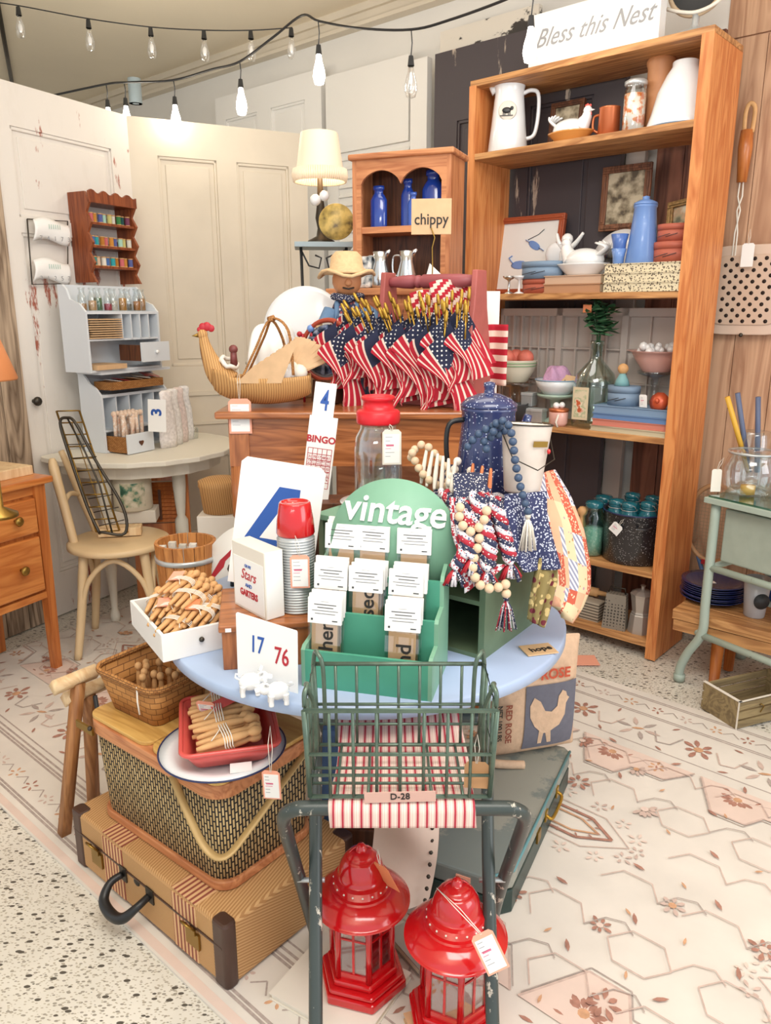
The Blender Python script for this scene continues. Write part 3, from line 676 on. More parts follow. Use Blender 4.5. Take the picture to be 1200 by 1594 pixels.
# number cards
o = thing('wooden_crate', 'small dark wooden box behind the big number 4 card', 'crate', (-.18, 1.96, TZ), .05)
MB().bb(-.1, .1, -.05, .05, 0, .245).build('body', W['dark'], o, bev=.002)
p = Vector((-.186, 1.955, TZ+.246))
o = thing('bingo_card', 'white BINGO card with red grid leaning on the brown table', 'card', p, -.1, rx=-.12, ry=.12)
MB().bb(-.037, .037, 0, .002, 0, .215).build('card', W['card'], o, bev=.001)
text('BINGO', .024, W['redprint'], o, T(0, -.0006, .155, rx=H90), bold=.0008, sx=1.0)
b = MB()
for i in range(6): b.bb(-.031+i*.0124-.0007, -.031+i*.0124+.0007, -.0008, 0, .03, .132)
for i in range(8): b.bb(-.031, .031, -.0008, 0, .03+i*.0146-.0007, .03+i*.0146+.0007)
b.build('printed_grid', W['redprint'], o)
R_ = random.Random(3)
nt = '\n'.join(' '.join('%02d' % R_.randint(1, 75) for i in range(5)) for j in range(7))
text(nt, .0095, W['redprint'], o, T(0, -.0006, .081, rx=H90), name='printed_numbers')
o = thing('number_card', 'narrow white card with a small blue number 4, above the BINGO card', 'card', p+Vector((.002, .012, .045)), -.1, rx=-.1, ry=.12)
MB().bb(-.028, .028, 0, .002, 0, .255).build('card', W['card'], o, bev=.001); text('4', .075, W['blueprint'], o, T(0.002, -.0008, .208, rx=H90), sx=.6, bold=.001)
# wood box with books and thermos
wx, wy = -.335, 1.462; WM = T(wx, wy, TZ, rz=.17)
o = thing('wooden_box', 'brown wooden box riser under the thermos and the stars book', 'box'); o.matrix_local = WM
MB().bb(0, .215, .0, .22, 0, .085).build('body', W['honey'], o, bev=.002); MB().bb(-.006, .22, -.006, .225, .085, .099).build('lid', W['honeyx'], o, bev=.003)
MB().bb(.008, .02, -.0066, -.006, .087, .095).build('sticker', W['card'], o)
p = WM @ Vector((.160, .07, .099))
o = thing('thermos', 'ribbed silver vintage thermos flask with a red cup lid', 'thermos', p)
pr = [(0, 0), (.037, 0)]
for k in range(27): pr += [(.0400, .003+k*.006), (.0402, .0045+k*.006), (.0372, .006+k*.006), (.0372, .0075+k*.006)]
pr += [(.038, .166), (.034, .168), (0, .168)]
MB().lathe(pr, 32).build('flask', W['steel'], o)
MB().lathe([(0, .168), (.0385, .168), (.0405, .172), (.0385, .20), (.033, .235), (.031, .2375), (.029, .2375), (.028, .234), (0, .234)], 32).build('cup', W['red'], o)
price_tag('price tag tied to the ribbed thermos', p+Vector((.012, -.044, .135)), .05, 0, .04, .072, (-.008, -.0, .042))
pa = onz(415, 967, TZ+.099); pb_ = onz(362, 938, TZ+.099)
d = (pb_-pa); rzb = math.atan2(-d.y, -d.x)
o = thing('block_book', 'white box book reading Stars and Garters, beside the thermos', 'book', pa, rzb)
bw = d.length*.93; bh = .147
MB().bb(-bw, 0, 0, .045, 0, bh).build('block', W['offwhite'], o, bev=.0015)
MB().bb(-bw+.006, -.006, -.0008, 0, .006, bh-.03).build('cover_panel', W['card'], o)
text('OH MY', .010, W['blueprint'], o, T(-bw/2, -.0012, bh-.045, rx=H90), sx=.8); text('Stars', .033, W['redprint'], o, T(-bw/2, -.0012, bh-.065, rx=H90), shear=.35, sx=.9)
text('AND', .012, W['blueprint'], o, T(-bw/2, -.0012, bh-.088, rx=H90)); text('GARTERS', .0205, W['redprint'], o, T(-bw/2, -.0012, bh-.107, rx=H90), bold=.0006, sx=.82)
MB().bb(0, .0008, .002, .043, .002, bh-.002).build('spine', W['card'], o)
# large 4 card
p = WM @ Vector((.10, .205, .10))
o = thing('number_card', 'large white card with a big blue number 4 behind the thermos', 'card', p, -.14, rx=-.12, ry=.13)
rr = .012
MB().vprism([(-.098+rr, 0), (.098, 0), (.098, .295-rr), (.098-rr, .295), (-.098+rr, .295), (-.098, .295-rr), (-.098, 0)], 0, .003).build('card', W['card'], o)
MB().vprism([(-.003, .238), (.046, .238), (.046, .02), (.008, .02), (.008, .07), (-.07, .07), (-.07, .112)], -.0012, 0).build('printed_number', W['blueprint'], o)
MB().vprism([(.008, .115), (.008, .19), (-.035, .115)], -.0016, -.0012).build('number_cutout', W['card'], o)
# 1776 card
p0 = Vector((-.300, 1.432, TZ)); p1 = Vector((-.171, 1.362, TZ)); d = p1-p0
o = thing('number_card', 'white card with blue 17 and red 76 in front of the wooden box', 'card', p0, math.atan2(d.y, d.x), rx=-.08, ry=.0)
MB().vprism([(0, 0), (.147, 0), (.143, .124), (.141, .127), (-.003, .137), (-.006, .134)], 0, .002).build('card', W['card'], o)
text('17', .05, W['blueprint'], o, T(.048, -.0008, .078, rx=H90), sx=.72, bold=.0003); text('76', .05, W['redprint'], o, T(.108, -.0008, .066, rx=H90), sx=.72, bold=.0003)
# small white figurines
def elephant(label, loc, rz, s=1.0):
    o = thing('animal_figurine', label, 'figurine', loc, rz, 'white animal figurines'); o.scale = (s,)*3
    b = MB(); b.ball(0, 0, .026, .018, sx=1.25, sy=.85, n=16); b.ball(.024, 0, .033, .012, n=14)
    b.tube([(.03, 0, .033), (.038, 0, .031), (.042, 0, .030)], [.007, .006, .0055], 8)
    for x in (-.014, .012):
        for y in (-.009, .009): b.tube([(x, y, .022), (x*1.1, y, .010), (x*1.1, y, 0)], [.0075, .005, .0055], 8)
    b.tube([(-.02, 0, .032), (-.028, .003, .037), (-.026, .006, .043), (-.022, .004, .041)], .0022, 6)
    b.build('body', W['milk'], o)
    for y in (-1, 1): MB().tube([(.02, y*.008, .042), (.024, y*.013, .05), (.028, y*.014, .047)], [.005, .004, .001], 6, flat=.5).build('ear', W['milk'], o)
elephant('white ceramic animal figurine standing left, before the 1776 card', (-.262, 1.362, TZ), math.radians(15)); elephant('white ceramic animal figurine standing right, before the 1776 card', (-.204, 1.325, TZ), math.radians(-165))
# white tray of peg bundles
TM = T(-.470, 1.497, TZ, rz=math.atan2(.539, .842))
o = thing('wooden_tray', 'white wooden drawer tray full of peg bundles on the blue table', 'tray'); o.matrix_local = TM
b = MB(); tw_, td_, tht = .172, .245, .062
b.bb(0, tw_, 0, .008, 0, tht); b.bb(0, tw_, td_-.008, td_, 0, tht); b.bb(0, .008, .008, td_-.008, 0, tht); b.bb(tw_-.008, tw_, .008, td_-.008, 0, tht); b.bb(.008, tw_-.008, .008, td_-.008, 0, .006)
b.build('tray_box', W['white'], o, bev=.0015)
MB().bb(.008, .05, .085, .09, .006, .045).bb(.008, .05, .165, .17, .006, .045).build('divider', W['offwhite'], o)
MB().ball(.085, -.004, .035, .006).build('knob', W['dkmetal'], o)
R_ = random.Random(11)
spots_ = [(.045, .045, .035, -.9), (.10, .045, .05, -.75), (.135, .06, .045, -.6), (.045, .115, .045, -.8), (.10, .10, .075, -.7), (.14, .13, .06, -.9), (.05, .18, .05, -.7), (.105, .17, .085, -.8), (.145, .2, .065, -.6)]
for i, (x, y, z, a) in enumerate(spots_):
    p = TM @ Vector((x*.8+.018, y*.85+.02, z+.006))
    peg_bundle('tied bundle of wooden clothes pegs heaped in the white tray', p, math.atan2(.539, .842)+a+R_.uniform(-.2, .2), 7, rx=R_.uniform(-.05, .12)+.1, ry=R_.uniform(-.15, .15), group='peg bundles in the white tray', seed=i, card=(None, 'orange', None, 'pinkedge')[i % 4], s=.82)
# hope tag on the table
p = onz(838, 1012, TZ+.001)
o = thing('wooden_tag', 'tan wooden tag reading hope lying on the blue tabletop', 'tag', p, .25)
MB().bb(-.036, .036, -.026, .026, 0, .003).build('plaque', W['tan'], o, bev=.001); text('hope', .026, W['ink'], o, T(0.004, -.002, .0035, rz=.1), bold=.0004)
# ---------------------------------------------------------------- coffee pot, bucket, garlands
o = thing('coffee_pot', 'dark blue speckled enamel coffee pot behind the bead garlands', 'coffee pot', cab(-.07, .165, .0)); o.rotation_euler.z = .3
o.location = Vector((.232, 1.735, TZ+ch))
navy = spots('navy_speckle', '2b3765', 'b9c3dd', 130, .2, .25, .6)
MB().lathe([(0, 0), (.078, 0), (.08, .01), (.062, .2), (.06, .245), (.063, .25), (.063, .256), (.058, .258)], 36).build('body', navy, o)
MB().lathe([(.063, .256), (.064, .262), (.05, .275), (.025, .285), (.012, .287), (.011, .296), (.013, .302), (.013, .31), (0, .313)], 30).build('lid', navy, o)
MB().tube([(-.06, 0, .23), (-.095, 0, .22), (-.10, 0, .16), (-.085, 0, .08), (-.075, 0, .06)], .006, 8).build('handle', W['black'], o)
MB().tube([(.06, 0, .15), (.085, 0, .19), (.1, 0, .235)], [.022, .014, .009], 10).build('spout', navy, o)
pbk = aty(812, 765, 1.585)
o = thing('tin_bucket', 'cream tin bucket tilted over the scarves, draped with navy beads', 'bucket', (pbk.x, pbk.y, pbk.z), .2, rx=-.06, ry=.06)
MB().lathe(hollow([(.036, 0), (.038, .004), (.052, .138), (.0535, .142)], .0015), 32).build('pail', plain('cream_tin', 'e2d6cb', .4, .1, var=.1), o)
MB().tube([(.0535*math.cos(a*.2618), .0535*math.sin(a*.2618), .142) for a in range(24)], .0018, 6, closed=True).build('rim', W['dkmetal'], o)
MB().tube([(.052, 0, .12), (.045, -.05, .075), (0, -.075, .055), (-.045, -.05, .075), (-.052, 0, .12)], .0013, 6).build('handle', W['dkmetal'], o)
MB().box(.012, -.0505, .105, .034, .001, .012, r=(.1, 0, .2)).build('label_plate', W['brass'], o); MB().ball(.035, -.041, .09, .004, sz=1.4).build('drop_charm', W['red'], o)
def garland(label, pts, r, mat, group=None, tassel=None, name='bead_garland'):
    o = thing(name, label, 'garland', pts[0], 0, group); P = [Vector(q)-Vector(pts[0]) for q in pts]
    out = []; 
    for i in range(len(P)-1):
        for k in range(20):
            t = k/20; a = P[max(i-1, 0)]; b_ = P[i]; c = P[i+1]; d = P[min(i+2, len(P)-1)]
            out.append(.5*((2*b_)+(-a+c)*t+(2*a-5*b_+4*c-d)*t*t+(-a+3*b_-3*c+d)*t**3))
    out.append(P[-1]); acc = 0; last = out[0]; beads = [last]
    for q in out[1:]:
        acc += (q-last).length; last = q
        if acc >= 2*r*.98: beads.append(q); acc = 0
    bm = None
    for q in beads:
        if bm is None: e = MB().ball(0, 0, 0, r, n=14).build('bead', mat, o); bm = e.data
        else: e = bpy.data.objects.new('bead', bm); COL.objects.link(e); e.parent = o
        e.location = q
    if tassel:
        e = P[-1]; b = MB(); R_ = random.Random(2)
        b.tube([e, e+Vector((0, 0, -.012))], .006, 8)
        for k in range(26):
            a = k*.9; rr_ = R_.uniform(.3, 1)*tassel[1]
            b.tube([e+Vector((0, 0, -.01)), e+Vector((rr_*.5*math.cos(a), rr_*.5*math.sin(a), -.03)), e+Vector((rr_*math.cos(a), rr_*math.sin(a)*.7, -tassel[0]))], .0016, 4, mi=k % len(tassel[2]))
        b.build('tassel', [W[q] if isinstance(q, str) else q for q in tassel[2]], o)
    return o
def PX(*l): return [aty(*q) for q in l]
navyb = plain('navy_bead', '3b4f6b', .45); natb = plain('natural_bead', 'dcc0a0', .55, var=.06); whitewb = plain('whitewash_bead', 'e6ddd0', .6)
navyfab = spots('navy_calico', '2f3450', 'e4e0dc', 210, .3, .9); redfab = spots('red_calico', 'a82a3a', 'eedfd8', 170, .28, .9); wfab = spots('white_calico', 'dcd8dc', '4a5a86', 190, .33, .9, spot2='a8404c')
garland('navy bead garland hanging over the cream bucket to a cream tassel', PX((768, 672, 1.54), (775, 655, 1.545), (790, 660, 1.53), (797, 680, 1.515), (803, 725, 1.50), (812, 765, 1.49), (822, 797, 1.485)), .0085, navyb, 'navy bead garlands', (.08, .02, ['offwhite', 'twine']))
garland('navy bead garland heaped between coffee pot and cream bucket', PX((728, 695, 1.56), (742, 678, 1.555), (757, 668, 1.55), (775, 662, 1.56), (785, 672, 1.57), (765, 680, 1.56), (752, 690, 1.555), (762, 705, 1.55)), .0085, navyb, 'navy bead garlands')
garland('natural wood bead garland lying on scarves behind the vintage sign', PX((640, 712, 1.72), (650, 694, 1.72), (665, 695, 1.71), (678, 708, 1.70), (690, 722, 1.69), (700, 742, 1.68), (690, 758, 1.66), (675, 752, 1.66), (660, 740, 1.67), (648, 722, 1.69), (640, 700, 1.7)), .0095, natb, 'natural bead garlands')
garland('natural wood bead garland looped in front of the scarves to a ragged tassel', PX((716, 790, 1.47), (715, 805, 1.46), (722, 820, 1.45), (737, 828, 1.45), (750, 815, 1.455), (757, 800, 1.46), (757, 790, 1.47)), .0095, natb, 'natural bead garlands')
garland('natural bead garland curving down to a red white and blue tassel', PX((746, 838, 1.45), (744, 850, 1.445), (737, 870, 1.44), (736, 885, 1.435), (740, 900, 1.43), (748, 911, 1.43), (762, 916, 1.43), (776, 914, 1.435), (786, 908, 1.44), (788, 925, 1.44)), .0098, natb, 'natural bead garlands', (.075, .024, [navyfab, redfab, wfab, navyfab]))
garland('whitewashed bead garland on the scarves right of the vintage sign', PX((712, 718, 1.62), (706, 735, 1.62), (700, 752, 1.6), (722, 745, 1.6), (735, 730, 1.6)), .009, whitewb, None)
# piled calico scarves
def heap(name, label, loc, rx, ry, rz_, h, mats, seed, cat='scarf', group=None, nu=36):
    R_ = random.Random(seed); ph = [R_.uniform(0, 6) for _ in range(8)]
    o = thing(name, label, cat, loc, rz_, group); b = MB()
    def fn(u, v):
        a = 2*math.pi*u; q = v; rr_ = (1-q**2.2)*(1+.12*math.sin(3*a+ph[0])+.08*math.sin(7*a+ph[1]))
        z = h*(1-(1-q)**2)*(1)+h*.18*math.sin(5*a+ph[2]+q*6)*q*(1-q)*3
        return (rx*rr_*math.cos(a), ry*rr_*math.sin(a), max(0.0005, z))
    b.grid(fn, nu, 10, mf=lambda i, j: ((i//3)*7+(j//3)*3) % len(mats) if len(mats) > 1 else 0); b.build('fabric', mats, o, sub=1); return o
heap('scarf', 'navy floral scarf bundle heaped on the cabinet left of the coffee pot', cab(-.24, .15), .085, .07, .2, .05, [wfab, navyfab], 3, group=None)
heap('scarf', 'navy and white dotted scarf bundled against the brown table', cab(-.22, .25), .05, .04, 0, .10, [navyfab], 5)
heap('scarf', 'calico scarves heaped under the cream bucket', cab(-.045, .07), .09, .10, .2, .085, [wfab, navyfab, redfab], 8)
# braided rag scarves with tassel ends
def braid(b, pts, r, mats=3, tw=3.2):
    P = [Vector(q) for q in pts]; out = []
    for i in range(len(P)-1):
        for k in range(14):
            t = k/14; out.append(P[i].lerp(P[i+1], t))
    for s in range(3):
        q = [p+Vector((math.cos(i*.5*tw/3+s*2.09), math.sin(i*.5*tw/3+s*2.09)*.6, .3*math.sin(i*.5*tw/3+s*2.09)))*r for i, p in enumerate(out)]
        b.tube(q, r*.85, 6, mi=s % mats)
def rag(label, pts, r, name='rag_braid'):
    o = thing(name, label, 'garland', pts[0], 0, 'red white and navy rag braids'); b = MB(); P = [Vector(q)-Vector(pts[0]) for q in pts]; braid(b, P, r); b.build('braid', [redfab, wfab, navyfab], o)
    e = P[-1]; t = MB(); R_ = random.Random(int(r*1e5))
    for k in range(16): a = k*1.1; t.tube([e, e+Vector((.012*math.cos(a), .008*math.sin(a), -.015)), e+Vector((.022*math.cos(a), .012*math.sin(a), -.034+R_.uniform(-.006, .006)))], .003, 5, mi=k % 3)
    t.build('tassel', [W['redprint'], wfab, navyfab], o); return o
rag('rag braid with red tassel hanging left of the looped natural beads', PX((722, 780, 1.49), (732, 830, 1.46), (722, 860, 1.445), (708, 885, 1.44)), .008)
rag('rag braid hanging straight below the looped natural beads', PX((742, 770, 1.49), (752, 810, 1.47), (762, 850, 1.45), (758, 885, 1.445)), .010)
rag('rag braid nearest the cream tassel, with a red tuft', PX((768, 775, 1.5), (782, 820, 1.48), (790, 850, 1.47), (795, 875, 1.465)), .009)
rag('rag braid crossing from the sign to the bead loop', PX((690, 765, 1.56), (712, 790, 1.5), (722, 830, 1.455), (735, 868, 1.44)), .008)
rag('short rag braid behind the bead loop', PX((756, 770, 1.5), (742, 800, 1.475), (730, 835, 1.46), (722, 872, 1.45)), .008)
# hanging scarves
def drape(name, label, cols, mats, mf=None, th=.006, cat='scarf', group=None, nu=10, nv=14, fold=.008, seed=0, rip=9):
    # cols: list of rows, each row (left world point, right world point)
    o = thing(name, label, cat, cols[0][0], 0, group); O = Vector(cols[0][0]); R_ = random.Random(seed); ph = R_.uniform(0, 6); b = MB(); n = len(cols)-1
    def fn(u, v):
        f = v*n; i = min(int(f), n-1); t = f-i; t = t*t*(3-2*t) if n < 3 else t
        A = Vector(cols[i][0]).lerp(Vector(cols[i+1][0]), t); B_ = Vector(cols[i][1]).lerp(Vector(cols[i+1][1]), t)
        p = A.lerp(B_, u)-O; k = fold*(.3+.7*v)
        return p+Vector((0, -1, .15))*k*math.sin(u*rip+ph+v*2)
    b.grid(fn, nu*3, nv*2, mf=(lambda i, j: mf(i//3, j//2)) if mf else None)
    b.build('fabric', mats, o, solid=th, sub=0); return o
def PR(*rows): return [(aty(*a), aty(*b_)) for a, b_ in rows]
drape('scarf', 'dark navy dotted scarf folded down beside the vintage sign', PR(((705, 738, 1.56), (770, 735, 1.57)), ((706, 780, 1.5), (762, 782, 1.5)), ((712, 825, 1.475), (752, 825, 1.475)), ((722, 850, 1.47), (745, 850, 1.47))), [navyfab], seed=4)
drape('scarf', 'pink checked scarf end hanging beside the green card holder', PR(((700, 775, 1.5), (724, 775, 1.51)), ((704, 830, 1.47), (735, 830, 1.47)), ((722, 885, 1.455), (755, 880, 1.455)), ((722, 922, 1.45), (790, 880, 1.46))), [redfab, wfab], mf=lambda i, j: (i+j) % 2, seed=2)
drape('scarf', 'blue and white calico scarf falling below the cream bucket', PR(((785, 770, 1.52), (850, 765, 1.56)), ((782, 800, 1.49), (850, 805, 1.53)), ((785, 850, 1.48), (865, 860, 1.52)), ((815, 890, 1.48), (872, 885, 1.52))), [spots('navy_white_floral', '31365a', 'c3c7d6', 210, .36, .9)], seed=6)
# patchwork quilt
q1 = spots('rust_calico', 'c05a44', 'eec9a8', 150, .35, .9); q2 = plain('quilt_peach', 'e8b08e', .9, var=.08); q3 = spots('quilt_cream_floral', 'dcc6a0', 'b98a9a', 60, .22, .9, spot2='b0885a'); q4 = stripes('quilt_gingham', [(0, 'e2dade'), (.5, '8b8fa6')], .009, (1, 0, .6)); q5 = spots('quilt_blue_floral', 'dad6dc', '44527c', 120, .36, .9)
rq = random.Random(9)
pat = [[0, 3, 0, 1, 0, 4], [4, 1, 1, 2, 0, 1], [0, 1, 3, 2, 3, 0], [2, 0, 1, 3, 2, 0], [2, 2, 3, 0, 1, 2], [1, 2, 0, 2, 2, 1]]
drape('patchwork_quilt', 'faded patchwork quilt of rust, peach and cream draped over the cabinet corner', PR(((828, 742, 1.64), (858, 735, 1.74)), ((818, 762, 1.58), (882, 775, 1.70)), ((832, 800, 1.55), (903, 830, 1.67)), ((842, 850, 1.54), (912, 885, 1.66)), ((850, 900, 1.545), (912, 915, 1.65)), ((855, 925, 1.55), (900, 945, 1.63)), ((862, 940, 1.56), (885, 968, 1.59))),
    [q1, q2, q3, q4, q5], mf=lambda i, j: pat[min(j*6//14, 5)][min(i*6//10, 5)], th=.022, cat='quilt', seed=1, fold=.010, rip=7, nu=10, nv=14)
mar = spots('paisley', '8a7a4c', '6e2733', 70, .42, .9, spot2='c9b27a')
drape('scarf', 'maroon and olive paisley scarf hanging beside the quilt', PR(((838, 868, 1.51), (868, 865, 1.53)), ((832, 900, 1.50), (866, 905, 1.52)), ((826, 940, 1.50), (852, 950, 1.51)), ((824, 965, 1.50), (844, 975, 1.51))), [mar], seed=8, th=.01, rip=12)
# forks in the scarf bundle
R_ = random.Random(6)
for i in range(9):
    a = PX((662+i*9 if i < 6 else 735+(i-6)*14, 712+i*4, 1.70-.02*i))[0]
    o = thing('cutlery', 'table knife with cream handle bundled in the scarves' if i < 6 else 'table fork with wooden handle bundled in the scarves by the bucket', 'cutlery', a, 0, 'cream handled knives' if i < 6 else 'wooden handled forks', rx=-.35, ry=.12+R_.uniform(-.1, .1))
    MB().tube([(0, 0, -.06), (0, 0, -.03), (0, 0, .015), (0, 0, .02)], [.003, .0055, .0035, .001], 8, flat=.6).build('handle', W['offwhite'] if i < 6 else W['copper'], o)
# ================================================================ tall bookcase
SM = T(.347, 3.473, 0, rz=RZ)         # local x right along the front, y into the wall
SW, SD, SHT = .972, .28, 2.254
o = thing('bookcase', 'tall open orange pine bookcase with six boards against the back wall', 'bookcase'); o.matrix_local = SM
MB().bb(0, .022, 0, SD, 0, SHT-.02).build('side_panel', W['pine'], o); MB().bb(SW-.022, SW, 0, SD, 0, SHT-.02).build('side_panel', W['pine'], o)
MB().bb(SW-.04, SW+.002, -.006, .0, 0, SHT-.02).bb(-.002, .03, -.006, .0, 0, SHT-.02).build('face_strip', W['pine'], o)
ZS = [SHT, 1.978, 1.42, .89, .36, .07]
for i, z in enumerate(ZS): MB().bb(0 if i == 0 else .022, SW if i == 0 else SW-.022, -.004, SD, z-.024, z).build('shelf', W['pinex'], o, bev=.002)
def sp(px, py, d, k): # point on shelf k seen at px (using py), d metres behind the front edge
    return onp(px, py, 2.824+d, ZS[k])
def shw(px0, px1, py, d): return (sp(px1, py, d, 0)-sp(px0, py, d, 0)).length
# --- top: sign and fan base
p = sp(918, 72, .03, 0); 
o = thing('sign_board', 'white wooden sign reading Bless this Nest on top of the bookcase', 'sign', p, RZ)
sw_ = shw(817, 1016, 50, .03)
MB().bb(-sw_/2, sw_/2, 0, .05, 0, .185).build('board', W['white'], o, bev=.001)
text('Bless this Nest', .088, W['greyink'], o, T(0, -.001, .095, rx=H90), shear=.5, sx=.86, space=1.02)
p = sp(1082, 40, .12, 0)
o = thing('table_mirror', 'round vintage fan-like mirror on a ribbed white foot atop the bookcase', 'mirror', p, RZ)
MB().lathe([(0, 0), (.085, 0), (.088, .006), (.06, .022), (.02, .035), (.012, .05), (.012, .085)], 32).build('foot', W['steel'], o)
MB().tube([(.1*math.cos(a*math.pi/16), 0, .18+.1*math.sin(a*math.pi/16)) for a in range(32)], .009, 8, closed=True).build('rim', plain('old_cream', 'b9a184', .4), o)
MB().cyl(0, 0, -.004, .004, .095, n=32, M=T(0, 0, .18, rx=H90)).build('glass', W['dkgrey'], o)
MB().tube([(-.105, 0, .12), (-.06, -.01, .1), (0, -.012, .085), (.06, -.01, .095), (.115, 0, .13)], .006, 8).build('yoke', W['offwhite'], o)
# --- shelf A
p = sp(790, 232, .1, 1)
o = thing('pitcher', 'tall white enamel pitcher with black cow emblem on the top shelf', 'pitcher', p, -.22)
MB().lathe(hollow([(.078, 0), (.082, .006), (.07, .11), (.058, .225), (.062, .25), (.07, .262)], .003), 36, sx=1).build('body', W['enamelw'], o)
MB().tube([(.056, 0, .225), (.085, 0, .235), (.115, 0, .22), (.118, 0, .14), (.105, 0, .07), (.072, 0, .055)], .010, 10, flat=.8).build('handle', W['enamelw'], o)
MB().tube([(-.055, 0, .235), (-.08, 0, .262)], [.02, .008], 10).build('spout', W['enamelw'], o)
MB().lathe([(0, -.0715), (.034, -.0700), (.036, -.068)], 28, M=T(0, 0, .15, rx=-.0) @ T(rx=H90) @ T(0, 0, 0, rx=math.pi)).build('medallion', W['offwhite'], o)
em = MB(); E = T(-.004, -.074, .15)
em.ball(0, 0, 0, .014, sx=1.3, sy=.25, sz=.8, M=E); em.ball(.021, 0, .007, .007, sx=1, sy=.3, M=E)
for x in (-.013, -.006, .008, .014): em.box(x, 0, -.013, .003, .002, .012, M=E)
em.bb(-.026, .026, -.001, .001, -.021, -.018, M=E); em.build('emblem', W['black'], o)
picture('dark framed sepia print leaning behind the nesting hen dish', sp(876, 215, .22, 1), RZ, .12, .15, .2, .02, W['dark'], sepia)
p = sp(888, 215, .08, 1)
def hen_dish(label, p, rz, m1, m2, s=1, mo=0):
    o = thing('hen_dish', label, 'covered dish', p, rz); o.scale = (s,)*3
    b = MB(); b.lathe(hollow([(.045, 0), (.05, .006), (.075, .035), (.08, .04)], .004), 28, sx=1.25, sy=.85); b.build('nest_base', m2, o)
    b = MB(); b.ball(-.005, 0, .052, .055, sx=1.35, sy=.9, sz=.75, n=20); b.tube([(.045, 0, .055), (.065, 0, .085), (.068, 0, .105)], [.035, .022, .016], 12); b.ball(.070, 0, .112, .018, n=12); b.lathe([(.006, 0), (0, .016)], 8, M=T(.085, 0, .111, ry=H90))
    for i in range(5): b.tube([(-.05, (i-2)*.006, .06), (-.085-.003*i, (i-2)*.011, .09), (-.088+.008*i, (i-2)*.013, .115-.004*abs(i-2))], [.016, .012, .005], 8, flat=.5)
    b.build('hen_lid', m1, o)
    b = MB()
    for i in range(4): b.ball(.062+i*.006, 0, .130+.003*math.sin(i*2), .0055, sy=.5)
    b.ball(.083, 0, .098, .006, sy=.5, sz=1.4); b.build('comb', W['coral'] if mo == 0 else m1, o); return o
hen_dish('white milk glass hen sitting on an amber nest dish, top shelf', p, RZ, W['milk'], plain('amber_glass', 'd8954e', .25, coat=.5), .95)
vessel('copper_mug', 'copper coloured mug between the hen dish and the sweets jar', 'mug', sp(947, 206, .09, 1), [(.036, 0), (.04, .004), (.038, .1), (.04, .104)], W['copper'], rz=RZ)
o = bpy.data.objects['copper_mug']; MB().tube([(-.036, 0, .085), (-.062, 0, .08), (-.064, 0, .04), (-.038, 0, .022)], .005, 8).build('handle', W['copper'], o)
p = sp(985, 200, .08, 1)
o = thing('glass_jar', 'clear glass jar with orange printed flowers on the top shelf', 'jar', p, RZ)
MB().lathe([(0, 0), (.037, 0), (.039, .005), (.039, .14), (.034, .15), (.033, .165), (.036, .165)], 28).build('jar_body', W['clear'], o)
MB().lathe([(.0385, .01), (.0385, .13)], 28).build('contents', art('orange_flowers', 'f0ece6', ['df6a28', 'ee9a5a', 'f6e6d8'], 38, 2), o)
MB().lathe([(.037, .158), (.04, .162), (.04, .172), (.03, .178), (0, .18)], 28).build('lid', W['steel'], o)
p = sp(1022, 190, .16, 1)
o = tag(MB().lathe([(0, 0), (.048, 0), (.048, .01), (.043, .02), (.045, .22), (.05, .235), (.05, .245), (.044, .26), (.036, .26), (.036, .2), (0, .2)], 24).build('wooden_vase', plain('turned_wood', 'bd8257', .5, var=.1)), 'tall turned brown wooden cylinder behind the big white enamel shade', 'vase'); o.location = p
p = sp(1060, 190, .125, 1)
o = thing('enamel_funnel', 'large white enamel funnel standing wide end down at the top shelf right end', 'funnel', p, RZ)
MB().lathe([(.118, 0), (.120, .006), (.112, .03), (.105, .05), (.088, .12), (.062, .175), (.045, .20), (.045, .215), (.042, .218), (.0, .218)], 40).build('body', W['enamelw'], o)
MB().tube([(.119*math.cos(a*math.pi/20), .119*math.sin(a*math.pi/20), .003) for a in range(40)], .0022, 6, closed=True).build('rim', W['dustblue'], o)
# --- shelf B
p = sp(810, 448, .20, 2)
bird = plain('mat_board', 'e8e8e6', .6)
o = picture('orange-red wooden frame with a print of two blue birds', p, RZ, .16, shw(763, 868, 440, .2), .335, .026, plain('cherry_frame', 'a8502f', .4, var=.1), bird)
E = T(0, .008, .0); b = MB(); b.ball(-.03, 0, .13, .03, sx=1.4, sy=.03, sz=.6, M=E)
b.tube([(-.06, 0, .135), (-.085, 0, .16), (-.07, 0, .17)], .007, 6, flat=.2, M=E); b.build('bird_print', W['denimblue'], o)
b = MB(); b.ball(.035, 0, .21, .026, sx=1.3, sy=.03, sz=.6, rot=(0, .5, 0), M=E)
b.tube([(.06, 0, .2), (.085, 0, .185)], .008, 6, flat=.2, M=E); b.tube([(.01, 0, .225), (-.01, 0, .235)], .008, 6, flat=.2, M=E)
b.build('bird_print', W['denimblue'], o); MB().tube([(0, .008, .235), (.05, .008, .255), (.075, .008, .275)], .0015, 5).build('branch_print', W['dkgrey'], o)
for i, (px, l) in enumerate(((792, 'left of two glass compotes in front of the bird picture'), (808, 'right of two glass compotes, touching the blue oval box'))):
    o = thing('glass_compote', 'small footed '+l, 'compote', sp(px, 445, .05, 2), 0, 'footed glass compotes')
    MB().lathe([(0, 0), (.022, 0), (.022, .003), (.005, .01), (.004, .05), (.008, .056), (.024, .065), (.027, .072), (.022, .066), (0, .06)], 20).build('body', W['ironstone'] if i else W['chrome'], o)
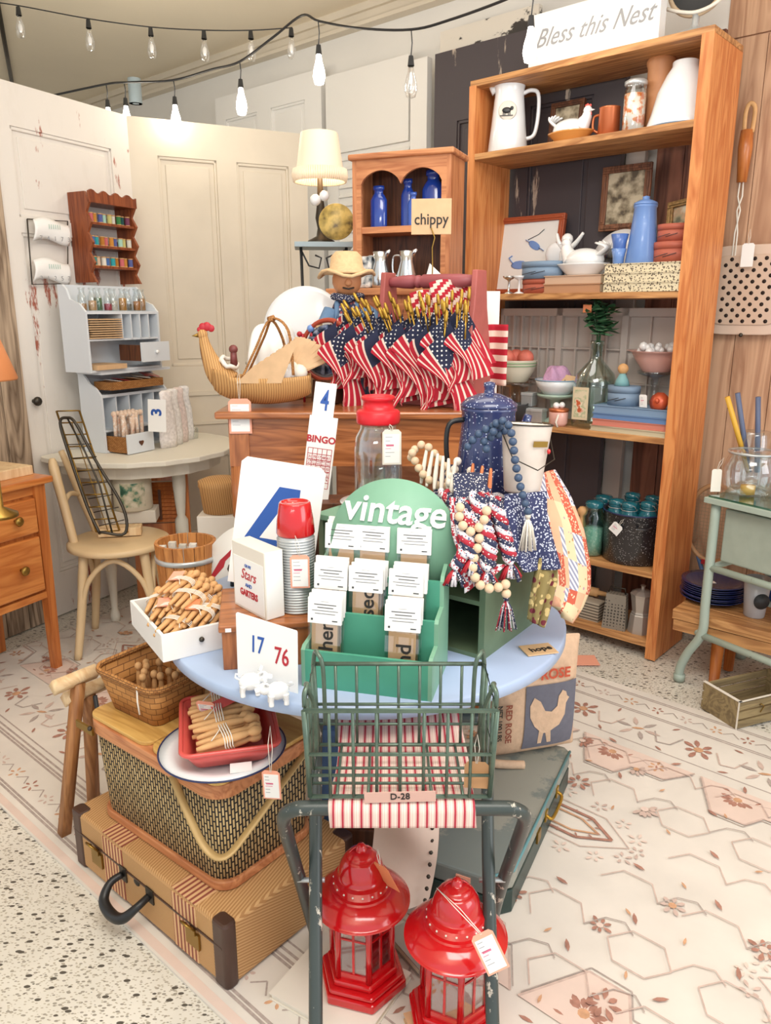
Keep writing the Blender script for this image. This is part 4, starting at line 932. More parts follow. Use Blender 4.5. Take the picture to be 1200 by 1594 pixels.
def oval_box(label, p, rz, w_, d_, h, mat, group=None):
    o = thing('oval_box', label, 'oval box', p, rz, group)
    b = MB(); b.lathe([(0, 0), (1, 0), (1, h*.72), (0, h*.72)], 36, sx=w_/2, sy=d_/2); b.build('body', mat, o)
    b = MB(); b.lathe([(0, h*.66), (1.03, h*.66), (1.03, h), (1.02, h), (0, h)], 36, sx=w_/2, sy=d_/2); b.build('lid', mat, o)
    for sx in (-.12, .1):
        MB().tube([(sx*w_-.2*w_, -d_/2*1.01, h*.25), (sx*w_, -d_/2*1.05, h*.35), (sx*w_+.15*w_, -d_/2*.98, h*.42)], h*.02, 5).build('lap_finger', W['dkgrey'], o)
    return o
w1 = shw(815, 872, 425, .09)
oval_box('terracotta oval bentwood box under the blue one on the picture shelf', sp(843, 448, .09, 2), RZ, w1*.98, .11, .058, W['brick'], 'stacked oval boxes'); oval_box('dusty blue oval bentwood box on top of a terracotta one', sp(843, 448, .09, 2)+Vector((0, 0, .0585)), RZ, w1*1.05, .12, .068, W['dustblue'])
w1 = shw(860, 948, 440, .1)
book('pale worn book on top of the pair under the white hen dish', sp(904, 447, .10, 2)+Vector((0, 0, .0345)), RZ, w1, .15, .032, plain('tan_book', 'c9a98f', .7), 'books under the white hen'); book('tan worn book at the bottom under the white hen dish', sp(904, 447, .10, 2), RZ, w1, .155, .034, plain('brown_book', 'b98a66', .7), 'books under the white hen')
o = hen_dish('white ceramic hen dish on two old books, picture shelf', sp(905, 447, .10, 2)+Vector((0, 0, .067)), RZ+math.pi, W['milk'], W['milk'], 1.12, 1)
p = sp(880, 430, .17, 2)
o = thing('figurine', 'white ceramic fisherman-like figurine with outstretched arms behind the hen dish', 'figurine', p, RZ)
MB().tube([(0, 0, 0), (0, 0, .09), (0, 0, .16), (0, 0, .2)], [.035, .03, .03, .012], 12).ball(0, 0, .215, .024).tube([(0, 0, .17), (.04, 0, .2), (.075, -.01, .235)], [.014, .01, .006], 8).tube([(0, 0, .17), (-.035, 0, .2), (-.05, 0, .24)], [.014, .01, .006], 8).build('body', W['milk'], o)
MB().ball(-.055, .0, .16, .045, sy=.25).build('shell', W['ironstone'], o)
p = sp(957, 447, .19, 2)
o = thing('plate', 'white plate with floral centre standing behind the blue coffee pot', 'plate', p, RZ, rx=-.14)
PR_ = .125
MB().lathe([(0, .0), (.07, 0), (PR_, -.016), (PR_, -.012), (.07, .005), (0, .005)], 48, M=T(0, 0, PR_, rx=H90)).build('dish', W['ironstone'], o); MB().lathe([(0, .0), (.04, 0)], 24, M=T(-.03, -.0055, PR_+.01, rx=H90)).build('painted_flowers', art('plate_flowers', 'e9eaec', ['c98a7a', '8fa3c0', 'd8c9b9'], 40), o)
def cup(label, p, mat, s=1):
    o = thing('cup', label, 'cup', p, 0, 'cornflower blue cups'); MB().lathe(hollow([(.020*s, 0), (.022*s, .003), (.024*s, .03*s), (.031*s, .062*s)], .003), 24).build('body', mat, o); return o
p = sp(956, 447, .04, 2)
# stack of patterned books, then pots on it
wv = shw(950, 1071, 440, .08); bk = spots('patterned_book', 'ddd0b0', '5a4d40', 130, .36, .7)
pc = sp(1011, 450, .09, 2)
for k in range(3): book('cream and black patterned book, %s of the stack of three' % ('bottom', 'middle', 'top')[k], pc+Vector((0, 0, k*.034)), RZ+(k-1)*.02, wv*.98, .17, .0335, bk, 'patterned books')
MB()
cup('lower blue cup standing on the patterned books', sp(956, 447, .05, 2)+Vector((.008, 0, .102)), W['denimblue'], .9); 
cup('upper blue cup stacked in the lower blue cup', sp(956, 447, .05, 2)+Vector((.008, 0, .145)), plain('mid_blue', '4f72b8', .3, coat=.4), 1.05)
p = sp(995, 447, .09, 2)+Vector((0, 0, .102))
o = thing('enamel_jug', 'tall cornflower blue enamel lidded jug on the patterned books', 'jug', p, RZ)
MB().lathe([(0, 0), (.058, 0), (.06, .004), (.045, .14), (.040, .195), (.043, .2), (.043, .207)], 32).build('body', W['denimblue'], o); MB().lathe([(.044, .207), (.042, .215), (.02, .225), (.012, .228), (.014, .236), (0, .24)], 28).build('lid', W['denimblue'], o)
p = sp(1043, 447, .10, 2)+Vector((0, 0, .102)); w1 = shw(1015, 1073, 395, .1)
oval_box('larger terracotta oval box on the patterned books', p, RZ, w1, .12, .072, W['brick']); oval_box('smaller terracotta oval box topmost at the right of the picture shelf', p+Vector((0, 0, .073)), RZ, w1*.88, .105, .06, W['brick'])
p = onp(968, 350, 2.824+.262); 
o = picture('dark wooden frame with sepia riverside print hung behind the blue jug', Vector((p.x, p.y, p.z-.02)), RZ, .03, shw(930, 1005, 330, .262), .245, .026, wood('brown_frame', '4a2c1e', '8a5b40', 2, 12), sepia, th=.014)
o = picture('ornate gilt frame with faded print leaning in the shelf right corner', sp(1056, 445, .20, 2)+Vector((0, 0, .10)), RZ-.15, .2, .155, .25, .024, plain('gilt', 'a38457', .4, .5, var=.4, scale=90), sepia2); o.rotation_euler.y = -.12
# --- shelf C
lat = MB(); lw = .92; lh = .47
def bars(x0, x1, z0, z1, nx, nz, t=.006):
    for i in range(nx+1): x = x0+(x1-x0)*i/nx; lat.bb(x-t/2, x+t/2, -.008, .008, z0, z1)
    for i in range(nz+1): z = z0+(z1-z0)*i/nz; lat.bb(x0, x1, -.006, .006, z-t/2, z+t/2)
lat.bb(0, lw, -.012, .012, lh-.03, lh); lat.bb(0, lw, -.012, .012, 0, .03)
for x in (0, .30, .60, lw): lat.bb(x-.0 if x == 0 else x-.014, x+.014 if x < lw else x, -.012, .012, 0, lh)
bars(.02, .29, .03, .44, 6, 3); bars(.31, .59, .03, .44, 4, 3, .007); bars(.61, .9, .03, .44, 3, 3)
lat.bb(.01, lw-.01, .012, .016, .01, lh-.01)
o = lat.build('lattice_panel', plain('pale_lattice', 'ccc2ba', .6)); p = SM @ Vector((.03, .25, .892)); o.location = p; o.rotation_euler = (0, 0, RZ); tag(o, 'off-white slatted lattice window panel standing at the back of the middle shelf', 'window panel')
def stand(label, p, r, h, mat):
    o = thing('cake_stand', label, 'cake stand', p); MB().lathe([(0, 0), (r*.62, 0), (r*.6, .006), (r*.3, .02), (r*.22, h*.5), (r*.3, h-.02), (r*.96, h-.006), (r, h), (r, h+.006), (r*.95, h), (0, h)], 32).build('body', mat, o); return o
p = sp(800, 660, .13, 3); stand('clear glass cake stand under the green striped bowl', p, .10, .155, W['clear'])
o = vessel('mixing_bowl', 'cream mixing bowl with green stripes full of peaches', 'bowl', p+Vector((0, 0, .158)), [(.045, 0), (.05, .004), (.078, .05), (.088, .092), (.09, .096)], plain('cream_glaze', 'e9e2cc', .3, coat=.4), t=.005)
for z, r in ((.072, .0838), (.084, .0865)): MB().tube([(r*math.cos(a*math.pi/16), r*math.sin(a*math.pi/16), z) for a in range(32)], .0026, 6, closed=True).build('stripe', plain('green_stripe', '8fae84', .4), o)
for i, (dx, dy, l) in enumerate(((-.045, .0, 'left'), (.0, .02, 'middle'), (.035, -.02, 'right'))):
    o = tag(MB().ball(0, 0, 0, .036, n=18).build('peach', W['peach']), '%s pink peach in the green striped bowl' % l, 'fruit', 'peaches in the striped bowl'); o.location = p+Vector((dx, dy, .158+.105))
for px, c in ((812, 'front'), (845, 'back')):
    pass
for i, (px, dz, l) in enumerate(((822, 0, 'lower left pale tin box beside the mini crock'), (822, .062, 'pale tin box stacked on another beside the coffee pot'), (838, 0, 'pale tin box nearest the green cake stand'))):
    o = thing('tin_box', l, 'box', sp(px, 655, .08+.03*(i % 2), 3)+Vector((0, 0, dz)), RZ+.1, 'pale tin boxes'); MB().bb(-.026, .026, -.026, .026, 0, .045).build('body', W['steel'], o, bev=.002); MB().bb(-.028, .028, -.028, .028, .045, .058).build('lid', plain('pale_tin', 'c9ced0', .4, .3), o, bev=.002)
p = sp(862, 660, .13, 3)
stand('pale green glass cake stand under the white bowl', p, .078, .115, plain('jadeite', 'b9d3c4', .25, coat=.4))
vessel('enamel_bowl', 'white enamel bowl with blue rim holding a lilac cloth', 'bowl', p+Vector((0, -.01, .118)), [(.05, 0), (.055, .003), (.082, .035), (.09, .062)], W['enamelw'], rim=(plain('rim_blue', '8fb3d0', .3), .0025))
heap('folded_cloth', 'lilac textured cloth bundled in the white enamel bowl', p+Vector((0, .0, .15)), .065, .05, .3, .085, [W['towel']], 12, cat='cloth')
o = thing('wooden_tag', 'tan wooden tag ending in d tucked into the white enamel bowl', 'tag', p+Vector((.01, -.045, .165)), RZ+.3, rx=-.5, ry=.15); MB().bb(-.05, .05, 0, .003, -.012, .045).build('plaque', W['tan'], o); text('ad', .034, W['ink'], o, T(.0, -.001, .008, rx=H90))
p = sp(868, 672, .04, 3)
o = thing('mini_crock', 'small pink striped crock with a white knobbed candle lid at shelf edge', 'crock', p); MB().lathe([(0, 0), (.03, 0), (.038, .012), (.04, .055), (.036, .062), (0, .062)], 24).build('pot', W['pinkbowl'], o); MB().lathe([(.039, .058), (.041, .062), (.041, .07), (.03, .074), (0, .074)], 24).build('band', W['copper'], o); MB().ball(-.012, 0, .083, .014).ball(.012, 0, .085, .013).build('knob', W['milk'], o); MB().tube([(-.01, -.04, .05), (-.02, -.045, .02), (-.012, -.042, .0)], .004, 6).build('ribbon', W['twine'], o)
p = sp(921, 668, .115, 3)
o = thing('glass_jug', 'large clear glass demijohn with a printed label and leafy stems', 'jug', p, RZ)
MB().lathe([(0, 0), (.078, 0), (.086, .01), (.086, .17), (.075, .215), (.03, .265), (.022, .285), (.024, .325), (.028, .33), (.028, .345), (.02, .345), (.02, .285)], 36).build('jug_body', glassy('pale_aqua', 'e2f1ec', .16), o)
MB().lathe([(.03, .262), (.04, .29), (.05, .29), (.055, .25), (.05, .23)], 8, M=T(0.03, 0, 0, s=.7)).build('handle', W['clear'], o)
MB().bb(-.048, .02, -.089, -.0865, .035, .165).build('label', plain('jug_label', 'd9c9a9', .6), o); MB().bb(-.04, .012, -.0895, -.089, .045, .155).build('label_print', art('floral_label', 'ddd0b4', ['c4603c', 'e8d9c0', 'a9b48c'], 30), o)
def leafy(label, p, spec, seed=0, name='leafy_branch'):
    o = thing(name, label, 'plant', p); R_ = random.Random(seed); s = MB(); lf = MB()
    for (dx, dy, h, n) in spec:
        pts = [Vector((0, 0, -.16)), Vector((dx*.2, dy*.2, h*.35)), Vector((dx*.6, dy*.6, h*.7)), Vector((dx, dy, h))]; s.tube(pts, .002, 5)
        for k in range(n):
            t = .45+.6*k/n; q = pts[1].lerp(pts[3], min(1, (t-.3)/.7)); a = k*2.4+R_.uniform(-.3, .3); l = R_.uniform(.04, .062); el = R_.uniform(-.5, .6)
            d = Vector((math.cos(a)*math.cos(el), math.sin(a)*math.cos(el), math.sin(el))); u = d.cross(Vector((0, 0, 1))).normalized(); nn = u.cross(d)
            P = [q, q+d*l*.35+u*l*.28-nn*.004, q+d*l*.75+u*l*.24-nn*.003, q+d*l, q+d*l*.75-u*l*.24-nn*.003, q+d*l*.35-u*l*.28-nn*.004, q+d*l*.5+nn*.003]
            lf.add(P, [(0, 1, 6), (1, 2, 6), (2, 3, 6), (3, 4, 6), (4, 5, 6), (5, 0, 6)], R_.choice([0, 0, 1]), True)
    s.build('stem', W['leaf'], o); lf.build('foliage', [W['leaf'], plain('leaf_pale', '6f9d76', .45)], o); return o
leafy('green leafy stems rising from the glass demijohn', p+Vector((0, 0, .345)), [(-.03, -.03, .1, 22), (.03, -.02, .13, 24), (.0, .02, .17, 26), (-.035, -.03, .165, 20), (.05, .0, .06, 16), (.01, -.04, .05, 14)], 4)
o = tag(MB().bb(-.018, .018, 0, .001, -.03, 0).build('price_card', W['orange']), 'small orange card hanging from the green leaves', 'price tag'); o.location = sp(914, 480, .05, 3); o.location.z = 1.375; o.rotation_euler = (0, 0, RZ)
p = sp(1010, 676, .12, 3)
bkz = .89
cols = [('cream worn book at the bottom of the blue and coral stack', plain('cream_book', 'c9bda0', .7), .022), ('coral book second from the bottom of the shelf stack', plain('coral_book', 'cf8270', .7), .026), ('mid blue book third from the bottom of the shelf stack', plain('blue_book', '6888b4', .7), .022), ('large dusty blue book on top of the shelf stack', plain('dustblue_book', '7d97b4', .7), .030)]
z = 0; p = sp(990, 672, .10, 3); wv = shw(926, 1046, 660, .1)
for i, (l, m, h) in enumerate(cols): book(l, p+Vector((0, 0, z)), RZ+(-.02, .03, 0, .02)[i], wv*(.95 if i else .98), .17-.005*i, h, m, 'blue and coral books'); z += h+.0006
top = z
pb2 = sp(1015, 650, .17, 3)
stand('clear glass pedestal stand holding the pink bowl', pb2+Vector((0, .0, top)), .072, .125, W['clear'])
vessel('pink_bowl', 'pink glazed oval bowl filled with white flowers on a glass stand', 'bowl', pb2+Vector((0, -.0, top+.128)), [(.05, 0), (.055, .005), (.085, .05), (.098, .075), (.12, .082)], W['pinkbowl'], rz=RZ)
b = MB(); R_ = random.Random(4)
for i in range(16): b.ball(R_.uniform(-.07, .07), R_.uniform(-.05, .05), R_.uniform(.07, .1), R_.uniform(.012, .02), n=8)
o = tag(b.build('white_flowers', W['milk']), 'heap of white ceramic flowers in the pink bowl', 'flowers', kind='stuff'); o.location = pb2+Vector((0, 0, top+.128))
pbx = sp(968, 650, .08, 3)+Vector((0, 0, top))
oval_box('dusty blue round box under the small doll on the book stack', pbx, RZ, .125, .1, .075, W['dustblue'])
o = thing('doll', 'small peg doll in a teal dress sitting on the dusty blue box', 'doll', pbx+Vector((-.01, 0, .076))); MB().lathe([(0, 0), (.03, 0), (.024, .02), (.014, .04), (.01, .048), (0, .05)], 16).build('dress', plain('teal_dress', '7fb0b4', .7), o); MB().ball(0, 0, .064, .021, n=14).build('head', W['pin'], o)
o = thing('flower_ornament', 'orange copper flower-shaped ornament lying on the book stack', 'ornament', sp(1022, 650, .03, 3)+Vector((0, 0, top+.03)), RZ, rx=-.3)
MB().lathe([(0, 0), (.015, 0), (.036, -.012), (.038, -.01), (.015, .006), (0, .006)], 10, M=T(rx=H90)).ball(0, -.01, 0, .009).build('petals', plain('orange_copper', 'cc5a38', .35, .2), o)
price_tag('white tag leaning between the teal doll and the orange flower', sp(998, 650, .02, 3)+Vector((0, 0, top+.052)), RZ, .2, .03, .05, None, edge='card')
# dark slate pot between coffee pot and shelf
o = tag(MB().lathe(hollow([(.03, 0), (.045, .07), (.047, .075)], .003), 20).build('flower_pot', W['dkgrey']), 'small dark grey pot behind the navy coffee pot', 'pot'); o.location = sp(804, 672, .05, 3)
# --- shelf D
def mason(label, p, h, r, m1=None, beans=None, wire=True, group=None):
    o = thing('mason_jar', label, 'jar', p, RZ, group)
    MB().lathe([(0, 0), (r*.9, 0), (r, .008), (r, h*.72), (r*.78, h*.8), (r*.74, h*.84), (r*.8, h*.85), (r*.8, h*.87)], 28).build('jar_body', m1 or W['teal'], o)
    MB().lathe([(r*.8, h*.87), (r*.84, h*.89), (r*.84, h*.95), (r*.7, h*.98), (0, h)], 28).build('lid', W['tealsolid'], o)
    if beans: MB().lathe([(0, .004), (r*.93, .006), (r*.93, h*.5), (0, h*.52)], 24).build('contents', beans, o)
    if wire: MB().tube([(-r*.85, 0, h*.82), (-r*.8, -r*.5, h*.92), (0, -r*.75, h*.97), (r*.8, -r*.5, h*.92), (r*.85, 0, h*.82)], .0015, 5).tube([(r*.86*math.cos(a*.5236), r*.86*math.sin(a*.5236), h*.82) for a in range(12)], .0015, 5, closed=True).build('wire_bail', W['steel'], o)
    return o
beans = spots('white_beans', 'c9ddd0', 'f2eee4', 95, .42, .6)
mason('green glass jar of white beans at the left of the stockpot', sp(921, 850, .07, 4), .235, .045, W['aqua'], beans, wire=False)
mason('dark teal jar behind the jar of beans', sp(935, 850, .17, 4), .24, .045, W['tealsolid'])
pp = sp(984, 872, .135, 4)
o = thing('stockpot', 'large black speckled enamel stockpot full of teal jars', 'pot', pp, RZ)
gran = spots('granite_enamel', '26262a', 'c9c9c9', 150, .19, .3, .5)
MB().lathe(hollow([(.117, 0), (.122, .006), (.127, .20), (.13, .208)], .004), 48).build('pot_body', gran, o)
MB().tube([(.06, -.115, .165), (.065, -.145, .165), (.1, -.12, .165), (.102, -.085, .165)], .005, 8).build('handle', gran, o)
MB().tube([(.13*math.cos(a*math.pi/20), .13*math.sin(a*math.pi/20), .208) for a in range(40)], .003, 6, closed=True).build('rim', W['navyrim'], o)
for i, (dx, dy, l) in enumerate(((-.062, -.055, 'front left'), (.0, -.07, 'front middle'), (.068, -.045, 'front right'), (-.04, .045, 'rear left'), (.045, .05, 'rear right'))):
    q = T(pp.x, pp.y, pp.z, rz=RZ) @ Vector((dx, dy, .06+.012*(i > 2)+.008*(i == 2))); mason('teal mason jar with wire bail, %s in the speckled stockpot' % l, q, .195, .037, W['tealsolid'], group='teal jars in the stockpot')
price_tag('white square tag lying on the jars in the stockpot', sp(965, 800, -.0, 4)+Vector((0, 0, .17)), RZ, .0, .045, .045, (0, 0, .03), roll=.6, edge='card')
q = sp(903, 850, .05, 4)
o = thing('clothes_peg', 'large wooden clothes peg standing left of the jar of beans', 'clothes peg', q); MB().lathe([(.018, 0), (.018, .12), (.011, .155), (.011, .165), (.02, .175), (.021, .19), (.012, .202), (0, .204)], 16).build('peg_body', W['pin'], o)
# --- shelf E
q = sp(995, 985, .09, 5)
o = thing('moka_pot', 'faceted aluminium moka coffee pot on the bottom shelf', 'coffee maker', q, RZ-.2)
al = plain('aluminium', 'c3bdb6', .32, .6)
MB().lathe([(0, 0), (.05, 0), (.043, .075), (.040, .08)], 8, smooth=False).build('boiler', al, o); MB().lathe([(.040, .082), (.036, .09), (.046, .155), (.05, .165)], 8, smooth=False).build('upper_chamber', al, o)
MB().lathe([(.05, .165), (.03, .178), (.008, .182), (.008, .195), (.012, .2), (0, .205)], 8, smooth=False).build('lid', al, o); MB().tube([(.042, 0, .15), (.08, 0, .152), (.082, 0, .09), (.075, 0, .07)], .007, 8, flat=.6).build('handle', W['black'], o)
q = sp(957, 972, .06, 5)
o = thing('box_grater', 'rusty tin box grater beside the moka pot', 'grater', q, RZ+.2)
MB().add([(-.048, -.03, 0), (.048, -.03, 0), (.048, .03, 0), (-.048, .03, 0), (-.04, -.02, .15), (.04, -.02, .15), (.04, .02, .15), (-.04, .02, .15)], [(0, 1, 5, 4), (1, 2, 6, 5), (2, 3, 7, 6), (3, 0, 4, 7), (4, 5, 6, 7), (0, 3, 2, 1)]).build('body', spots('grater_tin', '8c8478', '3e3a34', 75, .3, .5, rnd=.15), o)
MB().tube([(-.035, 0, .15), (-.03, 0, .175), (.03, 0, .175), (.035, 0, .15)], .003, 6).build('handle', W['dkmetal'], o)
q = sp(922, 960, .08, 5)
o = tag(MB().bb(-.05, .04, -.03, .03, 0, .085).build('wire_basket', stripes('ribbed_tin', [(0, 'b5aa98'), (.55, '5e564c')], .013, (0, 0, 1), bump=.5), bev=.003), 'small ribbed tin box left of the grater on the bottom shelf', 'box'); o.location = q; o.rotation_euler.z = RZ
q = sp(905, 955, .12, 5)
o = thing('rolling_pin', 'wooden rolling pin resting across boxes on the bottom shelf', 'rolling pin', q+Vector((0, 0, .105)), RZ+.1)
MB().lathe([(0, -.12), (.009, -.12), (.011, -.07), (.02, -.068), (.02, .068), (.011, .07), (.009, .12), (0, .12)], 16, M=T(ry=H90)).build('roller', W['pin'], o)
o = tag(MB().bb(-.13, .05, -.02, .05, 0, .08).build('tin_box', W['offwhite'], bev=.003), 'off-white tin at the left end of the bottom shelf under the rolling pin', 'box'); o.location = q; o.rotation_euler.z = RZ
# ================================================================ right side
# hanging enamel strainer and whisk on the plank wall
p = onp(1163, 452, 3.245)
o = thing('enamel_grate', 'cream enamel square stove plate with punched holes hanging on the plank wall', 'wall plate', p, RZ)
gw, gh = .315, .335
hole = plain('hole_dark', '2c1c14', .8)
MB().prism([(gw/2*math.copysign(abs(math.cos(t))**.35, math.cos(t)), gh/2*math.copysign(abs(math.sin(t))**.35, math.sin(t))) for t in [i*math.pi/20 for i in range(40)]], 0, .012, M=T(rx=H90)).build('plate', plain('beige_enamel', 'd8c0ad', .3, coat=.4), o, bev=.003)
MB().prism([(gw/2*.8*math.copysign(abs(math.cos(t))**.3, math.cos(t)), gh/2*.78*math.copysign(abs(math.sin(t))**.3, math.sin(t))) for t in [i*math.pi/20 for i in range(40)]], .012, .018, M=T(rx=H90)).build('raised_panel', plain('beige_enamel2', 'cfb5a0', .3, coat=.4), o, bev=.004)
hb = MB()
for i in range(9):
    for j in range(12):
        if (i+j) % 2 == 0: hb.lathe([(0, .0182), (.0078, .0186), (0, .019)], 8, M=T((i-4)*.021, 0, (j-5.5)*.021, rx=H90))
hb.build('hole', hole, o, ); bpy.data.objects['hole']['kind'] = 'stuff'
MB().ball(0, -.018, -.168, .008).build('screw', W['dkmetal'], o)
price_tag('white tag hanging over the punched enamel stove plate', p+Vector((-.03, -.035, .17)), RZ, 0, .045, .085, (0, 0, .05), blank=True, edge='card')
p = onp(1160, 230, 3.23)
o = thing('popcorn_fork', 'long wire toasting fork with wooden handle hanging on the plank wall', 'utensil', p, RZ)
MB().lathe([(0, -.12), (.018, -.12), (.026, .0), (.022, .06), (.0, .065)], 14).build('handle', W['maplez'], o); MB().tube([(-.01, 0, .05), (-.012, 0, .12), (.0, 0, .15), (.02, 0, .13), (.018, 0, .05)], .008, 8, flat=.5).build('hanging_loop', W['pin'], o)
MB().tube([(-.006, 0, -.12), (-.008, 0, -.17), (.006, 0, -.22), (-.005, 0, -.30), (-.005, 0, -.46)], .003, 6).tube([(.006, 0, -.12), (.008, 0, -.17), (-.006, 0, -.22), (.005, 0, -.30), (.005, 0, -.44), (.02, 0, -.45)], .003, 6).build('wire_shaft', W['offwhite'], o)
# metal cart
cg = chip('chippy_green', 'a9b8ac', '6a6158', .66, 14, (1, 1, 1), rough=.4)
A = Vector((1.150, 2.60, 0)); dr = Vector((.528, -.849, 0)); cz = math.atan2(dr.y, dr.x)
o = thing('metal_cart', 'pale green metal kitchen cart with glass top and curved legs at right', 'cart', A, cz)
def cleg(b, x, y):
    b.tube([(x, y, .70), (x, y, .35), (x-.0, y-.0, .22), (x-.05, y, .12), (x-.075, y, .05), (x-.075, y, 0)], .0165, 10)
MB().bb(-.03, .75, -.03, .42, .705, .725).build('top_frame', cg, o, bev=.002); MB().bb(-.02, .74, -.02, .41, .725, .732).build('glass_top', W['aqua'], o)
for x in (0, .7):
    for y in (0, .38): b = MB(); cleg(b, x, y); b.tube([(x-.075, y, 0), (x-.075, y, .025)], .021, 10); b.build('leg', cg, o)
b = MB()
for z, y in ((.21, 0), (.21, .38), (.47, 0), (.47, .38)): b.tube([(0, y, z), (.7, y, z)], .013, 8)
b.tube([(0, 0, .47), (0, .38, .47)], .012, 8).tube([(-.02, 0, .21), (-.02, .38, .21)], .012, 8); b.build('rail', cg, o)
MB().bb(.03, .68, .01, .37, .50, .69).build('metal_bin', plain('pale_green_panel', 'a8b3a6', .35, .1, var=.08), o, bev=.006)
def cp(px, py, z=.732): return onz(px, py, z)
p = cp(1166, 757)
p = Vector((1.275, 2.635, .733))
o = thing('glass_cookie_jar', 'wide clear glass jar of candles on the green metal cart', 'jar', p)
MB().lathe([(0, 0), (.075, 0), (.09, .01), (.092, .09), (.082, .12), (.075, .13), (.08, .14), (.08, .15)], 36).build('jar_body', W['clear'], o); MB().tube([(.08*math.cos(a*math.pi/16), .08*math.sin(a*math.pi/16), .145) for a in range(32)], .004, 6, closed=True).build('rim', W['steel'], o)
o = tag(MB().lathe([(0, 0), (.024, 0), (.024, .03), (.0, .031)], 20).build('candle', plain('honey_wax', 'd8a94e', .5)), 'small amber votive candle in the wide glass jar', 'candle'); o.location = p+Vector((-.02, -.03, .004))
price_tag('plain pale tag propped against the wide glass jar', p+Vector((-.12, 0.0, .085)), 0, -.05, .035, .08, (.02, 0, .04), blank=True, edge='offwhite')
p2 = p+Vector((.055, .11, 0))
o = thing('glass_jar', 'tall clear jar holding tapers behind the wide glass jar', 'jar', p2); MB().lathe([(0, 0), (.05, 0), (.055, .01), (.055, .17), (.05, .185), (.052, .2)], 28).build('jar_body', W['clear'], o)
for px0, py0, px1, py1, m, l in ((1132, 618, 1182, 670, plain('yellow_wax', 'd8a83c', .5), 'yellow'), (1148, 612, 1182, 655, plain('slate_wax', '5a6480', .5), 'slate blue, left'), (1180, 618, 1199, 665, plain('slate_wax2', '58627e', .5), 'slate blue, right')):
    a = aty(px0, py0, 2.72); b_ = Vector((p2.x+(.02 if 'right' in l else -.01), p2.y-.0, .78)); b_ = a+(b_-a)*.98
    o = tag(MB().tube([b_-a, (0, 0, 0)], [.0095, .009], 10).build('taper_candle', m), '%s taper candle leaning in the tall jar on the cart' % l, 'candle', 'taper candles on the cart'); o.location = a
# tennis racket
p = onp(1112, 815, 3.18)
o = thing('tennis_racket', 'old wooden tennis racket leaning upside down behind the metal cart', 'racket', (p.x, p.y, p.z), RZ, rx=-.06)
MB().tube([(.115*math.cos(a*math.pi/16), 0, .16*math.sin(a*math.pi/16)) for a in range(32)], .010, 8, closed=True).build('hoop', plain('racket_wood', 'c4956b', .4, var=.1), o)
b = MB()
for i in range(-7, 8): x = i*.0145; h = .155*math.sqrt(max(0, 1-(x/.112)**2)); b.bb(x-.0006, x+.0006, -.0006, .0006, -h, h)
for i in range(-10, 11): z = i*.0145; h = .11*math.sqrt(max(0, 1-(z/.157)**2)); b.bb(-h, h, -.0006, .0006, z-.0006, z+.0006)
b.build('strings', plain('gut', '9a856a', .6), o)
MB().tube([(-.05, 0, -.145), (-.012, 0, -.24), (0, 0, -.30)], .009, 8).tube([(.05, 0, -.145), (.012, 0, -.24), (0, 0, -.30)], .009, 8).tube([(0, 0, -.28), (0, 0, -.62)], .014, 8).build('shaft', plain('racket_blue', '5b79a8', .4), o); MB().bb(-.03, .03, -.012, .012, -.175, -.155).build('throat_band', W['redprint'], o)
price_tag('orange tag hanging from the wooden racket', p+Vector((-.015, -.03, -.19)), RZ, 0, .045, .04, (0, 0, .05), blank=True, edge='pinkedge')
# plank bench
BO = Vector((1.075, 2.70, 0))
o = thing('plank_bench', 'low brown plank bench under the metal cart holding blue plates', 'bench', BO, RZ)
for k in range(3): MB().bb(0, .9, k*.088, k*.088+.085, .235, .272).build('board', W['pinex'], o, bev=.002)
MB().bb(.005, .9, .005, .25, .19, .232).build('apron', W['pinex'], o)
for x in (.16, .8):
    for y in (.05, .21): MB().cyl(x, y, 0, .19, .018, .024, 12).build('leg', W['maplez'], o)
BM_ = T(BO.x, BO.y, .272, rz=RZ)
pc = onz(1108, 932, .272)
cob = plain('cobalt_plate', '1d2a5e', .15, coat=.6)
R_ = random.Random(2); proto = None
for k in range(8):
    z = .273+k*.0085
    if proto is None:
        proto = thing('plate', 'dark cobalt blue glass plate in the stack on the bench', 'plate', (pc.x, pc.y, z), 0, 'cobalt plates on the bench'); MB().lathe([(0, 0), (.06, 0), (.1, .012), (.118, .016), (.118, .019), (.098, .015), (.06, .005), (0, .005)], 40).build('dish', cob, proto)
    else: dup(proto, (pc.x+R_.uniform(-.004, .004), pc.y+R_.uniform(-.004, .004), z))
o = tag(MB().bb(-.022, .022, -.012, .012, 0, .001).build('price_card', W['card']), 'small white card on the top blue plate', 'price tag'); o.location = (pc.x-.03, pc.y-.03, .273+8*.0085+.009)
pg = onz(1173, 958, .272)
o = thing('tumbler', 'frosted glass tumbler with a dark oval print on the bench', 'glass', (pg.x, pg.y, .272)); fr = plain('frosted_print', 'b9b9bd', .25, .1)
MB().lathe(hollow([(.034, 0), (.036, .003), (.046, .145)], .002), 32).build('glass_body', fr, o); MB().lathe([(0, -.0025), (.028, 0), (.029, .003)], 24, M=T(0, -.0415, .07, rx=H90-.06) @ T(s=1)).build('oval_print', W['dkgrey'], o)
o = tag(MB().ball(0, 0, .06, .06, sx=.8, sz=1.0).build('blue_bag', plain('blue_plastic', '2c63b0', .4, var=.3, scale=30)), 'crumpled blue plastic bundle at the right edge behind the tumbler', 'bag'); q = onz(1215, 945, .272); o.location = (q.x, q.y+.03, .272)
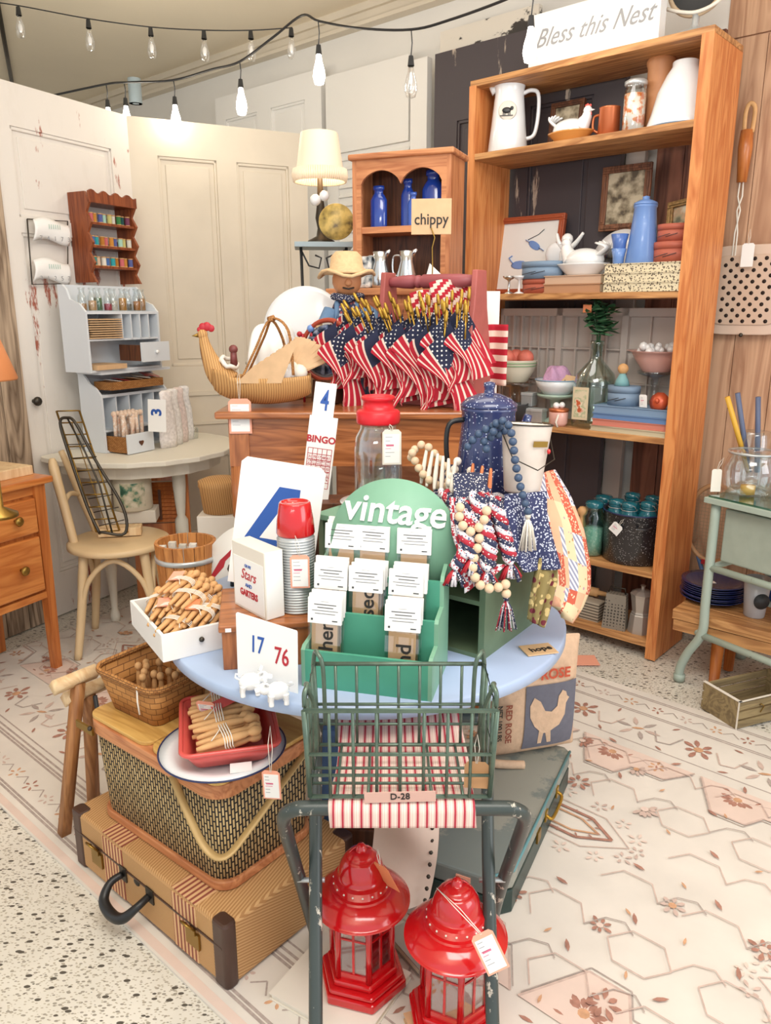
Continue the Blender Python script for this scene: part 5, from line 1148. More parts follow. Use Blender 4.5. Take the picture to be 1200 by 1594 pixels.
# slatted wood crate on floor
CO = onz(1144, 1135, 0); cm = T(CO.x, CO.y, 0, rz=math.atan2(.37, .93))
o = thing('slatted_crate', 'small grey-brown slatted wooden crate with white edges on the rug', 'crate'); o.matrix_local = cm
cl, cd, ch2 = .30, .15, .10
MB().bb(0, .01, 0, cd, 0, ch2).build('end_panel', W['crate'], o); MB().bb(cl-.01, cl, 0, cd, 0, ch2).build('end_panel', W['crate'], o)
for k in range(3):
    for y in (-.006, cd): MB().bb(0, cl, y, y+.006, .004+k*.033, .03+k*.033).build('slat', W['crate'], o)
MB().bb(.01, cl-.01, 0, cd, .0, .008).build('bottom', W['crate'], o); MB().bb(-.001, .011, -.007, cd+.007, ch2, ch2+.002).bb(-.001, cl, -.007, .0, ch2, ch2+.002).bb(-.001, .0, -.007, -.001, 0, ch2).build('painted_edge', W['offwhite'], o)
MB().tube([(.09, -.008, .075), (.09, -.012, .082), (.105, -.012, .07), (.09, -.012, .05)], .002, 6).build('handle', W['brass'], o)
# hutch and what is in it
pL = onp(545, 243, 2.78); pR = onp(701, 226, 2.70)
hl = aty(548, 243, 3.0); hr = aty(703, 227, 2.86); d = hr-hl; hz = math.atan2(d.y, d.x); hw = d.to_2d().length
HB = 1.43; HT = (hl.z+hr.z)/2
o = thing('wall_hutch', 'small brown wooden hutch with scalloped arch holding cobalt bottles', 'hutch', (hl.x, hl.y, HB), hz)
hh = HT-HB
MB().bb(-.012, hw+.012, -.015, .175, hh-.02, hh).build('top_board', W['hutchx'], o, bev=.005)
MB().bb(0, .016, 0, .16, 0, hh-.02).build('side_panel', W['hutch'], o); MB().bb(hw-.016, hw, 0, .16, 0, hh-.02).build('side_panel', W['hutch'], o)
MB().bb(.016, hw-.016, .15, .16, 0, hh-.02).build('back_panel', W['dark'], o); fz = hh-.02
pts = [(.016, fz), (.016, fz-.085)]+[(.032+(hw-.064)*t, fz-.085+.048*abs(math.sin(math.pi*t*2))**.6+(.0 if .06 < t < .94 else -.0)-(.0)) for t in [i/28 for i in range(29)]]+[(hw-.016, fz-.085), (hw-.016, fz)]
b = MB(); n = len(pts)
for i in range(1, n-2):
    a_, c_ = pts[i], pts[i+1]; b.add([(a_[0], 0, a_[1]), (c_[0], 0, c_[1]), (c_[0], 0, fz), (a_[0], 0, fz), (a_[0], .012, a_[1]), (c_[0], .012, c_[1]), (c_[0], .012, fz), (a_[0], .012, fz)], [(0, 1, 2, 3), (4, 7, 6, 5), (0, 4, 5, 1)])
b.bb(.016, .034, 0, .012, 0, fz-.084).bb(hw-.034, hw-.016, 0, .012, 0, fz-.084); b.build('arched_fascia', W['hutchx'], o)
sz = aty(560, 353, 2.97).z-HB
MB().bb(.016, hw-.016, .004, .15, sz-.022, sz).build('shelf', W['hutchx'], o); MB().bb(0, hw, 0, .15, 0, .012).build('base_board', W['hutchx'], o)
HM = T(hl.x, hl.y, HB, rz=hz)
def bottle(label, x, y, w_, h, z=None, round_=False):
    q = HM @ Vector((x, y, (sz if z is None else z)+.0005)); o = thing('glass_bottle', label, 'bottle', q, hz, 'cobalt blue bottles')
    b = MB(); nw = w_*.28
    b.lathe([(0, 0), (w_*.5, 0), (w_*.52, .004), (w_*.52, h*.66), (w_*.4, h*.76), (nw, h*.82), (nw, h*.9), (nw*1.25, h*.905), (nw*1.25, h), (nw*.8, h)], 24, sy=.62 if not round_ else 1); b.build('bottle_body', W['cobaltsolid'] if not label.startswith('pale') else plain('blue_glass2', '3f62b8', .12, coat=.6), o); return o
bottle('flat cobalt bottle alone at the left of the hutch', hw*.21, .06, .062, .145); bottle('tall cobalt bottle just left of the middle of the hutch', hw*.50, .075, .05, .165); bottle('pale slim cobalt bottle in front at the middle of the hutch', hw*.585, .045, .038, .115)
bottle('largest cobalt bottle behind the chippy tag', hw*.755, .08, .08, .19); bottle('small cobalt bottle at the right corner of the hutch', hw*.93, .075, .035, .13)
o = tag(MB().cyl(0, 0, 0, .055, .006, n=12).build('glass_vial', W['steel']), 'tiny silver topped vial between the cobalt bottles', 'vial'); o.location = HM @ Vector((hw*.66, .05, sz+.0005))
# cabinet below the hutch
cc = T(hl.x, hl.y, 0, rz=hz)
o = thing('storage_cabinet', 'plain brown cabinet carrying the small hutch', 'cabinet'); o.matrix_local = cc
MB().bb(-.06, hw+.02, -.115, .18, HB-.025, HB-.0005).build('top_board', W['hutchx'], o, bev=.003); MB().bb(-.04, hw, -.09, .17, .02, HB-.025).build('carcass', W['hutch'], o)
for x0, x1 in ((-.03, hw/2-.025), (hw/2-.015, hw-.01)): MB().bb(x0, x1, -.102, -.09, .05, HB-.05).build('door', W['hutchx'], o, bev=.003)
CC = T(hl.x, hl.y, HB, rz=hz)
def pitcher(label, x, y, h=.125):
    q = CC @ Vector((x, y, 0)); o = thing('metal_pitcher', label, 'pitcher', q, hz, 'small metal pitchers')
    MB().lathe(hollow([(.032, 0), (.036, .01), (.037, .04), (.024, h*.72), (.028, h)], .0015), 24).build('body', W['chrome'], o); MB().tube([(-.024, 0, h*.88), (-.05, 0, h*.85), (-.052, 0, h*.45), (-.034, 0, h*.3)], .004, 8).build('handle', W['chrome'], o); MB().tube([(.018, 0, h*.9), (.038, 0, h*1.04)], [.013, .005], 8).build('spout', W['chrome'], o)
pitcher('left silver pitcher behind the toolbox handle', hw*.36, -.06); pitcher('right silver pitcher behind the toolbox handle', hw*.63, -.06)
o = tag(MB().bb(-.07, .07, -.03, .03, 0, .11).build('toile_box', art('toile', 'dcdad4', ['3b4248', '8a9094'], 45, 4), bev=.01), 'black and white toile covered box left of the silver pitchers', 'box'); o.location = CC @ Vector((hw*.10, -.06, 0)); o.rotation_euler.z = hz
# chippy tag on wire
p = aty(671, 365, 2.62)
o = thing('wooden_tag', 'tan wooden tag reading chippy held up on a bent wire', 'tag', p, -.1)
MB().bb(-.064, .064, 0, .004, 0, .108).build('plaque', W['tan'], o, bev=.001); text('chippy', .048, W['ink'], o, T(.0, -.001, .045, rx=H90), bold=.0004, sx=.88)
MB().tube([(.0, -.004, .02), (.012, -.005, -.01), (.004, 0, -.04), (.006, 0, -.10), (.004, .0, -.2), (.0, .0, p.z*-1+1.2)], .0022, 6).build('wire', W['brass'], o)
o = tag(MB().add([(0, 0, 0), (.07, 0, -.01), (.075, 0, .02), (.02, 0, .07), (0, .02, 0), (.07, .02, -.01), (.075, .02, .02), (.02, .02, .07)], [(0, 1, 2, 3), (7, 6, 5, 4), (0, 4, 5, 1), (1, 5, 6, 2), (2, 6, 7, 3), (3, 7, 4, 0)]).build('folded_paper', W['card']), 'folded white paper beside the right silver pitcher', 'paper'); o.location = CC @ Vector((hw*.84, -.10, .01))
# fringed lamp on a blue topped iron stand
q = aty(503, 379, 3.3)
o = thing('plant_stand', 'pale blue topped stand with wrought iron scroll beside the hutch', 'stand', (q.x, q.y, 0), .1)
MB().bb(-.115, .115, -.09, .09, q.z-.02, q.z).build('stand_top', plain('grey_blue', '9fb0b8', .5), o, bev=.002)
for x in (-.09, .09):
    for y in (-.07, .07): MB().tube([(x, y, 0), (x*.85, y*.85, q.z*.5), (x, y, q.z-.02)], .006, 6).build('leg', W['black'], o)
b = MB()
for s in (-1, 1): b.tube([(s*.09, -.07, q.z-.03), (s*.06, -.07, q.z-.09), (s*.02, -.07, q.z-.10), (s*.01, -.07, q.z-.06), (s*.035, -.07, q.z-.05)], .004, 6)
b.build('scroll', W['black'], o)
LB = Vector((q.x-.01, q.y+.03, q.z))
o = thing('table_lamp', 'glowing table lamp with cream fringed shade left of the hutch', 'lamp', LB)
zt = aty(503, 207, 3.33).z-q.z; zb = aty(503, 283, 3.33).z-q.z
MB().lathe([(.055, 0), (.055, .012), (.02, .03), (.014, .06), (.022, .1), (.014, .16), (.01, zb+.03)], 20).build('base', W['dkmetal'], o)
shade = newmat('lamp_shade')[0]; P_ = shade.node_tree.nodes['Principled BSDF']; P_.inputs['Base Color'].default_value = c4(hx('ecdcc6')); P_.inputs['Emission Color'].default_value = (1, .7, .42, 1); P_.inputs['Emission Strength'].default_value = .25
MB().lathe([(.072, zt), (.075, zt-.006), (.093, zb+.05), (.105, zb+.028), (.103, zb+.028), (.09, zb+.05), (.07, zt-.006)], 40).build('lamp_shade', shade, o)
fr_ = MB()
for i in range(70): a = i*2*math.pi/70; fr_.tube([(.104*math.cos(a), .104*math.sin(a), zb+.045), (.108*math.cos(a), .108*math.sin(a), zb+.02), (.102*math.cos(a), .102*math.sin(a), zb-.002)], .005, 5)
fr_.build('fringe', shade, o)
l = bpy.data.lights.new('lamp_light', 'POINT'); l.energy = 1.0; l.color = (1, .72, .45); l.shadow_soft_size = .03; lo = bpy.data.objects.new('lamp_light', l); COL.objects.link(lo); lo.parent = o; lo.location = (0, 0, zb+.05)
p = aty(524, 374, 3.22)
o = thing('wall_plaque', 'round yellow wooden plaque with a farm scene in front of the lamp', 'plaque', p, .05, rx=-.12)
MB().lathe([(0, -.005), (.068, -.005), (.07, 0), (.068, .005), (0, .005)], 40, M=T(0, 0, .07, rx=H90)).build('disc', art('farm_scene', 'd6b96a', ['6b5a3a', 'a08a4c'], 26, 4), o)
o = tag(MB().ball(-.035, 0, .02, .022).ball(0, 0, .035, .02).build('cotton_balls', W['milk']), 'white cotton puffs hanging under the lampshade', 'ornament'); o.location = aty(505, 320, 3.2)
# ================================================================ left side
# D-shaped white table against the chippy door
TCX, TCY, TCR = -1.14, 3.55, .44
def dshape(r):
    pts = []
    for i in range(72):
        a = 2*math.pi*i/72; wv = r*(1+.012*math.cos(a*18)); x, y = wv*math.cos(a), wv*math.sin(a)
        s = LX*x+LY*y
        if s < -.19: x -= LX*(s+.19); y -= LY*(s+.19)
        pts.append((x, y))
    return pts
o = thing('corner_table', 'small chippy white table with scalloped edge and turned legs in the left corner', 'table', (TCX, TCY, 0))
tcream = chip('chippy_cream', 'e4dfd0', '8f7350', .72, 9, (1, 1, 1))
MB().prism(dshape(TCR), .722, .745).build('tabletop', tcream, o, bev=.004); MB().prism(dshape(TCR*.82), .66, .722).build('apron', tcream, o)
for x, y in ((-.075, -.31), (.20, -.12), (.1, .28), (-.09, .12)):
    b = MB(); b.lathe([(.02, 0), (.022, .03), (.014, .06), (.02, .2), (.026, .25), (.018, .28), (.03, .32), (.03, .42), (.018, .44), (.024, .5), (.03, .58), (.03, .66)], 14, M=T(x, y, 0)); b.build('leg', tcream, o)
TZ2 = .746
# desk organizers
def organizer(label, px, py, z, wd, dp, hf, hb, nslot, big, shelfz, seed):
    P0 = Vector((px, py, z)); M = T(px, py, z, rz=RL); o = thing('desk_organizer', label, 'organizer', P0, RL, 'pale blue-grey desk organizers')
    # local x along the door (away from the viewer), local -y toward the room
    prof = [(0, 0), (0, hb), (.03, hb), (.05, hb-.02), (.065, hf+.03), (dp-.03, hf+.012), (dp, hf-.02), (dp, 0)]
    for x in (0, wd-.01):
        n = len(prof); vs = [(x+dx, -y, zz) for dx in (0, .01) for y, zz in prof]
        MB().add(vs, [tuple(range(n)), tuple(range(2*n-1, n-1, -1))]+[(i, n+i, n+(i+1) % n, (i+1) % n) for i in range(n)]).build('side_panel', W['ltblue'], o)
    MB().bb(.01, wd-.01, -.008, 0, 0, hb).build('back_panel', W['ltblue'], o)
    b = MB(); b.bb(.01, wd-.01, -dp+.002, -.008, hf-.03, hf-.018).bb(.01, wd-.01, -dp+.002, -.008, 0, .01).bb(.01, wd-.01, -dp+.004, -.008, shelfz, shelfz+.008).build('shelf', W['ltblue'], o)
    xs = big
    b = MB()
    for i in range(nslot): x = xs+(wd-.01-xs)*i/nslot; b.bb(x-.003, x+.003, -dp+.004, -.008, shelfz, hf-.03)
    b.build('divider', W['ltblue'], o)
    return o, M
def atl(px, py, z): return onz(px, py, z)
O1 = Vector((-1.225-.115, 3.336+.061, TZ2))
org1, OM1 = organizer('lower pale blue-grey wooden desk organizer with pigeonholes on the corner table', O1.x, O1.y, TZ2, .40, .13, .27, .34, 5, .01, .09, 1)
def drawer(parent, M, x0, x1, out, h, z0, side, knob, dpth=.12):
    o = MB().bb(x0, x1, -out, -out+.008, z0, z0+h).build('drawer', W['ltblue'], parent)
    MB().bb(x0+.004, x0+.010, -out+.008, -out+dpth, z0+.004, z0+h-.012).bb(x1-.010, x1-.004, -out+.008, -out+dpth, z0+.004, z0+h-.012).bb(x0+.01, x1-.01, -out+.008, -out+dpth, z0+.004, z0+.010).build('drawer_box', side, o)
    if knob == 'heart': MB().vprism([(.013*(math.sin(t)**3), .011*(math.cos(t)-.35*math.cos(2*t)-.12*math.cos(3*t))) for t in [i*math.pi/14 for i in range(28)]], -.004, 0, M=T((x0+x1)/2, -out, z0+h/2)).build('heart_cutout', W['dark'], o)
    else: MB().ball((x0+x1)/2, -out-.008, z0+h/2, .008).build('knob', W['milk'], o)
    return o
drawer(org1, OM1, .015, .17, .25, .085, .002, W['wick'], 'heart', .16)
O2 = O1+Vector((-.466*.06, -.885*.06, .352))
org2, OM2 = organizer('upper pale blue-grey desk organizer with glass bottles on top, against the chippy door', O2.x, O2.y, O2.z, .42, .15, .27, .36, 4, .2, .13, 2)
drawer(org2, OM2, .23, .40, .22, .085, .035, W['dark'], 'ball', .14)
MB().bb(-.005, .41, -.15, -.0, O1.z+.3401-O1.z-.0, .3515, M=T()).build('support_board', W['ltblue'], org1)
# papers in the upper organizer, wrapped goods in the drawer
R_ = random.Random(8)
for k in range(9):
    q = OM2 @ Vector((.105, -.085, .140+k*.0095)); o = tag(MB().bb(-.085+R_.uniform(-.008, .004), .085, -.07, .05+R_.uniform(0, .01), 0, .005).build('paper_pad', W['tan']), 'tan paper pad in the pile in the upper organizer', 'paper pad', 'tan paper pads in the upper organizer'); o.location = q; o.rotation_euler = (0, 0, RL+R_.uniform(-.05, .05))
o = tag(MB().bb(-.08, .085, -.095, .05, 0, .02).build('paper_pad', W['tan']), 'thick tan paper block on the bottom shelf of the upper organizer', 'paper pad'); o.location = OM2 @ Vector((.105, -.07, .0105)); o.rotation_euler.z = RL
for k in range(3):
    q = OM2 @ Vector((.27+k*.04, -.09, .142)); o = tag(MB().add([(-.02, 0, .1), (.03, 0, .1), (0, 0, 0), (-.02, .008, .1), (.03, .008, .1), (0, .008, 0)], [(0, 2, 1), (3, 4, 5), (0, 3, 5, 2), (1, 2, 5, 4), (0, 1, 4, 3)]).build('envelope', W['card']), 'white pointed envelope standing in the pigeonholes of the upper organizer', 'envelope', 'white envelopes in the pigeonholes'); o.location = q; o.rotation_euler.z = RL
cols_ = ['b98a5a', 'caa070', '4f7a55', 'a8384a', 'd9d2c4', 'c28a3c', '6d6a5f', 'b5762e']
fill = [plain('fill%d' % i, c, .7, var=.3, scale=60) for i, c in enumerate(cols_)]
for i in range(9):
    q = OM2 @ Vector((.035+i*.042, -.10-.012*(i % 2), .2525)); o = thing('glass_vial', ('small glass bottle of findings, %s in the row on the upper organizer') % ('first from the left', 'second from left', 'third from left', 'fourth from left', 'middle one', 'fourth from right', 'third from right', 'second from right', 'last at the right')[i], 'bottle', q, 0, 'small glass bottles on the organizer')
    MB().lathe([(0, 0), (.018, 0), (.019, .004), (.019, .06), (.012, .072), (.011, .085), (.014, .09), (.014, .095)], 18).build('bottle_body', W['clear'], o)
    MB().lathe([(0, .003), (.0165, .003), (.0165, .03+.012*(i % 3)), (0, .032+.012*(i % 3))], 14).build('contents', fill[i % 8], o)
# rolls in the heart drawer
for k in range(12):
    q = OM1 @ Vector((.035+.022*(k % 6), -.16-.045*(k//6), .02)); o = tag(MB().tube([(0, 0, 0), (R_.uniform(-.015, .015), R_.uniform(-.02, .02), .13+R_.uniform(0, .03))], .009, 8).ball(0, 0, .15, .013).build('wrapped_roll', art('wrapped', 'eadfd6', ['d9a58a', 'e3d0c0', 'd8b79a'], 60)), 'cellophane wrapped paper roll standing in the heart-cut drawer', 'paper roll', 'wrapped rolls in the heart drawer'); o.location = q
# woven tray with cards on lower organizer
q = OM1 @ Vector((.19, -.105, .272))
o = thing('woven_tray', 'shallow brown woven tray of cards on the lower desk organizer', 'tray', q, RL); b = MB(); b.bb(-.15, .15, -.055, .045, 0, .006); b.bb(-.15, .15, -.058, -.05, 0, .035); b.bb(-.15, .15, .04, .048, 0, .035); b.bb(-.155, -.148, -.058, .048, 0, .035); b.bb(.148, .155, -.058, .048, 0, .035); b.build('tray_body', W['wick'], o)
for k, c in enumerate(('card', 'redprint', 'tan', 'offwhite', 'coral')):
    o = tag(MB().bb(-.04, .04, -.03, .03, 0, .002).build('greeting_card', W[c]), '%s card lying in the woven tray on the organizer' % ('white', 'dark red', 'tan', 'cream', 'coral red')[k], 'card', 'cards in the woven tray'); o.location = q+Vector((-.05+.025*k, -.06+.05*k, .030+.004*k)); o.rotation_euler = (.1*k-.2, .15, R_.uniform(0, 2))
# bags and number 3 card at right of the lower organizer
q = onz(262, 690, TZ2)
o = thing('number_card', 'small white card with blue 3 beside the heart-cut drawer', 'card', aty(243, 665, 3.35), -.3, rx=-.1); MB().bb(-.04, .05, 0, .002, -.02, .12).build('card', W['card'], o); text('3', .07, W['blueprint'], o, T(.005, -.001, .065, rx=H90, ry=-H90), bold=.002)
for k in range(4):
    o = tag(MB().lathe([(0, 0), (.045, .0), (.05, .04), (.043, .15), (.03, .21), (.035, .25), (.02, .26), (.0, .25)], 16, sy=.35).build('cellophane_bag', plain('cello%d' % k, ('f3ecea', 'f5f0ee', 'eadad6', 'f2f2f4')[k], .25, var=.22, scale=70, coat=.5, bump=.6)), 'clear bag of pale trimmings, %s in the row at the right of the corner table' % ('nearest', 'second', 'third', 'farthest')[k], 'bag', 'clear bags on the corner table'); o.location = aty(262+k*9, 678-k*3, 3.5+.07*k); o.location.z = TZ2; o.rotation_euler.z = .9
for k in range(2):
    o = tag(MB().lathe([(0, 0), (.018, 0), (.02, .03), (.02, .05), (.014, .055), (0, .055)], 14).build('glass_votive', W['clear']), ('left', 'right')[k]+' tiny clear glass cup at the right end of the corner table', 'cup'); q = onz(293+k*10, 682, TZ2); o.location = q
# spool rack on the chippy door
p0 = onl(118, 440, .012); o = thing('spool_rack', 'dark wooden scalloped rack of thread spools hung on the chippy door', 'rack', p0, RL)
rw_, rd, rh = .27, .13, .372
def scal(x): # side panel with scalloped front edge
    pr = [(0, 0)]+[(rd-.016+.013*math.cos(t*4.5*2*math.pi/18*1.0), rh*t/18) for t in range(19)]+[(0, rh)]
    n = len(pr); vs = [(x+dx, -y, zz) for dx in (0, .012) for y, zz in pr]
    return MB().add(vs, [tuple(range(n)), tuple(range(2*n-1, n-1, -1))]+[(i, n+i, n+(i+1) % n, (i+1) % n) for i in range(n)])
scal(0).build('side_panel', W['rosewood'], o); scal(rw_-.012).build('side_panel', W['rosewood'], o)
b = MB(); top = [(0, 0)]+[(rw_*t/20, .045+.008*math.sin(t*1.25)) for t in range(21)]+[(rw_, 0)]; b.vprism(top, -rd, -rd+.012, M=T(0, 0, rh-.045)); b.bb(.012, rw_-.012, -rd+.012, 0, rh-.045, rh-.035); b.build('top_rail', W['rosewood'], o)
for z in (.07, .155, .25): MB().bb(.012, rw_-.012, -rd+.012, 0, z-.010, z).build('shelf', W['rosewood'], o)
tcols = ['2f8f8a', '1f4f50', 'd8d4cb', 'a9d0c0', 'c98a3a', 'b5752c', '4a6fae', 'd8b9a0', '7a3f5c', '3f7f4a', 'c9c07a', '5a64a0', 'cc6a70', '31a0a8', 'e0d9cf']
TM_ = [plain('thread%d' % i, c, .7) for i, c in enumerate(tcols)]
proto = None; k = 0
OS = T(p0.x, p0.y, p0.z, rz=RL)
for zi, z in enumerate((.07, .155, .25)):
    for i in range(9):
        q = OS @ Vector((.030+i*.0262, -rd+.035+.008*(i % 2), z+.0003))
        o = thing('thread_spool', 'small spool of coloured thread on the %s shelf of the spool rack' % ('bottom', 'middle', 'top')[zi], 'spool', q, 0, 'thread spools, %s shelf' % ('bottom', 'middle', 'top')[zi])
        if proto is None: c1 = MB().lathe([(0, 0), (.0115, 0), (.0115, .004), (.006, .004), (.006, .036), (.0115, .036), (.0115, .04), (0, .04)], 12).build('wooden_core', W['pin'], o); proto = c1.data
        else: c1 = bpy.data.objects.new('wooden_core', proto); COL.objects.link(c1); c1.parent = o
        MB().cyl(0, 0, .004, .036, .0105, n=12).build('thread', TM_[(k*7+zi*3) % 15], o); k += 1
# wire rack of number cards on the chippy door
q = onl(75, 390, .03); o = thing('number_rack', 'wire-framed hanging rack of curled white number sheets on the chippy door', 'rack', q, RL, ry=.12)
MB().tube([(-.1, 0, .105), (.1, 0, .14), (.1, 0, -.12), (-.08, 0, -.15), (-.1, 0, .105)], .003, 6).build('wire_frame', W['dkmetal'], o)
gp = plain('mint_print', '8cbcae', .6)
for z0, zz in ((.04, 0), (-.12, 1)):
    b = MB(); b.grid(lambda u, v: (-.09+.18*u, -.02-.015*math.sin(v*3), z0-.02+.085*v+.012*math.sin(u*5)+u*.025), 14, 6); b.build('number_sheet', W['card'], o, solid=.002)
    text(' '.join(('7 4 1 7 3', '3 1 2 5 7')[zz]), .026, W['greyink'], o, T(0, -.045, z0+.005, rx=H90, ry=-.14)); text('| | | | | |', .02, gp, o, T(0, -.04, z0+.055, rx=H90, ry=-.14))
# bentwood chair
CCX, CCY = -1.09, 3.02
o = thing('bentwood_chair', 'pale natural bentwood chair with round seat holding metal racks', 'chair', (CCX, CCY, 0), .12)
sb = plain('birch', 'dcc095', .4, var=.07, scale=8)
MB().lathe([(0, .425), (.19, .425), (.2, .43), (.2, .446), (.19, .452), (.0, .448)], 40).build('seat', sb, o)
for a, fb in ((-2.35, 0), (-.75, 0), (.8, 1), (2.4, 1)):
    x, y = .16*math.cos(a), .16*math.sin(a); x2, y2 = .23*math.cos(a), .23*math.sin(a)
    MB().tube([(x2, y2, 0), (x*1.2, y*1.2, .2), (x, y, .425)], [.015, .018, .019], 10).build('leg', sb, o)
b = MB()
for a, a2 in ((-2.35, -.75), (-.75, .8), (2.4, -2.35)):
    A_ = Vector((.195*math.cos(a), .195*math.sin(a), .15)); B_ = Vector((.195*math.cos(a2), .195*math.sin(a2), .15)); m = (A_+B_)*.5
    b.tube([A_, A_.lerp(m, .25)+Vector((0, 0, .16)), m+Vector((0, 0, .25)), B_.lerp(m, .25)+Vector((0, 0, .16)), B_], .011, 8)
b.build('bent_brace', sb, o)
MB().tube([(-.165, -.03, .43), (-.20, .0, .6), (-.235, .04, .74), (-.24, .05, .78)], [.018, .018, .02, .01], 10).tube([(-.11, .13, .43), (-.17, .13, .62), (-.22, .11, .8)], [.018, .017, .012], 10).tube([(-.20, .0, .60), (-.19, .06, .63), (-.17, .13, .61)], .01, 8).build('back_post', sb, o)
SZ = .453
def on_seat(px, py): return onz(px, py, SZ)
# brass lattice frame leaning
a0 = aty(150, 828, 2.94); a1 = aty(88, 640, 3.14); w_ = Vector((.085, .02, 0)); d = a1-a0
o = thing('brass_rack', 'tall brass grid frame leaning across the bentwood chair', 'rack', a0); b = MB()
for s in (0, 1): b.tube([w_*s, d+w_*s], .0045, 6)
for k in range(11): b.tube([d*(k/10), d*(k/10)+w_], .003, 6)
b.tube([w_*.5, d*.9+w_*.5], .002, 5); b.build('grid', W['brass'], o)
o = thing('wire_rack', 'dark bronze wire basket frame leaning beside the brass grid', 'rack', a0+Vector((.02, -.02, .0))); b = MB(); b.tube([(0, 0, 0), (.02, -.02, .01), (.1, 0, .0), (.09, .03, .1), (-.02, .08, .28), (-.09, .1, .42), (-.13, .12, .44), (-.16, .12, .42), (-.13, .1, .3), (-.05, .03, .1), (0, 0, 0)], .006, 8)
b.tube([(.05, 0, .0), (.0, .05, .18), (-.06, .08, .32), (-.13, .12, .44)], .004, 6)
for k in range(7): t = k/7; b.tube([(0-.15*t, .1*t, .03+.36*t), (.095-.15*t, .02+.08*t, .05+.34*t)], .002, 5)
b.build('wire', W['dkmetal'], o)
# cigar box, book, canister
q = on_seat(188, 832); o = thing('wooden_box', 'pale wooden shallow box at the front of the chair seat', 'box', q, .2); MB().bb(-.085, .085, -.03, .035, 0, .035).build('body', W['bare'], o, bev=.002); MB().ball(.03, -.034, .02, .006).build('clasp', W['brass'], o)
q = on_seat(205, 815)
o = tag(MB().bb(-.095, .095, -.06, .06, 0, .055).build('white_box', W['offwhite'], bev=.003), 'off-white flat box carrying the lidded tin canister', 'box'); o.location = q+Vector((0, .06, 0)); o.rotation_euler.z = .15
o = thing('tin_canister', 'cream tin canister with dark lid and green farmhouse scene', 'canister', q+Vector((-.005, .06, .056)))
cr = .083; MB().lathe([(0, 0), (cr-.003, 0), (cr, .004), (cr, .16), (0, .16)], 40).build('tin_body', plain('aged_cream_tin', 'dfd6c0', .4, var=.08), o); MB().lathe([(cr-.002, .155), (cr+.003, .157), (cr+.003, .178), (cr-.006, .186), (0, .188)], 40).build('lid', plain('grey_tin_lid', '6b6a62', .4, .4), o)
b = MB(); n = 14
b.add([((cr+.0008)*math.cos(-1.9+1.3*i/n), (cr+.0008)*math.sin(-1.9+1.3*i/n), z) for i in range(n+1) for z in (.02, .125)], [(2*i, 2*i+2, 2*i+3, 2*i+1) for i in range(n)], 0, True); b.build('painted_scene', art('green_scene', 'ddd5bf', ['35604f', '5f8a72', 'b9b79a'], 26, 5), o)
# shutters under the table
q = aty(255, 870, 3.42)
o = thing('wooden_shutter', 'orange-brown wooden louvred shutter leaning under the corner table', 'shutter', (q.x, q.y, 0), .15, rx=-.04)
MB().bb(-.13, -.10, 0, .02, 0, .68).bb(.10, .13, 0, .02, 0, .68).bb(-.10, .10, 0, .02, .60, .68).bb(-.10, .10, 0, .02, .34, .40).bb(-.10, .10, 0, .02, 0, .08).build('shutter_frame', W['maplez'], o)
b = MB()
for k in range(13): b.box(0, .01, .10+k*.018 if k < 12 else .3, .2, .004, .022, r=(-.6, 0, 0))
for k in range(10): b.box(0, .01, .415+k*.0185, .2, .004, .022, r=(-.6, 0, 0))
b.build('louvre_slats', W['maplez'], o); MB().bb(-.006, .006, -.012, -.004, .42, .56).build('tilt_bar', W['dark'], o)
# barrel stool
q = aty(291, 880, 2.32)
o = thing('stool', 'low wooden stool hidden under the stave bucket', 'stool', (q.x, q.y, 0)); MB().lathe([(0, .40), (.12, .40), (.12, .425), (0, .425)], 28).build('seat', W['bare'], o)
for k in range(3): a = k*2.09+.5; MB().tube([(.13*math.cos(a), .13*math.sin(a), 0), (.08*math.cos(a), .08*math.sin(a), .4)], .013, 8).build('leg', W['bare'], o)
BZ = .4255; bt = aty(291, 852, 2.25).z
o = thing('stave_bucket', 'wooden stave bucket with metal band holding round white signs', 'bucket', (q.x, q.y, BZ)); H_ = bt-BZ
b = MB(); n = 18
for i in range(n):
    a0_ = 2*math.pi*(i+.04)/n; a1_ = 2*math.pi*(i+.96)/n; r0, r1 = .083, .095
    vs = [(r*math.cos(a), r*math.sin(a), z) for z, r in ((0, r0), (H_, r1)) for a in (a0_, a1_)]+[((r-.010)*math.cos(a), (r-.010)*math.sin(a), z) for z, r in ((0, r0), (H_, r1)) for a in (a0_, a1_)]
    b.add(vs, [(0, 1, 3, 2), (5, 4, 6, 7), (2, 3, 7, 6), (0, 2, 6, 4), (1, 5, 7, 3), (0, 4, 5, 1)])
b.cyl(0, 0, 0, .008, .078); b.build('staves', W['barrelw'], o)
MB().lathe([(.0935, H_*.74), (.0955, H_*.74), (.0965, H_*.81), (.0945, H_*.81)], 36).build('metal_band', W['steel'], o)
sg = plain('sign_white', 'ece9e2', .6)
for k in range(2):
    p = Vector((q.x+.03+.022*k, q.y-.01+.03*k, BZ+.03)); o = thing('oval_sign', ('front white oval sign with a red painted brush stroke in the stave bucket', 'rear plain oval sign in the stave bucket')[k], 'sign', p, -.35, rx=-.05, ry=.62)
    MB().lathe([(0, 0), (1, 0), (1, .006), (0, .006)], 40, sx=.062, sy=.155, M=T(0, 0, .16, rx=H90)).build('board', sg if k == 0 else W['tan'], o)
    if k == 0: MB().vprism([(-.008, -.07), (.004, -.065), (.01, -.01), (.004, .01), (.012, .06), (.002, .075), (-.006, .03), (-.012, .0)], -.0072, -.0062, M=T(0, 0, .17)).build('painted_mark', W['redprint'], o)
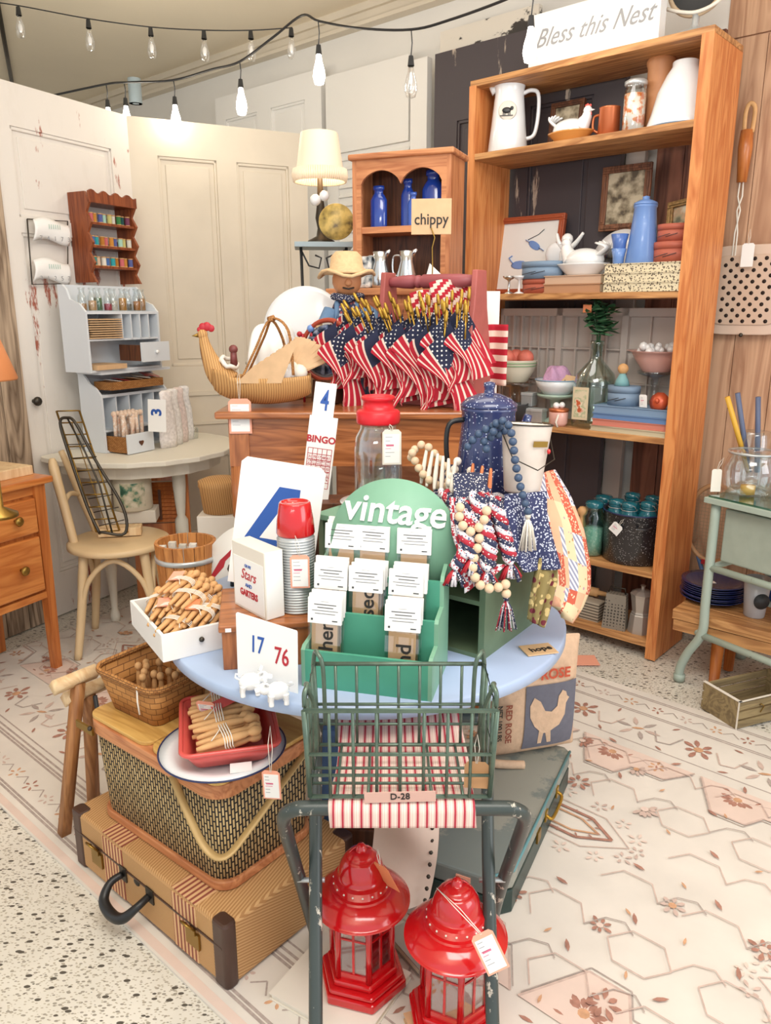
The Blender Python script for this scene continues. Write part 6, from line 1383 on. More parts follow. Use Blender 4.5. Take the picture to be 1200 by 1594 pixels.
for k in range(4):
    o = tag(MB().bb(-.011, .011, -.008, .008, 0, .20+.01*(k == 1)).build('stencil_stick', plain('stick%d' % k, ('e9e4da', 'd8d2c6', 'cfc9bd', 'efebe4')[k], .6, var=.2, scale=60)), 'whitewashed stick standing in the stave bucket, %s of four' % ('leftmost', 'tallest', 'third', 'rightmost')[k], 'stick', 'whitewashed sticks in the bucket'); o.location = (q.x-.055+.024*k, q.y-.02+.008*k, BZ+.02); o.rotation_euler = (.05, .03*k-.05, 0)
# woven basket & silver thing behind the bucket
p = aty(343, 752, 2.9); o = thing('round_basket', 'round lidded straw basket behind the oval signs', 'basket', (p.x, p.y, .60)); MB().lathe([(0, 0), (.07, 0), (.08, .09), (.085, .1), (.085, .12), (.06, .13), (0, .135)], 28).build('body', W['wicklt'], o)
o2 = tag(MB().bb(-.08, .08, -.08, .08, 0, .598).build('pedestal_box', W['offwhite'], bev=.004), 'off-white pedestal under the round straw basket', 'pedestal'); o2.location = (p.x, p.y, 0)
p = Vector((-.47, 2.07, TZ)); p = onz(349, 885, TZ)
o = thing('cast_iron_figurine', 'small black cast iron animal on the blue table behind the white tray', 'figurine', (-.40, 1.98, TZ)); MB().ball(0, 0, .045, .022, sx=1.3).tube([(.02, 0, .05), (.03, 0, .07)], .012, 8).tube([(-.012, .01, .04), (-.014, .012, 0)], .006, 6).tube([(-.012, -.01, .04), (-.014, -.012, 0)], .006, 6).tube([(.014, .01, .04), (.014, .012, 0)], .006, 6).tube([(.014, -.01, .04), (.014, -.012, 0)], .006, 6).build('body', W['black'], o)
# ---------------------------------------------------------------- dresser at left edge
DX, DY = -1.262, 2.78; dz_ = math.atan2(-.893, -.45)     # local x toward the viewer along the front
o = thing('dresser', 'orange maple dresser with brass knobs and splayed legs at the left edge', 'dresser', (DX, DY, 0), dz_)
# local y: left of local x -> (0.893,-0.45) is room side
DL, DD, DT = 1.0, .38, .762
MB().bb(-.03, DL, -DD, .02, DT-.025, DT).build('top', W['maple'], o, bev=.006)
MB().bb(.035, DL, -DD+.02, -.015, .315, DT-.025).build('carcass', W['maplez'], o); MB().bb(.035, DL, -.02, -.002, .30, .325).bb(.035, DL, -.02, -.008, .70, .735).build('rail', W['maple'], o)
for z0, z1 in ((.56, .69), (.335, .545)):
    d_ = MB().bb(.045, .60, -.016, .004, z0, z1).build('drawer', W['maple'], o, bev=.006)
    for x in (.14, .50): MB().lathe([(.006, 0), (.006, .012), (.016, .018), (.018, .024), (.012, .031), (0, .033)], 18, M=T(x, .004, (z0+z1)/2, rx=-H90)).build('knob', W['brass'], d_)
for x, y in ((.0, -.035), (DL-.05, -.035), (.0, -DD+.02), (DL-.05, -DD+.02)):
    MB().add([(x+.005, y, 0), (x+.035, y, 0), (x+.035, y+.03, 0), (x+.005, y+.03, 0), (x-.0, y-.002, DT-.025), (x+.045, y-.002, DT-.025), (x+.045, y+.04, DT-.025), (x-.0, y+.04, DT-.025)], [(0, 3, 2, 1), (4, 5, 6, 7), (0, 1, 5, 4), (1, 2, 6, 5), (2, 3, 7, 6), (3, 0, 4, 7)]).build('leg', W['maplez'], o)
DM = T(DX, DY, 0, rz=dz_)
q = DM @ Vector((.13, -.15, DT)); o = tag(MB().bb(-.14, .2, -.11, .09, 0, .035).build('cutting_board', W['bare'], bev=.003), 'thick pale wooden board on the dresser top', 'board'); o.location = q; o.rotation_euler.z = dz_
q = DM @ Vector((.20, -.12, DT+.036)); o = thing('glass_jar', 'dark green painted jar with clear top at the left edge on the dresser', 'jar', q); MB().lathe([(0, 0), (.055, 0), (.058, .005), (.058, .1), (0, .1)], 30).build('painted_base', plain('forest_green', '4d6b55', .5), o); MB().lathe([(.058, .1), (.058, .13), (.045, .16), (.045, .19), (0, .19)], 30).build('jar_body', W['ironstone'], o)
# lampshade at left edge
p = aty(6, 592, 2.2); o = thing('hanging_lampshade', 'orange-brown lampshade at the left picture edge above the dresser', 'lampshade', (p.x-.06, p.y, p.z)); MB().lathe([(.09, 0), (.092, .005), (.055, .12), (.05, .12), (.088, .005)], 28).build('shade', plain('amber_shade', 'c97f4c', .6), o)
MB().lathe([(.05, 0-(p.z-DT)), (.05, -(p.z-DT)+.01), (.012, -(p.z-DT)+.03), (.01, .1)], 16).build('stem', W['brass'], o)
# ================================================================ on the brown side table
# hen shaped wicker basket
p = aty(405, 629, 2.42); p.z = bz+.002
o = thing('hen_basket', 'wicker hen-shaped basket with red comb on the brown table', 'basket', p, .06); o.scale = (.88, .88, .92)
K = MB()
def hull(u, v):   # u along, v around from rim to rim
    x = -.155+.335*u; e = math.sqrt(max(0, 1-((x-.02)/.19)**2)); wv = .085*e**.8+.004; hz_ = .09*e**.6; a = math.pi*v
    return (x, -wv*math.cos(a), .10-hz_*math.sin(a)+(.02 if x < -.1 else 0)*(1-math.sin(a))+.008*((x-.02)/.17)**2)
K.grid(hull, 26, 18); K.build('basket_body', W['wicklt'], o, solid=.005)
N_ = MB(); N_.tube([(-.105, 0, .075), (-.145, 0, .115), (-.168, 0, .16), (-.182, 0, .205), (-.186, 0, .235)], [.05, .04, .028, .019, .014], 14); N_.ball(-.188, 0, .238, .018, n=12); N_.build('neck', W['wicklt'], o)
MB().lathe([(.008, 0), (0, .024)], 8, M=T(-.203, 0, .236, ry=-H90-.1)).build('beak', W['brass'], o)
MB().ball(-.186, 0, .262, .014, sy=.5).ball(-.172, 0, .264, .015, sy=.5).ball(-.158, 0, .258, .012, sy=.5).ball(-.198, 0, .254, .009, sy=.5).build('comb', W['redprint'], o)
for s in (-1, 1):
    w_ = MB()
    for k in range(7): y = s*(.088+.0*k); w_.add([(-.07+.022*k, y, .085), (-.048+.022*k, y, .085), (.02+.026*k*.8, y*1.1, .225-.008*(6-k)*1.6), (-.005+.026*k*.8, y*1.1, .22-.008*(6-k)*1.6)], [(0, 1, 2, 3)])
    w_.build('wing', W['tan'], o, solid=.004)
tl = MB()
for k in range(7): a = .35+.13*k; tl.add([(.10, -.01+.004*k, .10), (.13, .0+.004*k, .10), (.10+.17*math.cos(a*1.05), .03, .08+.13*math.sin(a*1.2)+.02), (.085+.165*math.cos(a*1.05+.12), .03, .08+.13*math.sin(a*1.2+.13)+.02)], [(0, 1, 2, 3)])
tl.build('tail', W['tan'], o, solid=.004)
MB().tube([(-.05, -.085, .10), (.0, -.05, .2), (.045, 0, .285), (.085, .04, .22), (.10, .08, .10)], .0065, 8, flat=.5).tube([(-.05, .085, .10), (.02, .04, .23), (.055, 0, .29), (.11, -.04, .25), (.125, -.08, .11)], .0065, 8, flat=.5).tube([(.04, -.005, .285), (.06, .005, .292)], .010, 8).build('handle', W['wick'], o)
HBp = T(p.x, p.y, p.z, rz=.06)
for k, (x, y, z, r, m, l) in enumerate(((.085, -.03, .105, .030, 'milk', 'white ceramic hen figurine at the front of the wicker hen basket'), (.125, -.02, .105, .026, 'offwhite', 'cream garlic bulb beside the ceramic hen in the hen basket'), (.11, .03, .12, .024, 'tan', 'tan onion at the back of the hen basket'))):
    o = tag(MB().ball(0, 0, 0, r).ball(-.7*r, 0, .8*r, r*.5).build('hen_figurine' if k == 0 else 'garlic_bulb', W[m]), l, 'ornament'); o.location = HBp @ Vector((x, y, z))
o = tag(MB().ball(0, 0, 0, .014).lathe([(.012, -.05), (.009, 0)], 10).build('berry_ornament', plain('berry', '7c3f3c', .5, var=.3, scale=80)), 'dark red berry bead standing in the neck of the hen basket', 'ornament'); o.location = HBp @ Vector((-.075, -.0, .175))
o = thing('linen_wreath', 'cream braided ring resting inside the hen basket', 'ornament', HBp @ Vector((-.09, 0, .135)), 0, rx=.3, ry=.5); MB().tube([(.026*math.cos(a*.4), .026*math.sin(a*.4), .004*math.sin(a*2)) for a in range(16)], .007, 8, closed=True).build('ring', W['offwhite'], o)
price_tag('pink edged price tag hanging from the wicker hen basket', p+Vector((-.045, -.105, .035)), .05, 0, .068, .105, (.0, .01, .09))
# white tea towel pile, plates, doll
o = heap('white_cloth', 'crumpled white cloth bag behind the wicker hen basket', (aty(425, 560, 2.62).x, 2.64, bz+.003), .10, .08, .4, .24, [W['card']], 21, cat='cloth')
q = aty(472, 500, 2.72); o = thing('plate', 'large white ironstone plate standing behind the hen basket', 'plate', (q.x, q.y, bz+.08), -.1, rx=-.12)
MB().lathe([(0, 0), (.09, 0), (.13, -.014), (.148, -.016), (.148, -.012), (.13, -.010), (.09, .005), (0, .005)], 48, M=T(0, 0, .15, rx=H90)).build('dish', W['ironstone'], o)
o2 = tag(MB().bb(-.08, .08, -.02, .08, 0, .077).build('plate_rest', W['bare'], bev=.003), 'small wooden block holding up the white plate', 'block'); o2.location = (q.x, q.y-.01, bz)
q = aty(505, 560, 2.50); o = thing('plate', 'red rimmed blue transfer plate standing left of the flags', 'plate', (q.x, q.y, bz+.005), -.5, rx=-.15)
MB().lathe([(0, 0), (.055, 0), (.085, -.01), (.085, -.006), (.055, .004), (0, .004)], 40, M=T(0, 0, .165, rx=H90, s=1.1)).build('dish', W['ironstone'], o); MB().tube([(.094*math.cos(a*math.pi/18), -.012, .165+.094*math.sin(a*math.pi/18)) for a in range(36)], .008, 6, closed=True).build('rim', plain('rust_rim', 'a8452f', .4), o); MB().lathe([(.05, 0), (.08, .0)], 36, M=T(0, -.014, .165, rx=H90)).build('transfer_band', art('blue_transfer', 'c9cfe0', ['33487c', '6c80ad'], 40), o)
MB().bb(-.04, .04, -.02, .04, 0, .07).build('easel', W['dark'], o)
q = aty(505, 470, 2.58)
o = thing('stuffed_patriotic_trim', 'small red and white painted wooden figures in front of the white plate', 'ornament', (q.x-.05, q.y-.03, bz+.22)); b = MB(); R_ = random.Random(4)
for k in range(12): b.ball(R_.uniform(-.05, .04), 0, R_.uniform(-.05, .04), R_.uniform(.008, .014), mi=k % 3, n=8)
b.tube([(-.02, 0, -.22), (-.02, 0, 0)], .004, 6); b.build('painted_figures', [W['redprint'], W['denimblue'], W['tan']], o)
dd = aty(540, 470, 2.62)
o = thing('scarecrow_doll', 'hobo doll in denim overalls and straw hat behind the flags', 'doll', (dd.x, dd.y, bz+.001), .15)
den = plain('denim', '6f8fb3', .9, bump=.5, scale=200); shirt = spots('doll_shirt', '3c3f5c', 'cfc9d0', 90, .4, .9, spot2='a85a5a')
MB().tube([(0, 0, 0), (0, 0, .1), (0, 0, .22), (0, 0, .31), (0, 0, .335)], [.07, .075, .07, .045, .02], 16, flat=.7).build('body', shirt, o)
MB().tube([(-.03, -.01, 0), (-.03, -.012, .14), (-.028, -.02, .25)], [.052, .052, .03], 14).tube([(.03, -.01, 0), (.03, -.012, .14), (.012, -.02, .25)], [.052, .052, .03], 14).tube([(-.04, -.04, .24), (-.035, -.02, .32), (-.03, .02, .32)], .008, 6, flat=.5).tube([(.02, -.045, .24), (.03, -.02, .32), (.03, .02, .32)], .008, 6, flat=.5).build('overalls', den, o)
MB().tube([(.05, 0, .29), (.095, -.01, .25), (.115, -.02, .17), (.10, -.05, .1)], [.03, .03, .026, .02], 12).tube([(-.05, 0, .29), (-.08, -.02, .22), (-.085, -.04, .14)], [.028, .028, .022], 12).build('sleeves', den, o)
MB().ball(0, -.005, .385, .048, sz=1.05, n=18).ball(.0, -.052, .378, .012).build('head', plain('doll_face', 'c98a5e', .6), o); MB().tube([(-.045, -.025, .335), (0, -.05, .328), (.045, -.025, .335), (.0, .04, .34)], .012, 8, closed=True).build('neckerchief', navyfab, o)
MB().lathe([(.085, .405), (.088, .41), (.055, .425), (.05, .46), (.035, .475), (0, .478), ], 28).tube([(.09*math.cos(a*.3), .09*math.sin(a*.3), .405+.01*math.sin(a*1.1)) for a in range(21)], .006, 6, closed=True).build('straw_hat', plain('straw', 'dcb98c', .8, var=.1, scale=90, bump=.6), o)
MB().tube([(-.02, -.05, .398), (-.008, -.055, .4)], .004, 6).build('eye', W['ink'], o); MB().tube([(.01, -.055, .4), (.022, -.05, .398)], .004, 6).build('eye', W['ink'], o); MB().tube([(-.018, -.05, .362), (0, -.056, .358), (.018, -.05, .362)], .003, 6).build('mouth', W['ink'], o)
# red toolbox
ta = aty(606, 436, 2.62); tb = aty(742, 430, 2.45); d = tb-ta; tz = math.atan2(d.y, d.x); tl_ = d.to_2d().length
TBX = T(ta.x, ta.y, bz+.001, rz=tz); th_ = ta.z-bz+.022
o = thing('wooden_toolbox', 'brick red wooden toolbox with turned handle full of small flags', 'toolbox'); o.matrix_local = TBX
for x, s in ((-.012, 1), (tl_, 1)):
    pr = [(-.085, 0), (.085, 0), (.085, .13), (.045, .30), (.032, th_), (-.032, th_), (-.045, .30), (-.085, .13)]; n = len(pr)
    MB().add([(x+dx, y, z) for dx in (0, .018) for y, z in pr], [tuple(range(n)), tuple(range(2*n-1, n-1, -1))]+[(i, n+i, n+(i+1) % n, (i+1) % n) for i in range(n)]).build('end_panel', W['redpaint'], o, bev=.003)
MB().bb(0, tl_, -.083, -.073, 0, .13).bb(0, tl_, .073, .083, 0, .13).bb(0, tl_, -.073, .073, 0, .01).build('box_sides', W['redpaint'], o)
MB().lathe([(0, 0), (.014, 0), (.016, .02), (.02, .05), (.022, .09), (.015, .10), (.02, .105), (.02, .115), (.015, .12), (.022, .13), (.021, tl_-.06), (.015, tl_), (0, tl_)], 20, M=T(0, 0, th_-.03, ry=H90)).build('handle', plain('mauve_red', '9c5156', .45), o)
# small flags
fr_, fw_, fb_ = plain('flag_red', 'b0142c', .8), plain('flag_white', 'e8cfc0', .8), spots('flag_canton', '1f2440', 'e8e4df', 85, .2, .8, rnd=.1)
def flag_mesh(seed, L_=.25, H_=.15):
    R_ = random.Random(seed); ph = R_.uniform(0, 6); wv = R_.uniform(1.0, 1.7); sh = R_.uniform(.2, .5); b = MB()
    nu, nv = 20, 13
    def fn(u, v):       # u: fly, v: hoist from the tip down; cloth sags down and pleats
        a = u*wv*math.pi+ph; s = .25+.75*u
        x = .010*math.sin(a*1.0)*1.2*s+.035*(v-.5)*(1-.3*u)+.03*(u)*math.sin(ph)
        y = -.012-.028*u*v-.011*math.cos(a+v*2.4)*s
        z = -.006-v*H_*(.62-.12*u)-u*L_*(.62+sh*.5*(1-v))
        # spread sideways like a kite
        x += .10*math.sin(math.pi*min(1, (u+v)*.62))*(u-v)
        return (x, y, z)
    vv = [0]
    for j in range(13): vv.append(vv[-1]+(1.35 if j % 2 == 0 else .62))
    vv = [q/vv[-1] for q in vv]
    b.grid(lambda u, v: fn(u, vv[int(round(v*nv))]), nu, nv, mf=lambda i, j: 2 if (i < 8 and j < 7) else (0 if j % 2 == 0 else 1)); return b
FM = []
for s in range(5):
    o = flag_mesh(s).build('flag_cloth', [fr_, fw_, fb_]); FM.append(o.data); bpy.data.objects.remove(o)
b = MB().tube([(0, 0, -.07), (0, 0, -.005)], .0028, 6).build('stick', W['gold']); SM_ = b.data; bpy.data.objects.remove(b)
b = MB().lathe([(.004, -.004), (.0055, .003), (.0055, .024), (.0035, .03), (0, .032)], 8).build('gold_tip', W['gold']); TM2 = b.data; bpy.data.objects.remove(b)
def flag(px, py, Y, lean, rz, k, s=1.0, label='small stars and stripes stick flag hanging over the front of the red toolbox', grp='stick flags in the toolbox'):
    q = aty(px, py, Y); o = thing('stick_flag', label, 'flag', q, rz, grp, ry=lean*.6, rx=.15)
    for me, nm in ((FM[k % 5], 'flag_cloth'), (SM_, 'stick'), (TM2, 'gold_tip')):
        c = bpy.data.objects.new(nm, me); COL.objects.link(c); c.parent = o
        if nm == 'flag_cloth': c.rotation_euler = (0, -lean*.9, 0); c.scale = (s,)*3
        else: c.rotation_euler = (-.15, lean*.2, 0)
    return o
R_ = random.Random(15); k = 0
for row in range(3):
    n = (14, 15, 13)[row]
    for i in range(n):
        t = i/(n-1); px = 534+(188)*t+R_.uniform(-5, 5)+row*4; py = 494-row*9+R_.uniform(-8, 8)-(4 if t > .6 else 0); Y = 2.45-.13*t+.035*row
        lean = -.72+.80*t+R_.uniform(-.1, .1)
        flag(px, py, Y, lean, R_.uniform(-.35, .35), k, 1.0+R_.uniform(-.12, .14)-(.08 if row else 0)+(.12 if .35 < t < .8 else 0)-(.12 if t > .92 else 0)); k += 1
flag(694, 500, 2.33, .12, .1, 1, 1.2, 'long striped flag hanging lowest over the table edge beside the coffee pot', None)
for px, py, rz_, l in ((692, 462, -1.2, 'larger flag draped under the toolbox handle near its right end'), (662, 478, .8, 'folded flag tucked under the toolbox handle')):
    o = thing('draped_flag', l, 'flag', aty(px, py, 2.47), .1, rx=-.2)
    MB().grid(lambda u, v: (-.05+.12*u+.02*v, -.01*math.sin(u*6)-.01, .04-.10*v+.03*math.sin(u*2)-.03*u), 12, 13, mf=lambda i, j: 0 if (i+j)//2 % 2 == 0 else 1).build('flag_cloth', [fr_, fw_], o)
o = thing('draped_flag', 'striped bunting hanging at the right of the toolbox end panel', 'flag', aty(770, 505, 2.50), 0); MB().grid(lambda u, v: (-.02+.06*u, .02*math.sin(u*5), .0-.19*v), 10, 20, mf=lambda i, j: (j//2) % 2).build('flag_cloth', [fr_, fw_], o, solid=.002)
q = aty(773, 500, 2.56); o = tag(MB().bb(-.03, .025, 0, .004, 0, .35).build('number_card', W['card']), 'pale grey card standing just behind the right toolbox end', 'card'); o.location = (q.x, q.y+.12, bz+.005)
# ================================================================ picnic basket and suitcase
def rbox(b, x0, x1, y0, y1, z0, z1, r, mi=0, n=6):
    pts = []
    for cx, cy, a0 in ((x1-r, y1-r, 0), (x0+r, y1-r, math.pi/2), (x0+r, y0+r, math.pi), (x1-r, y0+r, 1.5*math.pi)):
        for i in range(n+1): a = a0+math.pi/2*i/n; pts.append((cx+r*math.cos(a), cy+r*math.sin(a)))
    return b.prism(pts, z0, z1, mi)
def smoothall(o):
    return o
SL, SWd, SH_ = .60, .38, .155
cz_ = math.atan2(.379, -.448)-math.pi   # local +x from left end to near corner => direction (.763,-.646)
sdir = Vector((.448, -.379, 0)).normalized(); cz_ = math.atan2(sdir.y, sdir.x)
CN = Vector((-.322, 1.281, 0)); C0 = CN-sdir*SL
o = thing('suitcase', 'vintage striped tweed suitcase with leather corners lying on the rug', 'suitcase', C0, cz_)
tweed = stripes('tweed', [(0, 'c99f6c'), (.5, 'ab7d4d')], .0052, (.7, .2, .7), .7, bump=.4); tweed2 = stripes('tweed_side', [(0, 'd0a46e'), (.6, '8d5f36')], .007, (0, .15, 1), .7, bump=.4)
b = MB(); rbox(b, 0, SL, 0, SWd, .004, SH_, .03); b.build('case_body', tweed, o, bev=.008)
lea = plain('dark_leather', '4a3228', .4, var=.25, scale=18)
for x in (0, SL):
    for y in (0, SWd):
        sx = 1 if x == 0 else -1; sy = 1 if y == 0 else -1; c = MB()
        rbox(c, x-.0025 if x == 0 else x-.045, x+.045 if x == 0 else x+.0025, y-.0025 if y == 0 else y-.032, y+.032 if y == 0 else y+.0025, 0, SH_+.002, .012); c.build('leather_corner', lea, o, bev=.006)
st = stripes('woven_band', [(0, '8f4a3a'), (.45, 'd8ae7e')], .013, (1, 0, 0), .7)
for x in (.14, .42): MB().bb(x, x+.085, -.0015, .0, .01, SH_-.008).bb(x, x+.085, 0, SWd, SH_-.0, SH_+.0015).build('striped_band', st, o)
MB().bb(.01, SL-.01, -.003, .002, .098, .102).build('seam', lea, o)
for x in (.09, .47):
    l_ = MB().bb(x, x+.045, -.006, -.001, .05, .088).bb(x+.008, x+.037, -.009, -.006, .085, .10).build('latch', W['brass'], o); MB().tube([(x+.005, -.008, .1), (x+.008, -.02, .115), (x+.03, -.022, .118), (x+.038, -.008, .1)], .003, 6).build('hasp', W['brass'], l_)
hm = MB().tube([(.225, -.006, .085), (.222, -.035, .078), (.235, -.06, .055), (.275, -.066, .045), (.315, -.062, .055), (.335, -.038, .078), (.333, -.006, .085)], [.008, .009, .012, .013, .012, .009, .008], 12).build('handle', W['black'], o)
MB().bb(.212, .24, -.004, -.001, .068, .105).bb(.32, .348, -.004, -.001, .068, .105).build('handle_plate', W['dkmetal'], hm); MB().ball(.28, -.001, .09, .008, sy=.3, sx=1.5).build('badge', W['dkmetal'], o)
# picnic basket
pdir = Vector((.376, -.30, 0)).normalized(); pz = math.atan2(pdir.y, pdir.x); PL_, PW_, PH_ = .475, .29, .262; PB = Vector((-.338, 1.358, SH_+.004)); P0_ = PB-pdir*PL_
o = thing('picnic_basket', 'woven black and tan picnic basket with wooden lid on the tweed suitcase', 'picnic basket', P0_, pz)
b = MB(); ptsb = []
def rp_(x0, x1, y0, y1, r, n=6):
    out = []
    for cx, cy, a0 in ((x1-r, y1-r, 0), (x0+r, y1-r, math.pi/2), (x0+r, y0+r, math.pi), (x1-r, y0+r, 1.5*math.pi)):
        for i in range(n+1): a = a0+math.pi/2*i/n; out.append((cx+r*math.cos(a), cy+r*math.sin(a)))
    return out
lo_ = rp_(.012, PL_-.012, .012, PW_-.012, .045); hi_ = rp_(0, PL_, 0, PW_, .05); n = len(lo_)
b.add([(x, y, 0) for x, y in lo_]+[(x, y, PH_-.03) for x, y in hi_], [(i, (i+1) % n, n+(i+1) % n, n+i) for i in range(n)]+[tuple(range(n-1, -1, -1)), tuple(range(n, 2*n))], 0, True)
b.build('woven_body', W['picnic'], o)
b = MB(); b.prism(rp_(-.006, PL_+.006, -.006, PW_+.006, .052), PH_-.035, PH_-.002); b.prism(rp_(.004, PL_-.004, .004, PW_-.004, .045), -.002, .02); b.build('rim_band', W['hutchx'], o, bev=.003)
MB().prism(rp_(0, PL_/2-.002, 0, PW_, .03), PH_-.002, PH_+.008).build('lid', W['lidwood'], o, bev=.002); MB().prism(rp_(PL_/2+.002, PL_, 0, PW_, .03), PH_-.002, PH_+.008).build('lid', W['lidwood'], o, bev=.002)
MB().tube([(PL_-.135, -.010, PH_-.02), (PL_-.075, -.02, PH_-.08), (PL_-.02, -.022, PH_-.135), (PL_+.02, -.006, PH_-.145), (PL_+.02, .06, PH_-.12), (PL_+.014, .16, PH_-.07), (PL_+.010, .24, PH_-.03)], .009, 8, flat=.35).build('handle', plain('pale_brass_band', 'b59763', .45, .2), o)
MB().box(.0, -.010, PH_-.03, .07, .006, .018).build('handle', W['brass'], o); MB().ball(.03, -.014, PH_-.02, .006).build('rivet', W['dkmetal'], o)
PMx = T(P0_.x, P0_.y, P0_.z, rz=pz); LZ = PH_+.009
# small splint basket with pegs
def loft(b, lo, hi, z0, z1, mi=0):
    n = len(lo); b.add([(x, y, z0) for x, y in lo]+[(x, y, z1) for x, y in hi], [(i, (i+1) % n, n+(i+1) % n, n+i) for i in range(n)], mi, True); return b
o = thing('splint_basket', 'square woven splint basket of upright pegs on the picnic basket lid', 'basket', PMx @ Vector((.105, .125, LZ)), pz+.05)
b = MB(); loft(b, rp_(-.085, .085, -.07, .07, .02), rp_(-.112, .112, -.092, .092, .035), 0, .095); b.add([(x, y, .001) for x, y in rp_(-.085, .085, -.07, .07, .02)], [tuple(range(28))]); b.build('woven_body', W['splint'], o, solid=.004)
MB().tube([(x, y, .095+.006*abs(x)/.1) for x, y in rp_(-.114, .114, -.094, .094, .036)], .006, 6, closed=True, flat=1.4).build('rim', W['wick'], o); MB().tube([(.06, -.097, .105), (.062, -.1, .07), (.066, -.1, .04)], .002, 6).build('twine', W['twine'], o)
BMx = T(*(PMx @ Vector((.105, .125, LZ))), rz=pz+.05)
for k, (x, y) in enumerate(((-.03, .0), (-.01, .02), (-.035, -.025), (-.012, -.012), (.005, -.035), (.03, -.03), (.055, -.025), (.05, .0), (.075, -.005), (.07, .02), (.025, -.055))):
    o = thing('clothes_peg', 'round headed wooden peg standing in the splint basket', 'clothes peg', BMx @ Vector((x, y, .008)), 0, 'pegs in the splint basket'); o.scale = (.78,)*3; peg(o, T(ry=.03*(k % 3-1)))
# enamel plate, red dish, bundles
pc = PMx @ Vector((.392, .085, LZ))
o = thing('enamel_plate', 'white enamel plate with navy rim under the coral dish', 'plate', pc, pz); MB().lathe([(0, 0), (.085, 0), (.1, .008), (.132, .014), (.134, .017), (.1, .012), (.083, .004), (0, .004)], 56).build('dish', W['enamelw'], o); MB().tube([(.134*math.cos(a*math.pi/28), .134*math.sin(a*math.pi/28), .0165) for a in range(56)], .002, 6, closed=True).build('rim', W['navyrim'], o)
rz_ = pz+.92
rc = onz(368, 1128, pc.z+.04); rc = Vector((rc.x, rc.y, pc.z+.010)); rc = pc+Vector((.008, .03, .016))
o = thing('baking_dish', 'coral red rectangular ceramic dish filled with peg bundles', 'dish', rc, rz_); o.rotation_euler.z = rz_
b = MB(); loft(b, rp_(-.072, .072, -.095, .095, .015), rp_(-.095, .095, -.12, .12, .02), 0, .042); b.add([(x, y, 0.0005) for x, y in rp_(-.072, .072, -.095, .095, .015)], [tuple(range(28))]); b.build('dish_body', W['coral'], o, solid=.006); MB().tube([(x, y, .043) for x, y in rp_(-.099, .099, -.124, .124, .022)], .005, 6, closed=True).build('rim', W['coral'], o)
DMx = T(rc.x, rc.y, rc.z, rz=rz_)
for k, (x, y, z, n_, l_, a, cd_, lab) in enumerate(((-.0, -.075, .032, 6, 2, .1, None, 'tied bundle of wooden pegs at the right end of the coral dish'), (-.008, -.005, .040, 10, 2, -.02, 'coral', 'large tied bundle of pegs in the middle of the coral dish'), (-.01, .075, .036, 6, 2, -.12, 'pinkedge', 'peg bundle at the far left end of the coral dish'))):
    peg_bundle(lab, DMx @ Vector((x, y, z)), rz_-H90+a, n_, rx=.16, layers=l_, card=cd_, seed=20+k, s=1.02)
price_tag('price tag hanging from the coral dish over the enamel plate', aty(421, 1200, 1.33)+Vector((0, 0, .0)), -.1, .1, .036, .068, (-.0, .02, .09))
price_tag('pink edged tag tucked among pegs at the back of the coral dish', aty(318, 1092, 1.50), -.2, .35, .042, .055, None)
tag_ = tag(MB().bb(-.022, .022, -.012, .012, 0, .002).build('paper_sticker', W['card']), 'small white paper slip on the rim of the enamel plate', 'paper'); tag_.location = pc+Vector((.055, -.085, .018)); tag_.rotation_euler = (.3, 0, .2)
# folding wooden stand with aluminium rails
o = thing('folding_stand', 'folding wooden stand with aluminium rails at the left of the picnic basket', 'stand', (0, 0, 0))
l1a, l1b = onz(100, 1298, 0), aty(122, 1062, 1.78); l2a, l2b = onz(146, 1250, 0), aty(138, 1080, 1.83)
fw2 = wood('stand_wood', '8f5a30', 'b9814e', 2, 9, .5)
for a_, b_ in ((l1a, l1b), (l2a, l2b)): MB().tube([a_, b_], .018, 4).build('leg', fw2, o)
ra, rb = aty(108, 1062, 1.76), aty(132, 1058, 1.84)
dirr = Vector((.33, .42, .02)).normalized()
for p_, l_ in ((l1b, 'a'), (l2b, 'b')):
    MB().tube([p_+Vector((-.03, -.035, .01))-dirr*.02, p_+dirr*.05+Vector((0, 0, .01))], .021, 4).build('end_block', W['bare'], o); 
    MB().tube([p_+dirr*.05+Vector((0, 0, .015)), p_+dirr*.42+Vector((0, 0, .015))], .009, 8).tube([p_+dirr*.05+Vector((.022, -.01, .0)), p_+dirr*.42+Vector((.022, -.01, .0))], .009, 8).build('rail', W['chrome'], o)
MB().tube([l2b+Vector((.02, -.01, .0)), l2b+Vector((.03, -.02, -.08)), l2b+Vector((.035, -.02, -.2))], .006, 6).build('canvas_strap', W['dkgrey'], o)
# ================================================================ green case, feed sack
GD = Vector((.266, .54, 0)).normalized(); gz = math.atan2(GD.y, GD.x)-H90; GW, GL, GH = .28, .62, .113
GC = Vector((.270, 1.452, 0)); G0 = GC-Vector((math.cos(gz), math.sin(gz), 0))*GW
o = thing('instrument_case', 'flat scuffed dark green case with brass handle on the rug at right', 'case', G0, gz)
gt = chip('worn_green_case', '7c8581', '9b9c92', .50, 3, (1, 1, 1), .5, h3='6a7571'); gs = plain('dark_green_side', '2b3f3b', .4, var=.2)
b = MB(); b.prism([(0, 0), (GW-.05, 0), (GW, .05), (GW, GL-.02), (GW-.02, GL), (0, GL)], .0, GH*.55); b.build('case_base', gs, o, bev=.004)
MB().prism([(0, 0), (GW-.05, 0), (GW, .05), (GW, GL-.02), (GW-.02, GL), (0, GL)], GH*.58, GH).build('case_lid', gt, o, bev=.006)
